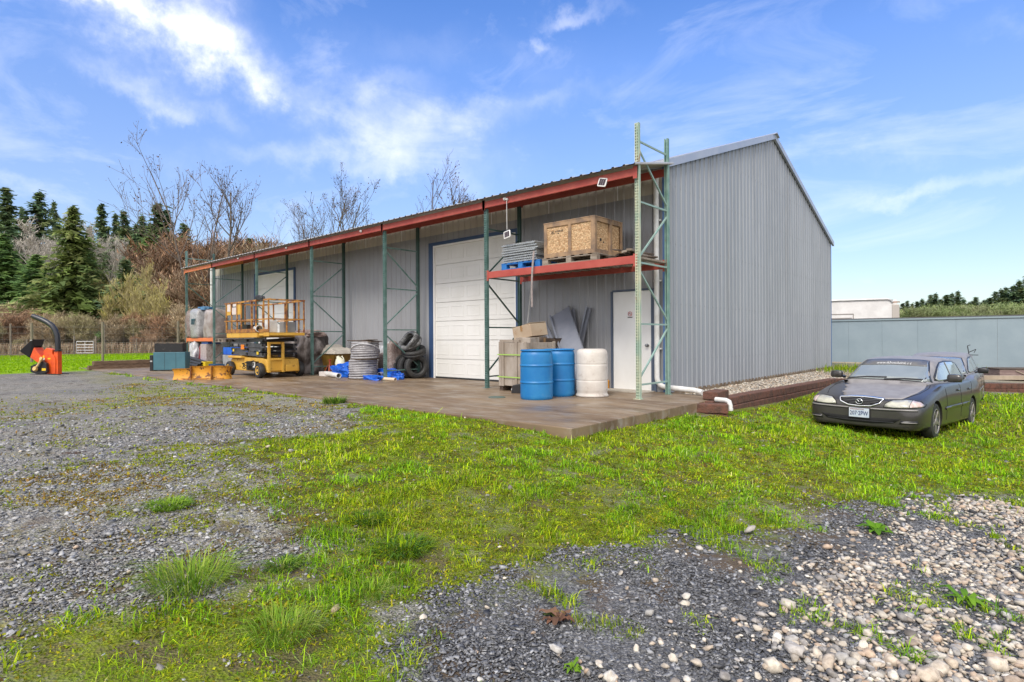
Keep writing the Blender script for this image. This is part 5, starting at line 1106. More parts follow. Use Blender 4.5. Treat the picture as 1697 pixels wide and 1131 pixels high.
pr('belt_guard',[(-.50,.10),(-.50,.36),(-.18,.46),(.0,.60),(.30,.46),(.34,.10),(.0,-.01),(-.3,.05)],-.34,-.20,M['blackp'])
pr('top_hatch',[(-.06,.82),(-.06,.98),(.10,1.10),(.40,1.02),(.40,.82)],-.10,.14,M['org'])
pr('discharge_duct',[(.46,.0),(.70,.0),(.70,.96),(.50,.96)],-.12,.12,M['org'])
mb=MB(); P=[(.60,0,.95),(.60,0,1.15),(.595,0,1.38),(.56,0,1.60),(.46,0,1.83),(.30,0,2.02),(.08,0,2.15),(-.20,0,2.27),(-.48,0,2.36),(-.72,0,2.44)]
mb.tube(P,[.115,.115,.115,.115,.115,.115,.11,.11,.105,.09],14); mb.build('curved_spout',mat('black_spout',(.02,.022,.028),rough=.35),t,auto=50)
mb=MB(); mb.lathe([(.17,0),(.17,.03),(.12,.035)],20,(.60,0,.955)); mb.beam((.62,-.05,1.02),(.90,-.1,1.03),.04,.03); mb.build('spout_collar',M['blackp'],t,auto=40)
mb=MB(); mb.tube([(.10,-.40,.62),(.0,-.44,.44),(-.12,-.46,.28)],[.05,.035,.05],12); mb.lathe([(.09,-.06),(.10,.0),(.09,.06)],16,(-.16,-.45,.24),Matrix.Rotation(R(70),3,'X')); mb.lathe([(.07,-.04),(.075,.0),(.07,.04)],16,(.11,-.40,.66),Matrix.Rotation(R(70),3,'X')); mb.build('drive_shaft',mat('tan_shaft',(.55,.34,.10),rough=.4,c2=(.62,.45,.2)),t,auto=40)
mb=MB(); mb.bb(.08,.28,-.347,-.341,.16,.26); mb.bb(-.03,.05,-.168,-.162,.62,.78); mb.bb(.22,.36,-.168,-.162,.62,.68); mb.build('yellow_label',mat('yellow_sticker',(.75,.5,.02)),t)
mb=MB(); mb.bb(-.12,.14,-.252,-.246,.60,.68); mb.build('white_label',M['pvc'],t)
mb=MB(); mb.bb(-.55,.95,-.30,-.24,-.03,.02); mb.bb(-.55,.95,.18,.24,-.03,.02); mb.split('skid',M['blackp'],t)
# ---------------------------------------------------------------- timbers, fences, gate, shed
M['sleeper']=mat('old_railway_sleeper',(.11,.07,.045),rough=.9,c2=(.20,.13,.085),scale=5,stretch=(6,1,6),bump=.4,bscale=25)
for k,(y0_,y1_,z,lab_) in enumerate([(-3.5,-1.05,.0,'dark sleeper timber lying lowest along the lawn edge, nearer half'),(-3.35,-.9,.17,'dark sleeper timber stacked on the first along the lawn edge'),(-1.0,1.6,.0,'dark sleeper timber lying along the lawn edge behind the cabinet')]):
    mb=MB(); mb.bb(-.11,.11,y0_,y1_,z,z+.165); o=mb.build('timber_sleeper',M['sleeper'],bevel=.015); o.location=(-21.5,0,-.03); o.rotation_euler=(0,0,R(3)); tag(o,lab_,'timber',group='sleepers along the lawn edge')
M['fpost']=mat('grey_fence_post',(.24,.20,.15),rough=.9,c2=(.16,.13,.10),scale=6,stretch=(4,4,1)); M['fwire']=mat('fence_wire',(.22,.21,.20),rough=.5,metal=.6)
def at(az_px,D):  # azimuth given as tan of the angle right of the view axis
    return CAM[0]+D*(_f.x+az_px*_r.x),CAM[1]+D*(_f.y+az_px*_r.y)
def fence(name,label,P,h,n_w,sp,vs_=None,pr_=.05,wr=.006,skip=(),wm=None):
    a,b=Vector((*P[0],0)),Vector((*P[1],0)); l_=(b-a).length; k=max(1,int(l_/sp)); t=thing(name,label,'fence',(a.x,a.y,gz(a.x,a.y)))
    for i in range(k+1):
        p=a.lerp(b,i/k); mb=MB(); mb.tube([(p.x-a.x,p.y-a.y,0),(p.x-a.x,p.y-a.y,h+.08)],pr_,8); mb.build('post',M['fpost'],t)
    mb=MB(); d=b-a
    for j in range(n_w): z=h*(j+.6)/(n_w); mb.beam((0,0,z),(d.x,d.y,z),wr,wr)
    if vs_:
        m_=int(l_/vs_)
        for i in range(m_): q=d*(i/m_); mb.beam((q.x,q.y,.05),(q.x,q.y,h*.97),wr,wr)
    mb.build('wire_mesh',wm or M['fwire'],t); return t
fence('deer_fence','tall thin wire deer fence on grey posts across the lawn behind the slab',[at(-.95,31),at(-.44,27.5)],2.0,7,4.2,.5,.06,.004)
fence('field_fence','low wire field fence at the far left edge of the lawn',[at(-1.05,37),at(-.76,47)],1.15,7,3.0,.45,.05,.010)
fence('field_fence','low wire field fence right of the farm gate along the far lawn edge',[at(-.725,48),at(-.30,50)],1.2,7,3.2,.45,.05,.010)
fence('tall_fence','tall wire fence in front of the woods behind the farm gate',[at(-1.05,42),at(-.30,53)],2.4,5,6.0,2.0,.06,.012)
gx,gy=at(-.741,47.6); t=thing('farm_gate','galvanised tubular farm gate in the far fence behind the chipper','gate',(gx,gy,gz(gx,gy)+.1),math.atan2(_r.y+.28,_r.x))
mb=MB()
for z in (0,.22,.45,.68,.95): mb.tube([(-.62,0,z),(.62,0,z)],.03,8)
for x in (-.62,0,.62): mb.tube([(x,0,0),(x,0,.95)],.03,8)
mb.build('gate_frame',M['galv'],t)
for s_ in (-1,1): mb=MB(); mb.tube([(s_*.80,0,-.1),(s_*.80,0,1.4)],.07,8); mb.build('gate_post',M['fpost'],t)
x,y=at(-.715,58); t=thing('open_shed','small open shed with a pale sheet roof at the wood edge behind the fence','shed',(x,y,gz(x,y)),.7)
mb=MB(); mb.add([(-1.6,-1.2,1.75),(1.6,-1.2,1.85),(1.6,1.2,2.15),(-1.6,1.2,2.1),(-1.6,-1.2,1.80),(1.6,-1.2,1.90),(1.6,1.2,2.2),(-1.6,1.2,2.15)],[(3,2,1,0),(4,5,6,7),(0,1,5,4),(1,2,6,5),(2,3,7,6),(3,0,4,7)]); mb.build('roof',M['galv'],t)
for sx,sy in ((-1,-1),(1,-1),(1,1),(-1,1)): mb=MB(); mb.bb(sx*1.4-.06,sx*1.4+.06,sy*1.0-.06,sy*1.0+.06,0,1.8); mb.build('post',M['sleeper'],t)
mb=MB(); mb.bb(-1.4,1.4,1.0,1.06,0,1.9); mb.build('back_wall',M['sleeper'],t)
# ---------------------------------------------------------------- right side: panel wall, truck, boxes
WY=19.0
t=thing('panel_wall','long plain grey blue panel wall with a thin dark top rail behind the cars','wall',(10,WY,-.3)); pw_=mat('grey_blue_panel',(.245,.31,.35),rough=.6,c2=(.275,.34,.38),scale=1.2,c3=(.26,.325,.365),rust=(.40,.45,.47),rl=.76,rh=.80,rs=1.2)
k=0; x=-14.0
while x<26: 
    mb=MB(); mb.bb(x-10,x-10+1.215,0,.05,0,2.10); mb.build('panel_sheet',pw_,t); x+=1.22
mb=MB(); mb.bb(-24,16,-.03,.08,2.102,2.14); mb.build('top_rail',mat('dark_rail',(.10,.10,.11),rough=.5),t)
mb=MB(); mb.bb(-24,16,-.04,-.002,2.04,2.098); mb.build('upper_trim',mat('pale_grey_trim',(.26,.33,.36),rough=.5),t)
mb=MB(); mb.bb(-24,16,-.05,.06,-.3,-.002); mb.build('plinth',M['sleeper'],t)
mb=MB(); mb.bb(-1.6,3.0,18.3,18.42,-.22,-.10); mb.bb(-1.6,1.5,18.55,18.6,-.2,.0); tag(mb.build('pale_kerb',mat('pale_timber',(.45,.38,.28),rough=.8)),'pale timber kerb at the foot of the panel wall by the building corner','kerb')
bx_,by_=at(.845,21.0)
mb=MB(); mb.beam((*at(.80,18.6),-.26),(*at(1.15,17.6),-.26),.18,.13); tag(mb.build('pale_beam',mat('pale_beam_wood',(.42,.34,.26),rough=.8,c2=(.34,.27,.2),scale=3)),'pale long timber beam above the block wall right of the cars','beam')
n=1500; tt=rng_.uniform(.79,1.15,n); dd=rng_.uniform(17.0,18.4,n); 
t=thing('weathered_box','low reddish brown weathered box standing against the panel wall','box',(4.95,17.0,-.38),R(28))
mb=MB(); mb.bb(-.85,1.9,-.5,.5,0,.33); mb.build('box_body',mat('pinkish_grey_boards',(.19,.13,.12),rough=.85,c2=(.27,.20,.18),scale=3,stretch=(1,1,6)),t,bevel=.01); mb=MB(); mb.bb(-.87,1.92,-.52,.52,.332,.36); mb.build('lid',M['wooddark'],t)
mb=MB(); mb.beam((-.4,-.52,.3),(.1,-.53,.05),.02,.02); mb.beam((.3,-.52,.12),(1.2,-.53,.02),.02,.02); mb.build('stick',mat('pale_stick',(.4,.33,.25)),t)
t=thing('steel_cabinet','grey steel cabinet behind the low reddish box at the right edge','cabinet',(5.95,17.9,-.2),R(28)); mb=MB(); mb.bb(-.75,1.4,-.35,.35,0,.52); mb.build('cabinet_body',mat('grey_blue_cabinet',(.14,.18,.21),rough=.5,c2=(.2,.24,.28),scale=3),t,bevel=.01); mb=MB(); mb.bb(.0,.3,-.37,-.352,.1,.42); mb.build('panel_plate',M['galv'],t)
# box truck
M['truck']=mat('white_truck_box',(.70,.68,.66),rough=.4,c2=(.60,.58,.56),scale=1.5); M['trim']=mat('brown_grey_trim',(.24,.21,.19),rough=.5)
tx,ty=at(.660,33); t=thing('box_truck','white box truck body showing above the panel wall','truck',(tx,ty,-.10),math.atan2(_r.y,_r.x)-R(28))
mb=MB(); mb.bb(-8,-.0,0,2.4,1.1,3.30); mb.build('cargo_box',M['truck'],t,bevel=.03)
mb=MB(); mb.tube([(-8,-.02,3.32),(-.25,-.02,3.32),(-.08,-.02,3.26),(.01,-.0,3.12)],.07,8); mb.bb(.002,.05,-.02,2.42,3.12,3.28); mb.build('roof_trim',M['galv'],t,smooth=False)
mb=MB(); mb.bb(-.02,.35,-.02,.30,1.1,3.0); mb.build('corner_post',mat('beige_post',(.42,.38,.34),rough=.5),t,bevel=.04)
mb=MB(); mb.bb(.002,.28,.30,2.4,2.9,3.28); mb.build('front_cap',M['truck'],t,bevel=.06)
mb=MB(); mb.bb(.0,.37,-.035,-.021,3.10,3.16); mb.bb(.352,.365,.0,.2,3.10,3.16); mb.build('marker_lamp',mat('amber_lens',(.25,.10,.03),rough=.3),t)
mb=MB()
for (a,b,c,d) in ((-4.6,-1.9,2.48,2.52),(-4.5,-2.0,2.25,2.28),(-4.6,-4.56,1.5,2.48),(-1.94,-1.9,1.5,2.48),(-4.5,-4.2,1.85,1.90),(-2.3,-2.0,1.85,1.9)): mb.bb(a,b,-.025,-.002,c,d)
mb.build('side_hatch',M['trim'],t)
mb=MB(); mb.bb(-7.6,-.2,.3,2.1,.8,1.09); mb.build('underframe',M['blackp'],t)
for x in (-6,-1.6): wheel(t,x,.3,.48,.28,M['galv']); wheel(t,x,2.1,.48,.28,M['galv'])
# ---------------------------------------------------------------- cars
M['carpaint']=mat('dark_grey_car_paint',(.040,.036,.034),rough=.32,metal=.2,c2=(.05,.046,.043),scale=2,coat=.45)
M['faded']=mat('peeled_clearcoat_paint',(.28,.265,.26),rough=.45,metal=.1,c2=(.23,.215,.21),scale=5)
M['glass']=mat('car_glass',(.22,.25,.245),rough=.05,c2=(.25,.28,.275),scale=2,spec=1.0,coat=1.0)
M['lens']=mat('hazy_headlight_lens',(.50,.49,.40),rough=.25,c2=(.38,.37,.33),scale=9,coat=.5)
M['turn']=mat('pink_clear_lens',(.50,.36,.32),rough=.2,c2=(.6,.5,.48),scale=14,coat=.5)
M['chrome']=mat('chrome',(.75,.75,.75),rough=.15,metal=1)
M['alloy']=mat('dull_alloy',(.36,.33,.31),rough=.4,metal=.6,c2=(.26,.24,.22),scale=6)
M['plate']=mat('licence_plate',(.42,.50,.60),rough=.5,c2=(.55,.58,.62),scale=6)
M['navy']=mat('plate_navy',(.02,.04,.13)); M['whitein']=mat('white_vinyl',(.8,.8,.8)); M['darkgap']=mat('dark_gap',(.006,.006,.006),rough=.9)
def carbody(paint,wagon=False):
    """x forward from the front axle, y left, z up. Returns closed body mesh with arches cut"""
    WB=2.67
    #   X, halfW, zbot, ztop(center), zshoulder, winner, wbot
    ST=[(.935,.50,.30,.52,.50,.30,.50),(.925,.66,.22,.60,.56,.42,.64),(.86,.78,.20,.665,.60,.55,.75),(.70,.845,.19,.715,.655,.62,.82),(.45,.872,.19,.765,.72,.66,.85),
        (.15,.880,.19,.82,.785,.68,.86),(-.20,.880,.19,.885,.85,.70,.86),(-.55,.880,.18,.93,.895,.72,.86),(-1.1,.880,.18,.95,.915,.74,.86),(-1.7,.880,.18,.955,.92,.74,.86),
        (-2.3,.880,.18,.965,.935,.74,.86),(-2.75,.878,.19,.975,.945,.73,.86),(-3.1,.868,.20,.985,.955,.70,.85),(-3.45,.845,.22,.98,.945,.66,.82),(-3.70,.80,.24,.95,.90,.60,.78),(-3.79,.70,.30,.80,.76,.50,.68)]
    if wagon: ST=[(x,a,b,c,d,e,f) for x,a,b,c,d,e,f in ST]
    mb=MB(); prof=lambda s:(
        (s[6]*.55,s[2]),(s[6]*.93,s[2]),(s[6],s[2]+.05),(s[1]-.008,s[2]+.14),(s[1],s[2]+(s[4]-s[2])*.50),(s[1]-.006,s[2]+(s[4]-s[2])*.72),(s[1]-.028,s[4]-.05),(s[1]-.065,s[4]),(s[5]*.90+.04,s[4]+(s[3]-s[4])*.62),(s[5]*.5,s[3]-.006),(0,s[3]))
    # densify stations by spline
    xs_=np.array([s[0] for s in ST]); n=64; t=np.linspace(0,len(ST)-1,n); A=np.array(ST)
    def cr(t):
        i=min(int(t),len(ST)-2); f=t-i; p=[A[max(i-1,0)],A[i],A[i+1],A[min(i+2,len(ST)-1)]]
        return .5*((2*p[1])+(-p[0]+p[2])*f+(2*p[0]-5*p[1]+4*p[2]-p[3])*f*f+(-p[0]+3*p[1]-3*p[2]+p[3])*f**3)
    vs=[];rows=[]
    for q in t:
        s=cr(q); P=prof(s); row=[]
        full=[(-y,z) for y,z in P[::-1]][0:0]
        ring=[(y,z) for y,z in P]+[(-y,z) for y,z in P[::-1][1:]]
        for y,z in ring: row.append(len(vs)); vs.append((s[0],y,z))
        rows.append(row)
    fs=[]
    k=len(rows[0])
    for a,b in zip(rows[:-1],rows[1:]):
        for j in range(k): fs.append((a[j],a[(j+1)%k],b[(j+1)%k],b[j]))
    fs.append(tuple(rows[0][::-1])); fs.append(tuple(rows[-1]))
    me=bpy.data.meshes.new('body'); me.from_pydata(vs,[],fs); bm=bmesh.new(); bm.from_mesh(me); bmesh.ops.recalc_face_normals(bm,faces=bm.faces); bm.to_mesh(me); bm.free()
    me.materials.append(paint); me.materials.append(M['darkgap']); o=bpy.data.objects.new('tmp',me); col.objects.link(o)
    mb=MB()
    for X in (0,-WB):
        for s_ in (-1,1): mb.lathe([(.345,-.16),(.345,.16)],40,(X,s_*.83,.315),Matrix.Rotation(R(90),3,'X'))
    # lower intake slot in the bumper
    c=mb.build('cut',M['darkgap']); c.data.materials.append(M['darkgap'])
    bl=o.modifiers.new('b','BOOLEAN'); bl.object=c; bl.operation='DIFFERENCE'; bl.solver='EXACT'
    dg=bpy.context.evaluated_depsgraph_get(); new=bpy.data.meshes.new_from_object(o.evaluated_get(dg)); bpy.data.objects.remove(o); bpy.data.objects.remove(c)
    for p in new.polygons:
        c_=p.center; hit=any(math.hypot(c_.x-X,c_.z-.315)<.3445 and abs(c_.y)>.6 for X in (0,-WB)); p.material_index=1 if hit else 0
        p.use_smooth=True
    new.materials.clear(); new.materials.append(paint); new.materials.append(M['darkgap']); new.set_sharp_from_angle(angle=R(38)); return new
def house(wagon):
    """greenhouse loft, x along the car: rows of (y,z) at base and roof"""
    if not wagon: ST=[(-.30,.66,.925,.60,.93),(-.62,.70,.90,.60,1.09),(-1.0,.735,.92,.585,1.285),(-1.20,.745,.92,.575,1.345),(-1.6,.75,.92,.575,1.385),(-2.1,.75,.93,.575,1.39),(-2.5,.745,.94,.57,1.365),(-2.75,.735,.95,.565,1.315),(-3.1,.70,.955,.56,1.13),(-3.40,.66,.96,.55,.965)]
    else: ST=[(-.30,.66,.925,.60,.93),(-.62,.70,.90,.60,1.09),(-1.0,.735,.92,.585,1.285),(-1.20,.745,.92,.575,1.36),(-1.6,.75,.92,.575,1.41),(-2.1,.75,.93,.575,1.42),(-2.8,.745,.94,.57,1.41),(-3.3,.735,.95,.565,1.38),(-3.55,.70,.955,.56,1.20),(-3.72,.66,.93,.55,.95)]
    A=np.array(ST); n=40; t=np.linspace(0,len(ST)-1,n); vs=[];rows=[]
    def cr(t):
        i=min(int(t),len(ST)-2); f=t-i; p=[A[max(i-1,0)],A[i],A[i+1],A[min(i+2,len(ST)-1)]]
        return .5*((2*p[1])+(-p[0]+p[2])*f+(2*p[0]-5*p[1]+4*p[2]-p[3])*f*f+(-p[0]+3*p[1]-3*p[2]+p[3])*f**3)
    for q in t:
        s=cr(q); x,wb,zb_,wt,zt=s; h=max(zt-zb_,.005); P=[(wb,zb_-.03),(wb,zb_)]+[(wb+(wt-wb)*k*.92,zb_+h*k*.88) for k in (.25,.5,.75,1)]+[(wt-.02,zb_+h*.945),(wt-.07,zb_+h*.98),(wt*.5,zt+.012*min(1,h*3)),(0,zt+.02*min(1,h*3))]
        ring=P+[(-y,z) for y,z in P[::-1][1:]]; row=[]
        for y,z in ring: row.append(len(vs)); vs.append((x,y,z))
        rows.append(row)
    fs=[];k=len(rows[0])
    for a,b in zip(rows[:-1],rows[1:]):
        for j in range(k-1): fs.append((a[j],a[j+1],b[j+1],b[j]))
    me=bpy.data.meshes.new('cabin'); me.from_pydata(vs,[],fs); me.polygons.foreach_set('use_smooth',[True]*len(fs)); me.update()
    bm=bmesh.new(); bm.from_mesh(me); bmesh.ops.recalc_face_normals(bm,faces=bm.faces); bm.to_mesh(me); bm.free(); return me
def bvh_of(meshes):
    V=[];F=[]
    for me in meshes:
        n=len(V); V+= [v.co.copy() for v in me.vertices]; F+= [tuple(n+i for i in p.vertices) for p in me.polygons]
    return BVHTree.FromPolygons(V,F)
def patch(bvh,outline,view,off,mat_,name,parent,th=.0,res=.02):
    """outline in 2D seen along view ('front': (y,z), 'side+','side-': (x,z), 'top': (x,y)); conformed to the body"""
    ax={'front':(Vector((3,0,0)),Vector((-1,0,0)),lambda a,b:Vector((3,a,b))),'side+':(None,Vector((0,-1,0)),lambda a,b:Vector((a,3,b))),'side-':(None,Vector((0,1,0)),lambda a,b:Vector((a,-3,b))),'top':(None,Vector((0,0,-1)),lambda a,b:Vector((a,b,4))),'back':(None,Vector((1,0,0)),lambda a,b:Vector((-7,a,b)))}[view]
    d=ax[1]; P2=[Vector(p) for p in outline]; n=len(P2)
    # fill using bmesh triangulation of densified outline + interior grid
    from mathutils.geometry import delaunay_2d_cdt
    B_=[]
    for i in range(n):
        a,b=P2[i],P2[(i+1)%n]; k=max(1,int((b-a).length/res)); B_+= [a.lerp(b,j/k) for j in range(k)]
    xs=[p.x for p in P2];ys=[p.y for p in P2]; inner=[]
    X_=np.arange(min(xs)+res*.6,max(xs),res);Y_=np.arange(min(ys)+res*.6,max(ys),res)
    gx_,gy_=np.meshgrid(X_,Y_)
    if gx_.size:
        sd_=sdf([(p.x,p.y) for p in P2],gx_,gy_); inner=[Vector((float(a),float(b))) for a,b,s in zip(gx_.ravel(),gy_.ravel(),sd_.ravel()) if s>res*.45]
    pts2=B_+inner; m_=len(B_)
    V2,E2,F2,_,_,_=delaunay_2d_cdt(pts2,[(i,(i+1)%m_) for i in range(m_)],[list(range(m_))],1,1e-5)
    vs=[];ok=[]
    last=None
    for p in V2:
        h,nm,_,_=bvh.ray_cast(ax[2](p.x,p.y),d)
        if h is None: ok.append(False); vs.append(ax[2](p.x,p.y)); continue
        if nm.dot(d)>0: nm=-nm
        ok.append(True); vs.append(h+nm*off)
    me=bpy.data.meshes.new(name); me.from_pydata([tuple(v) for v in vs],[],[tuple(f) for f in F2 if all(ok[i] for i in f)]); 
    me.materials.append(mat_); me.polygons.foreach_set('use_smooth',[True]*len(me.polygons)); me.update()
    bm=bmesh.new(); bm.from_mesh(me); bmesh.ops.recalc_face_normals(bm,faces=bm.faces)
    if sum(f.normal.dot(d) for f in bm.faces)>0: bmesh.ops.reverse_faces(bm,faces=bm.faces)
    bm.to_mesh(me); bm.free()
    o=bpy.data.objects.new(name,me); col.objects.link(o); o.parent=parent
    s=o.modifiers.new('solid','SOLIDIFY'); s.thickness=max(th,.004); s.offset=0; return o
def strip(P,w_):
    """2D polyline to outline"""
    P=[Vector(p) for p in P]; L_=[];Rr=[]
    for i,p in enumerate(P):
        d=(P[min(i+1,len(P)-1)]-P[max(i-1,0)]).normalized(); n=Vector((-d.y,d.x)); L_.append(p+n*w_/2); Rr.append(p-n*w_/2)
    return [tuple(p) for p in L_+Rr[::-1]]
def car(name,label,loc_,rot,paint,roofpaint,wagon=False,full=True):
    t=thing(name,label,'car',loc_); t.rotation_euler=rot
    bme=carbody(paint,wagon); b=bpy.data.objects.new('body',bme); col.objects.link(b); b.parent=t
    cme=house(wagon); cme.materials.append(roofpaint); c=bpy.data.objects.new('cabin',cme); col.objects.link(c); c.parent=t
    bv=bvh_of([bme,cme]); g_=.004
    # windscreen as seen from the front
    ws=[(-.655,.945),(-.62,1.02),(-.555,1.19),(-.50,1.305),(-.35,1.325),(0,1.335),(.35,1.325),(.50,1.305),(.555,1.19),(.62,1.02),(.655,.945),(.35,.962),(0,.968),(-.35,.962)]
    patch(bv,[(y*1.035,z+(.012 if z>1.1 else -.012)) for y,z in ws],'front',.002,M['blackp'],'screen_seal',t,res=.05)
    w_=patch(bv,ws,'front',.008,M['glass'],'windscreen',t,res=.05)
    for s_ in ('side+','side-'):
        fr=[(-.78,1.0),(-1.10,1.185),(-1.36,1.275),(-1.66,1.30),(-1.66,.965),(-.84,.955)]; rr_=[(-1.72,1.30),(-2.25,1.305),(-2.50,1.275),(-2.60,1.0),(-2.55,.985),(-1.72,.968)]
        q=[(-2.66,1.22),(-2.82,1.14),(-2.95,1.04),(-2.68,1.0)] if not wagon else [(-2.68,1.28),(-3.2,1.26),(-3.42,1.05),(-2.68,1.0)]
        patch(bv,[(-.70,.965),(-.74,1.03),(-1.08,1.215),(-1.36,1.30),(-1.7,1.33),(-2.3,1.33),(-2.6,1.29),(-2.85,1.18),(-3.05,1.02),(-2.7,.965),(-1.7,.945)],s_,.001,M['blackp'],'window_surround',t,res=.05)
        for P in (fr,rr_,q): patch(bv,P,s_,.007,M['glass'],'side_window',t,res=.05)
        for P in ([(-.62,.86),(-.66,.60),(-.62,.30)],[(-1.69,.93),(-1.69,.30)],[(-2.70,.95),(-2.62,.85),(-2.50,.72)]): patch(bv,strip(P,.008),s_,.001,M['darkgap'],'door_gap',t,res=.03)
        patch(bv,strip([(-.55,.50),(-1.66,.52)],.055),s_,.010,paint,'side_moulding',t,th=.012); patch(bv,strip([(-1.72,.52),(-2.28,.53)],.055),s_,.010,paint,'side_moulding',t,th=.012)
        for x in (-1.50,-2.36): patch(bv,strip([(x-.09,.80),(x+.07,.795)],.035),s_,.014,paint,'door_handle',t,th=.012)
        patch(bv,strip([(-.40,.245),(-2.28,.245)],.05),s_,.003,M['darkgap'],'sill_shadow_strip',t) if False else None
    if full:
        # headlamps: one outline drawn on both sides
        for s_ in (-1,1):
            nm='headlight'
            hl=[(.36*s_,.555),(.38*s_,.60),(.46*s_,.655),(.62*s_,.672),(.70*s_,.668),(.70*s_,.56),(.50*s_,.548)]; tl=[(.705*s_,.668),(.80*s_,.645),(.835*s_,.605),(.83*s_,.575),(.705*s_,.56)]
            h_=patch(bv,[(y*1.0,z) for y,z in [(.345*s_,.545),(.37*s_,.61),(.45*s_,.668),(.63*s_,.685),(.80*s_,.665),(.85*s_,.61),(.845*s_,.565),(.70*s_,.545),(.50*s_,.535)]],'front',.001,M['darkgap'],nm,t,res=.03)
            patch(bv,hl,'front',.008,M['lens'],'lens',h_,res=.03); patch(bv,tl,'front',.008,M['turn'],'turn_signal',h_,res=.02)
        # grille with chrome surround
        G_=[(-.335,.665),(-.30,.60),(-.17,.548),(0,.538),(.17,.548),(.30,.60),(.335,.665),(0,.688)]
        g0=patch(bv,G_,'front',.006,M['darkgap'],'grille',t,res=.04)
        def ringo(P,w_,name,m,par,off,res=.02):
            c0=Vector((sum(p[0] for p in P)/len(P),sum(p[1] for p in P)/len(P)))
            Pn=P+[P[0]]
            for a,b_ in zip(Pn[:-1],Pn[1:]): pass
            vs=[]
            return patch(bv,strip(Pn,w_)[:0] or strip(Pn[:-1],w_),'front',off,m,name,par,res=res)
        for seg in ([(-.335,.665),(-.17,.680),(0,.686),(.17,.680),(.335,.665)],[(.332,.668),(.295,.60),(.17,.552),(0,.541),(-.17,.552),(-.295,.60),(-.332,.668)]): patch(bv,strip(seg,.020),'front',.014,M['chrome'],'chrome_surround',g0,th=.012)
        for z,y in ((.651,.29),(.627,.27),(.603,.24),(.579,.16)): patch(bv,strip([(-y,z),(y,z)],.007),'front',.010,mat('grille_bar',(.08,.08,.085),rough=.3),'grille_bar',g0)
        # winged oval emblem
        bm_=MB(); cx_=.955; el=[(cx_,.052*math.cos(a),.616+.042*math.sin(a)) for a in [i*6.283/28 for i in range(28)]]; bm_.tube(el,.006,6,closed=True)
        bm_.tube([(cx_,-.048,.630),(cx_,-.028,.640),(cx_,-.012,.618),(cx_,0,.606),(cx_,.012,.618),(cx_,.028,.640),(cx_,.048,.630)],.006,6); bm_.build('emblem',M['chrome'],g0,smooth=True)
        # bumper line, intakes, lip
        patch(bv,strip([(-.80,.505),(-.4,.492),(0,.488),(.4,.492),(.80,.505)],.010),'front',.002,M['darkgap'],'bumper_line',t)
        patch(bv,[(-.60,.375),(-.50,.300),(-.2,.268),(.2,.268),(.50,.300),(.60,.375),(.2,.362),(-.2,.362)],'front',.003,M['darkgap'],'lower_intake',t,res=.05)
        patch(bv,strip([(-.50,.310),(-.2,.300),(.2,.300),(.50,.310)],.012),'front',.008,M['blackp'],'intake_bar',t)
        for s_ in (-1,1): patch(bv,[(s_*.60,.350),(s_*.80,.352),(s_*.80,.300),(s_*.57,.290)],'front',.003,M['blackp'],'fog_recess',t,res=.04); patch(bv,strip([(s_*.60,.318),(s_*.79,.322)],.014),'front',.008,M['faded'],'recess_bar',t)
        # licence plate
        pl=MB(); pl.bb(.957,.963,-.152,.152,.352,.505); p_=pl.build('licence_plate',M['plate'],t,bevel=.004)
        pl=MB(); pl.bb(.925,.9565,-.165,.165,.340,.515); pl.build('plate_holder',M['blackp'],t)
        tx_=text('207·2PW',.098,M['navy'],p_,(.966,0,.418),(R(90),0,R(90)),'plate_number',depth=.001,bold=.001,sx=.74)
        tx_=text('WASHINGTON',.034,mat('faded_red_ink',(.30,.12,.10)),p_,(.966,-.03,.485),(R(90),0,R(90)),'plate_state',depth=.001,sx=.9)
        # wipers, banner, hood lines, washer jets
        for P in ([(-.60,.952),(-.30,.985),(.02,.990)],[(.0,.955),(.30,.975),(.58,.968)]): patch(bv,strip(P,.016),'front',.022,M['black'],'wiper',t,th=.01)
        patch(bv,[(-.498,1.300),(-.35,1.318),(0,1.328),(.35,1.318),(.498,1.300),(.535,1.205),(0,1.228),(-.535,1.205)],'front',.013,mat('tint_band',(.12,.12,.125),rough=.3),'sun_strip',w_,res=.05)
        me=textmesh('www.ikhotchsink.c t',.060,.001,.001); me.materials.clear(); me.materials.append(M['whitein'])
        ws_=me
        for v in ws_.vertices:
            y=v.co.x*1.15; z=1.262+v.co.y*1.0-.022*(y/.5)**2
            h,nm,_,_=bv.ray_cast(Vector((3,y,z)),Vector((-1,0,0)))
            if h is not None: v.co=h+Vector((.024,0,.010))
        bo=bpy.data.objects.new('banner_lettering',ws_); col.objects.link(bo); bo.parent=w_
        # mirror side note: front view y is positive to the car's left
        for s_ in (-1,1): patch(bv,strip([(.66,s_*.60),(.3,s_*.70),(-.1,s_*.735),(-.35,s_*.70)],.007),'top',.001,M['darkgap'],'hood_gap',t,res=.04)
        patch(bv,strip([(-.40,-.60),(-.33,0),(-.40,.60)],.02),'top',.002,M['darkgap'],'cowl_gap',t,res=.04)
        # faded, peeled area over most of the hood, ragged at the right edge
        rr=random.Random(2); H=[(.74,.56),(.62,.60),(.3,.665),(0,.69),(-.30,.66),(-.345,.2),(-.345,-.2),(-.34,-.60),(-.20,-.58),(-.15,-.50),(-.02,-.56),(.06,-.52),(.18,-.44),(.26,-.47),(.38,-.40),(.50,-.43),(.62,-.34),(.70,-.34),(.80,-.25),(.84,0),(.81,.36)]
        patch(bv,H,'top',.0022,M['faded'],'peeled_hood_paint',t,res=.05)
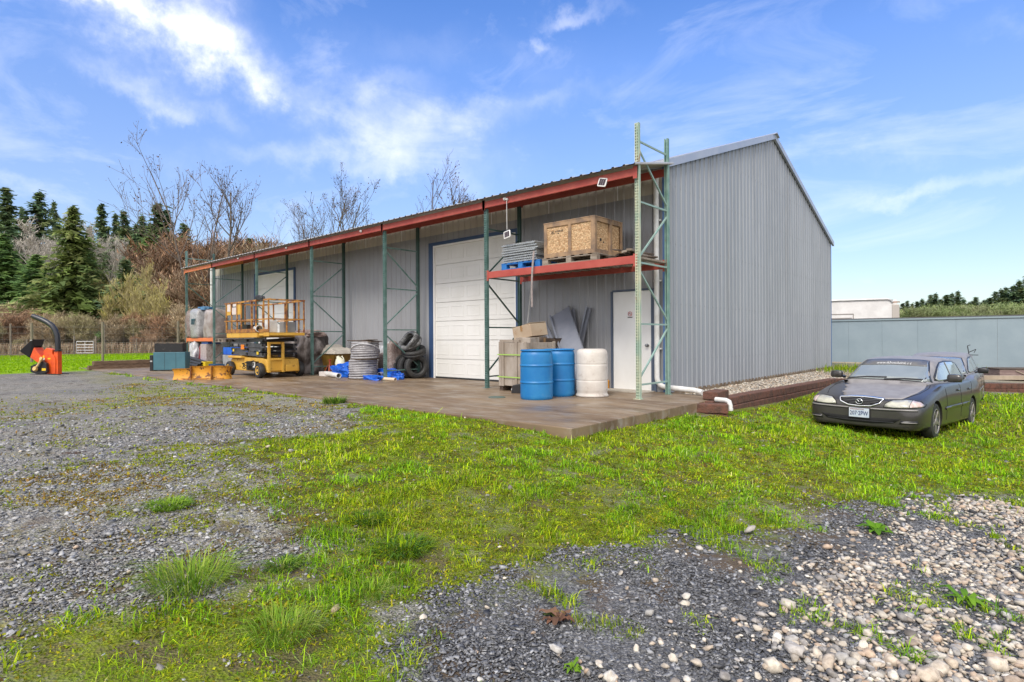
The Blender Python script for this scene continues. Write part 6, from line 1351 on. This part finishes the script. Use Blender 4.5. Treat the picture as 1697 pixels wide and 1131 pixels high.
        patch(bv,[(-.70,.255),(-.4,.232),(0,.226),(.4,.232),(.70,.255),(.68,.20),(-.68,.20)],'front',.002,M['darkgap'],'dark_lower_skirt',t,res=.05); patch(bv,strip([(-.80,.522),(-.4,.512),(0,.508),(.4,.512),(.80,.522)],.022),'front',.003,M['faded'],'faded_bumper_top',t)  # first patch is a black skirt along the bumper's bottom lip
    else:
        patch(bv,[(-.8,.56),(-.8,.66),(.8,.66),(.8,.56)],'front',.006,M['lens'],'headlight',t,res=.05); patch(bv,strip([(-.7,.48),(.7,.48)],.1),'front',.006,M['blackp'],'bumper',t)
    for s_ in (-1,1):
        mb=MB(); mb.blob((0,0,0),(.11,.22,.135),3,.02,3); m_=mb.build('side_mirror',paint if full else M['blackp'],t,smooth=True); m_.location=(-.78,s_*.955,.955); 
        mb=MB(); mb.beam((-.76,s_*.80,.97),(-.78,s_*.90,1.0),.07,.04); mb.build('mirror_arm',M['blackp'],m_).matrix_basis=Matrix.Translation(Vector((.78,-s_*.955,-.955)))
    for X in (0,-2.67):
        for s_ in (-1,1):
            e=wheel(t,X,s_*.775,.31,.19,M['alloy'],hub=.6); 
            # replace plain rim by five spokes
            for ch in [q for q in col.objects if q.parent==e and q.name.startswith('rim')]: bpy.data.objects.remove(ch)
            mb=MB(); Mx=Matrix.Rotation(R(90)*-s_,3,'X')
            mb.lathe([(.20,.075),(.212,.088),(.205,.095),(.19,.085),(.186,.0),(.2,-.06)],32,M=Mx,capb=False,capt=False); 
            for k in range(5):
                a=k*1.2566+.3; p0=Mx@Vector((.045*math.cos(a),.045*math.sin(a),.075)); p1=Mx@Vector((.195*math.cos(a),.195*math.sin(a),.082)); mb.beam(p0,p1,.052,.02,(0,s_,0))
            mb.lathe([(.065,.05),(.06,.09),(.03,.10),(0,.10)],16,M=Mx,capb=False); mb.build('rim',M['alloy'],e,bevel=.003)
            mb=MB(); mb.lathe([(.185,.02),(0,.02)],20,M=Mx,capb=False,capt=False); mb.build('brake_disc',M['darkgap'],e)
    # tail lights
    for s_ in (-1,1): patch(bv,[(s_*.45,.72),(s_*.78,.72),(s_*.76,.86),(s_*.45,.86)],'back',.005,mat('red_lens',(.35,.01,.01),rough=.15),'tail_light',t,res=.05)
    return t
# heading: about 7 degrees off the building axis
A1=R(-97.0)
def carrot(ang,pitch): return (Matrix.Rotation(ang,4,'Z')@Matrix.Rotation(pitch,4,'Y')).to_euler()
c1=car('parked_car','dark grey four door saloon with peeling hood paint and hazy headlights parked on the grass',(3.12,3.0,-.655),carrot(A1,R(-2.0)),M['carpaint'],M['faded'])
M['gold']=mat('dusty_beige_car_paint',(.24,.215,.19),rough=.35,metal=.4,c2=(.19,.17,.15),scale=2,coat=.5)
c2=car('parked_car','dusty beige grey estate car parked right behind the dark saloon',(3.34,8.6,-.80),carrot(R(-90.5),0),M['gold'],M['faded'],wagon=True,full=False)
t=thing('roof_mount','black folding bicycle mount standing on the roof of the rear car','roof mount',(3.98,11.1,.56),R(-97)); t.scale=(.6,.6,.6)
mb=MB(); mb.beam((0,-.15,0),(0,.25,0),.05,.03); mb.beam((-.3,-.1,-.01),(.3,-.1,-.01),.04,.03); mb.build('foot',M['blackp'],t); mb=MB(); mb.beam((0,-.08,0),(.0,-.14,.42),.03,.03); mb.beam((0,-.14,.42),(0,-.03,.46),.025,.025); mb.beam((0,-.09,.12),(0,.17,.26),.03,.03); mb.beam((0,.17,.26),(0,.1,.1),.02,.02); mb.build('arm',M['blackp'],t)
# ---------------------------------------------------------------- trees
m_need=mat('conifer_needles',(.06,.09,.03),rough=.7,attr='Col',spec=.1,trans=.4); m_bark=mat('bark',(.13,.10,.08),rough=.9,c2=(.20,.17,.14),scale=3)
m_twig=mat('twigs',(.2,.15,.1),rough=.85,attr='Col',spec=.2)
def atz(u,D): a=(u-848.5)/955.0; return at(a,D)
def ztop(u,v,D):  # height at which something at distance D appears in the photo's row v
    hv=560.76-(u-848.5)*.0056; return CAM[2]+(hv-v)*D/955
def conifer_mesh(seed,h,rad,low,cols,dens=1.0,droop=.25,ragged=.3):
    rg=np.random.default_rng(seed); V=[];F=[];C=[]
    nb=int(150*dens)
    for i in range(nb):
        t=(i+rg.random())/nb; z=h*(low+(1-low)*t); r=rad*(1-t)**.85*(1+rg.normal(0,ragged))*(.55+.45*min(1,(t+.08)*5))+.12*h/20
        if r<.1: r=.1
        a=rg.uniform(0,6.283); ca,sa_=np.cos(a),np.sin(a); n=max(5,int(11*r/rad+4)); base=np.array(cols[rg.integers(len(cols))])*(1+rg.normal(0,.15))
        for j in range(n):
            q=(j+rg.random())/n; zz=z+r*(.25*(1-t)*q-droop*q*q*(1.3-t))+rg.normal(0,.07*h/20); px,py=ca*r*q,sa_*r*q
            for kk in range(2):
                s=(.045*r+.020*h)*rg.uniform(.6,1.4)*(1.15-.45*q); th=a+rg.normal(0,1.0)
                d1=np.array([np.cos(th),np.sin(th),rg.normal(-.15,.25)])*s*1.5; d2=np.array([-np.sin(th),np.cos(th),rg.normal(-.1,.35)])*s*.55
                c0=np.array([px,py,zz])+rg.normal(0,s*.45,3); b=len(V)
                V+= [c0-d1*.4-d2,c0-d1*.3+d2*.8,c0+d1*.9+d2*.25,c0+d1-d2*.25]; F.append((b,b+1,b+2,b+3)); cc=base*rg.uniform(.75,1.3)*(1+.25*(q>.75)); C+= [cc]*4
    return np.array(V),np.array(F),np.clip(np.array(C),.004,.6)
def tree_obj(name,label,group,x,y,z,crown,trunk_h,trunk_r,scale=1,rz=0,cat='tree',nm='crown'):
    t=thing(name,label,cat,(x,y,z),rz,group); t.scale=(scale,)*3 if not hasattr(scale,'__len__') else scale
    o=bpy.data.objects.new(nm,crown); col.objects.link(o); o.parent=t
    mb=MB(); mb.tube([(0,0,-.5),(0,0,trunk_h*.5),(0,0,trunk_h)],[trunk_r,trunk_r*.6,.03],7); mb.build('trunk',m_bark,t,smooth=True); return t
def memesh(V,F,C,m):
    o=npmesh('crown',V,F,m,C); me=o.data; bpy.data.objects.remove(o); return me
DK=[(.15,.22,.11),(.18,.25,.12),(.12,.19,.11),(.24,.28,.12)]; OL=[(.21,.26,.08),(.16,.22,.065),(.30,.33,.13),(.12,.17,.06)]; MG=[(.19,.30,.10),(.23,.34,.11),(.15,.25,.10)]
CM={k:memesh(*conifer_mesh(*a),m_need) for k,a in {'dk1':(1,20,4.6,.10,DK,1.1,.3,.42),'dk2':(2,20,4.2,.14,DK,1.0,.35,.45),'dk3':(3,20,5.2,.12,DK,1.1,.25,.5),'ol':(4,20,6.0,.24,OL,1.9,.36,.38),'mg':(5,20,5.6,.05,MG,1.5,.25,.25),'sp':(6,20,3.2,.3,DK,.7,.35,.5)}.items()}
def conifer(u,v,D,kind,label,wide=1.0,name='conifer',group=None):
    x,y=atz(u,D); z0=gz(x,y); h=ztop(u,v,D)-z0; s=h/20.0
    return tree_obj(name,label,group,x,y,z0,CM[kind],19.6,.30,(s*wide,s*wide,s),random.uniform(0,6.28))
LC=[(12,312,112,'dk1','tall dark fir at the extreme left with the highest top on the slope',1.1),(66,319,116,'dk3','broad dark fir left of the pale rounded bare tree on the slope',1.15),(38,346,124,'sp','thin ragged fir between the two tallest dark firs at far left',.8),
(121,344,64,'ol','large olive green conifer with drooping branches, nearest and most complete of the slope trees',.80),(150,376,128,'dk2','low dark fir top just right of the large olive conifer',1.2),(97,372,130,'dk2','small dark fir top just left of the large olive conifer',1.1),(170,338,118,'dk1','slim pointed dark fir standing above the pale bare trunks',.85),
(192,356,122,'dk2','short dark fir in the trio of points right of the slim fir, left one',.9),(206,351,119,'dk2','dark fir in the trio of points right of the slim fir, tallest one',.9),(228,372,124,'sp','sparse dark fir left of the bare topped spindly fir',1.2),(237,358,120,'sp','spindly fir with a bare leader above the reddish thicket',1.0),
(264,338,112,'dk1','full dark fir farthest right of the big slope firs',1.15),(277,349,114,'dk2','brownish dark fir touching the full fir on its right side',1.1),(249,395,98,'mg','rounded mid green conifer low in front of the right hand slope firs',1.6),(8,390,80,'mg','pale green conifer low at the left edge of the picture',1.3),(62,424,74,'mg','bushy bright green conifer at the foot of the pale rounded bare tree',1.5),
(36,440,84,'mg','small bushy green conifer low beside the left edge',1.4),(208,432,60,'dk2','dark narrow conifer among the yellowish shrubs',1.5),(148,420,100,'mg','blue green conifer right of the large olive conifer',1.5),(190,400,104,'dk3','dark green conifer mass below the trio of fir points',1.4),
(414,396,120,'dk1','small dark fir just above the far end of the red roof beam',1.5),(441,406,128,'dk2','tiny dark fir behind the red roof beam right of the other small one',1.3),(90,335,135,'sp','faint fir far behind between the broad fir and the olive conifer',.7),(20,402,106,'dk3','dark fir filling the slope below the leftmost tall fir',1.6),(100,405,108,'dk2','dark fir crown between the pale rounded tree and the olive conifer',1.8),(140,400,112,'dk3','dark fir just behind the right flank of the olive conifer',1.7),(222,402,106,'dk3','green fir mass under the spindly leader fir',1.5),(250,372,116,'dk2','dark fir between the spindly fir and the full fir',1.4),(285,392,108,'dk3','dark fir low behind the reddish thicket left of the bare trees',1.5),(228,418,98,'dk1','dark fir on the lower slope above the yellow budding shrub',1.6),(268,408,96,'dk3','wide dark fir on the lower slope left of the tallest bare tree',1.5),(298,398,100,'dk2','dark fir tip just left of the tallest bare tree trunk',1.6),(305,372,124,'dk1','far dark fir behind the left limbs of the tallest bare tree',1.3),(215,376,126,'dk3','far dark fir between the trio of points and the spindly fir',1.3),(80,405,104,'dk3','dark fir filling the slope under the pale rounded tree',1.6),(-12,330,118,'dk3','dark fir cut by the left edge of the picture',1.1)]
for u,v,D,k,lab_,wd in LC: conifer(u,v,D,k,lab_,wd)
# far right ridge
ORD='one two three four five six seven eight nine ten eleven twelve thirteen fourteen fifteen sixteen seventeen eighteen nineteen twenty twenty-one twenty-two twenty-three twenty-four twenty-five twenty-six twenty-seven twenty-eight twenty-nine thirty thirty-one thirty-two'.split()
rr=random.Random(31); prevs=[(1497,503),(1504,499),(1512,504),(1520,500),(1528,497),(1536,502),(1543,489),(1551,487),(1560,497),(1569,489),(1578,487),(1588,483),(1596,497),(1606,502),(1617,493),(1627,502),(1640,494),(1650,484),(1660,481),(1668,477),(1680,474),(1690,466),(1700,462),(1712,466),(1725,460),(1486,505),(1475,506),(1572,500),(1632,498),(1604,505),(1613,500)]
for i,(u,v) in enumerate(prevs):
    D=rr.uniform(175,200)+ (30 if u<1560 else 0)
    conifer(u,v,D,rr.choice(['dk1','dk2','dk3','sp']),('small distant fir in the row above the panel wall, number %s from the left'%ORD[sorted(q[0] for q in prevs).index(u)]),rr.uniform(1.2,1.7),group='distant firs above the panel wall')
# bare trees
def bare_mesh(seed,h,spread,stems=1,depth=5,cols=((.16,.12,.09),),buds=.5,twr=.012,budc=((.10,.05,.03),),up=.55,nside=4,bs=.09,trunk_r=None,dens=1.0,sliver=False,tall=False):
    rg=random.Random(seed); mb=MB(); VB=[];FB=[]; tips=[]
    def grow(p,d,l_,r,k):
        n=4 if k<2 else 3; pts_=[p]; rs=[r]; q=p.copy(); dd=d.copy()
        for i in range(n):
            dd=(dd+Vector((rg.gauss(0,.10),rg.gauss(0,.10),rg.gauss(.05,.06)*up))).normalized(); q=q+dd*(l_/n); pts_.append(q.copy()); rs.append(max(r*(1-.62*(i+1)/n),twr))
        mb.tube(pts_,rs,5 if k<2 else 3,cap=False)
        if k>=depth-1:
            for b_ in pts_[1:]:
                if rg.random()<buds: tips.append(b_+Vector((rg.gauss(0,.15),rg.gauss(0,.15),rg.gauss(0,.15))))
        if k>=depth: return
        nb=int((rg.randint(8,11) if k==0 else rg.randint(3,5))*dens+.5)
        for i in range(nb):
            f=rg.uniform(.34 if k==0 else .2,1.0); j=min(int(f*n),n-1); b0=pts_[j].lerp(pts_[j+1],f*n-j); rr_=rs[j]*(.62 if k else .55)
            ax=dd.cross(Vector((rg.gauss(0,1),rg.gauss(0,1),rg.gauss(0,1)))).normalized(); ang=rg.uniform(.35,.85)*spread; nd=(Matrix.Rotation(ang,3,ax)@dd); nd.z+=up*.45; nd.normalize()
            grow(b0,nd,(l_*(.16+.38*(1-f))*rg.uniform(.8,1.2) if (k==0 and tall) else l_*rg.uniform(.42,.66)*(1.15-.35*f)),max(rr_,twr),k+1)
    for s in range(stems):
        a=rg.uniform(0,6.28); ln=0 if stems==1 else rg.uniform(.06,.24)
        grow(Vector((rg.gauss(0,.2*(stems>1)),rg.gauss(0,.2*(stems>1)),-.3)),Vector((ln*math.cos(a),ln*math.sin(a),1)).normalized(),h*rg.uniform(.72,.95)*(.62 if stems>3 else .80),(trunk_r or h*.011)*(1 if stems<2 else .7),0)
    C=[rg.choice(cols) for _ in range(1)]
    V=np.array([tuple(v) for v in mb.v]); F4=np.array([f if len(f)==4 else (f[0],f[1],f[2],f[2]) for f in mb.f])
    cc=np.tile(np.array(cols[0]),(len(V),1)); g2=np.random.default_rng(seed); cc=cc*g2.uniform(.8,1.2,(len(V),1))
    if tips:
        T=np.array([tuple(t) for t in tips]); n=len(T); s=bs*g2.uniform(.5,1.5,(n,1)); o1=g2.normal(0,1,(n,3)); o1/=np.linalg.norm(o1,axis=1)[:,None]; o2=np.cross(o1,g2.normal(0,1,(n,3))); o2/=np.linalg.norm(o2,axis=1)[:,None]
        
        if sliver: o1=o1*np.array([.8,.8,.5])+np.array([0,0,.75]); o2=o2*.16; T=T+o1*s
        Q=np.stack([T-o1*s,T-o2*s*.6,T+o1*s,T+o2*s*.6],1).reshape(-1,3); FQ=np.arange(4*n).reshape(n,4)+len(V); bc=np.array(budc)[g2.integers(0,len(budc),n)]*g2.uniform(.7,1.3,(n,1)); V=np.concatenate([V,Q]); F4=np.concatenate([F4,FQ]); cc=np.concatenate([cc,np.repeat(bc,4,0)])
    s_=h/np.percentile(V[:,2],99.5); V=V*s_
    return V,F4,cc
GB=((.13,.10,.08),); 
def bare(u,v,D,label,mesh_,h0,name='bare_tree',wide=1.0,rz=None):
    x,y=atz(u,D); z0=gz(x,y); s=(ztop(u,v,D)-z0)/h0; t=thing(name,label,'tree',(x,y,z0),rz if rz is not None else random.uniform(0,6.28)); t.scale=(s*wide,s*wide,s)
    o=bpy.data.objects.new('crown',mesh_); col.objects.link(o); o.parent=t; return t
BT=[(325,232,66,11,5,3,'tallest bare tree with clusters of old catkins, several upright stems',(.16,.13,.11)),(371,264,64,12,5,1,'bare tree with wide low limbs right of the tallest bare tree',(.13,.11,.09)),
(541,266,60,14,5,2,'bare twin trunked tree showing above the middle of the red roof beam',(.12,.11,.09)),(499,330,66,15,4,2,'low bare tree left of the twin trunked one above the roof beam',(.12,.10,.09)),(597,308,70,16,4,1,'slender small bare tree between the two groups above the roof beam',(.13,.11,.10)),(668,264,60,17,5,2,'rounded spreading bare tree above the roof beam left of the swinging lamp',(.13,.10,.09)),(722,292,64,18,5,1,'finer bare tree right of the rounded spreading one above the roof beam',(.13,.11,.10))]
for u,v,D,sd_,dp,stm,lab_,cl_ in BT:
    Vv,Ff,Cc=bare_mesh(sd_,20,1.10,min(stm,2),3,(cl_,),.5,.011,((.13,.07,.05),(.10,.07,.05)),.62,bs=.065,trunk_r=.15,dens=.95,tall=True); bare(u,v,D,lab_,memesh(Vv,Ff,Cc,m_twig),20,wide=.85)
Vv,Ff,Cc=bare_mesh(41,16,1.0,1,4,((.46,.42,.36),),.8,.030,((.46,.42,.36),),.8,bs=.30,trunk_r=.2,sliver=True); pale1=memesh(Vv,Ff,Cc,m_twig)
bare(76,366,96,'pale whitish bare tree with a rounded crown in front of the broad dark fir',pale1,16,wide=1.25); bare(62,395,92,'pale bare tree lower left of the rounded whitish one',pale1,16,wide=1.0)
bare(168,374,104,'pale bare trunks below the slim pointed fir',pale1,16,wide=.9); bare(186,392,100,'pale grey bare tree right of the slim pointed fir trunks',pale1,16,wide=.8); bare(110,345,126,'grey spiky bare treetop just left of the large olive conifer',pale1,16,wide=.5)
Vv,Ff,Cc=bare_mesh(43,10,.9,4,3,((.40,.34,.17),),.9,.03,((.50,.44,.12),(.44,.38,.16)),.8,bs=.22,trunk_r=.09,sliver=True); yel1=memesh(Vv,Ff,Cc,m_twig)
bare(220,438,66,'yellow budding shrub tree right of the dark narrow conifer',yel1,10,wide=.55); bare(163,446,68,'cream yellow shrub tree below the olive conifer on its right',yel1,10,wide=.5)
bare(182,466,58,'cream stemmed shrub tree left of the dark narrow conifer',yel1,10,wide=.8); bare(238,458,58,'straggly cream shrub tree right of the yellow budding one',yel1,10,wide=.9); bare(262,478,56,'low cream stemmed shrub behind the teal cabinet',yel1,10,wide=1.0)
# the thicket: too many stems to count, one object
TV=[]; 
vars_=[bare_mesh(60+i,9,1.0,5+i%3,3,((c),),1.0,.022,(b1,b2),.8,bs=.24,trunk_r=.085,dens=1.25,sliver=True) for i,(c,b1,b2) in enumerate([((.46,.34,.23),(.44,.28,.17),(.36,.24,.16)),((.56,.46,.32),(.44,.34,.21),(.38,.28,.17)),((.38,.26,.18),(.46,.27,.15),(.36,.21,.13)),((.56,.48,.30),(.46,.42,.20),(.40,.36,.20))])]
V_=[];F_=[];C_=[];nv=0; rg=random.Random(77)
def addt(u,v,D,k,wide,tone=.85):
    global nv
    x,y=atz(u,D); z0=gz(x,y)-.2; s=(ztop(u,v,D)-z0)/9; Vv,Ff,Cc=vars_[k]; a=rg.uniform(0,6.28); c_,s_=math.cos(a),math.sin(a)
    P=np.stack([(Vv[:,0]*c_-Vv[:,1]*s_)*s*wide+x,(Vv[:,0]*s_+Vv[:,1]*c_)*s*wide+y,Vv[:,2]*s+z0],-1); V_.append(P); F_.append(Ff+nv); C_.append(Cc*rg.uniform(.8,1.2)*tone); nv+=len(Vv)
tops=lambda u: np.interp(u,[-80,0,60,130,200,250,290,330,380,430,500,560],[478,480,490,510,512,485,445,404,404,414,440,455])
for k in range(85): u=rg.uniform(-60,500); addt(u,tops(u)+rg.uniform(-4,24),rg.uniform(82,104),rg.randrange(3),1.4,.62)
for k in range(75): u=rg.uniform(-60,480); addt(u,tops(u)+rg.uniform(12,55),rg.uniform(66,82),rg.choice([0,1,2,3,1]),1.4)
for k in range(80): u=rg.uniform(-60,450); addt(u,max(tops(u)+45,500)+rg.uniform(-5,40),rg.uniform(55,66),rg.choice([0,1,1,3]),1.4)
for k in range(60): u=rg.uniform(-60,420); addt(u,rg.uniform(520,568),rg.uniform(53,58),rg.choice([0,1,2,3]),1.3)
o=npmesh('thicket',np.concatenate(V_),np.concatenate(F_),m_twig,np.concatenate(C_)); tag(o,'leafless brown and reddish thicket covering the slope behind the lawn','thicket',kind='stuff'); print('thicket tris',len(o.data.polygons))
# pale scrub on the right ridge and dry reeds
V_=[];F_=[];C_=[];nv=0
for k in range(70): u=rg.uniform(1480,1740); addt(u,np.interp(u,[1480,1560,1640,1740],[512,506,508,500])+rg.uniform(0,16),rg.uniform(150,175),rg.choice([3,3,1]),1.8)
o=npmesh('far_scrub',np.concatenate(V_),np.concatenate(F_),mat('far_scrub_leaf',(.1,.1,.03),rough=.8,attr='Col',c2=(.6,.72,.5),scale=.15),np.concatenate(C_)*np.array([.75,.95,.8])); tag(o,'pale olive scrub below the distant firs above the panel wall','scrub',kind='stuff')
n=9000; t_=rng_.uniform(-.95,-.40,n); D_=rng_.uniform(50.5,53,n); x=CAM[0]+D_*(_f.x+t_*_r.x); y=CAM[1]+D_*(_f.y+t_*_r.y)
blades('dry_reeds',x,y,g(x,y)-.05,rng_.uniform(.5,1.2,n),.05+0*x,pal(n,[(.36,.27,.18),(.30,.20,.13),(.40,.33,.22)],.12),m_twig,label='dry buff grass along the far fence')
x,y=atz(148,56); lump('evergreen_bush','dark green bush in front of the small open shed','bush',(x,y,gz(x,y)),(2.6,2,1.9),mat('bush_green',(.045,.10,.02),rough=.8,c2=(.08,.15,.03),scale=3,bump=1,bscale=6),71,.35)
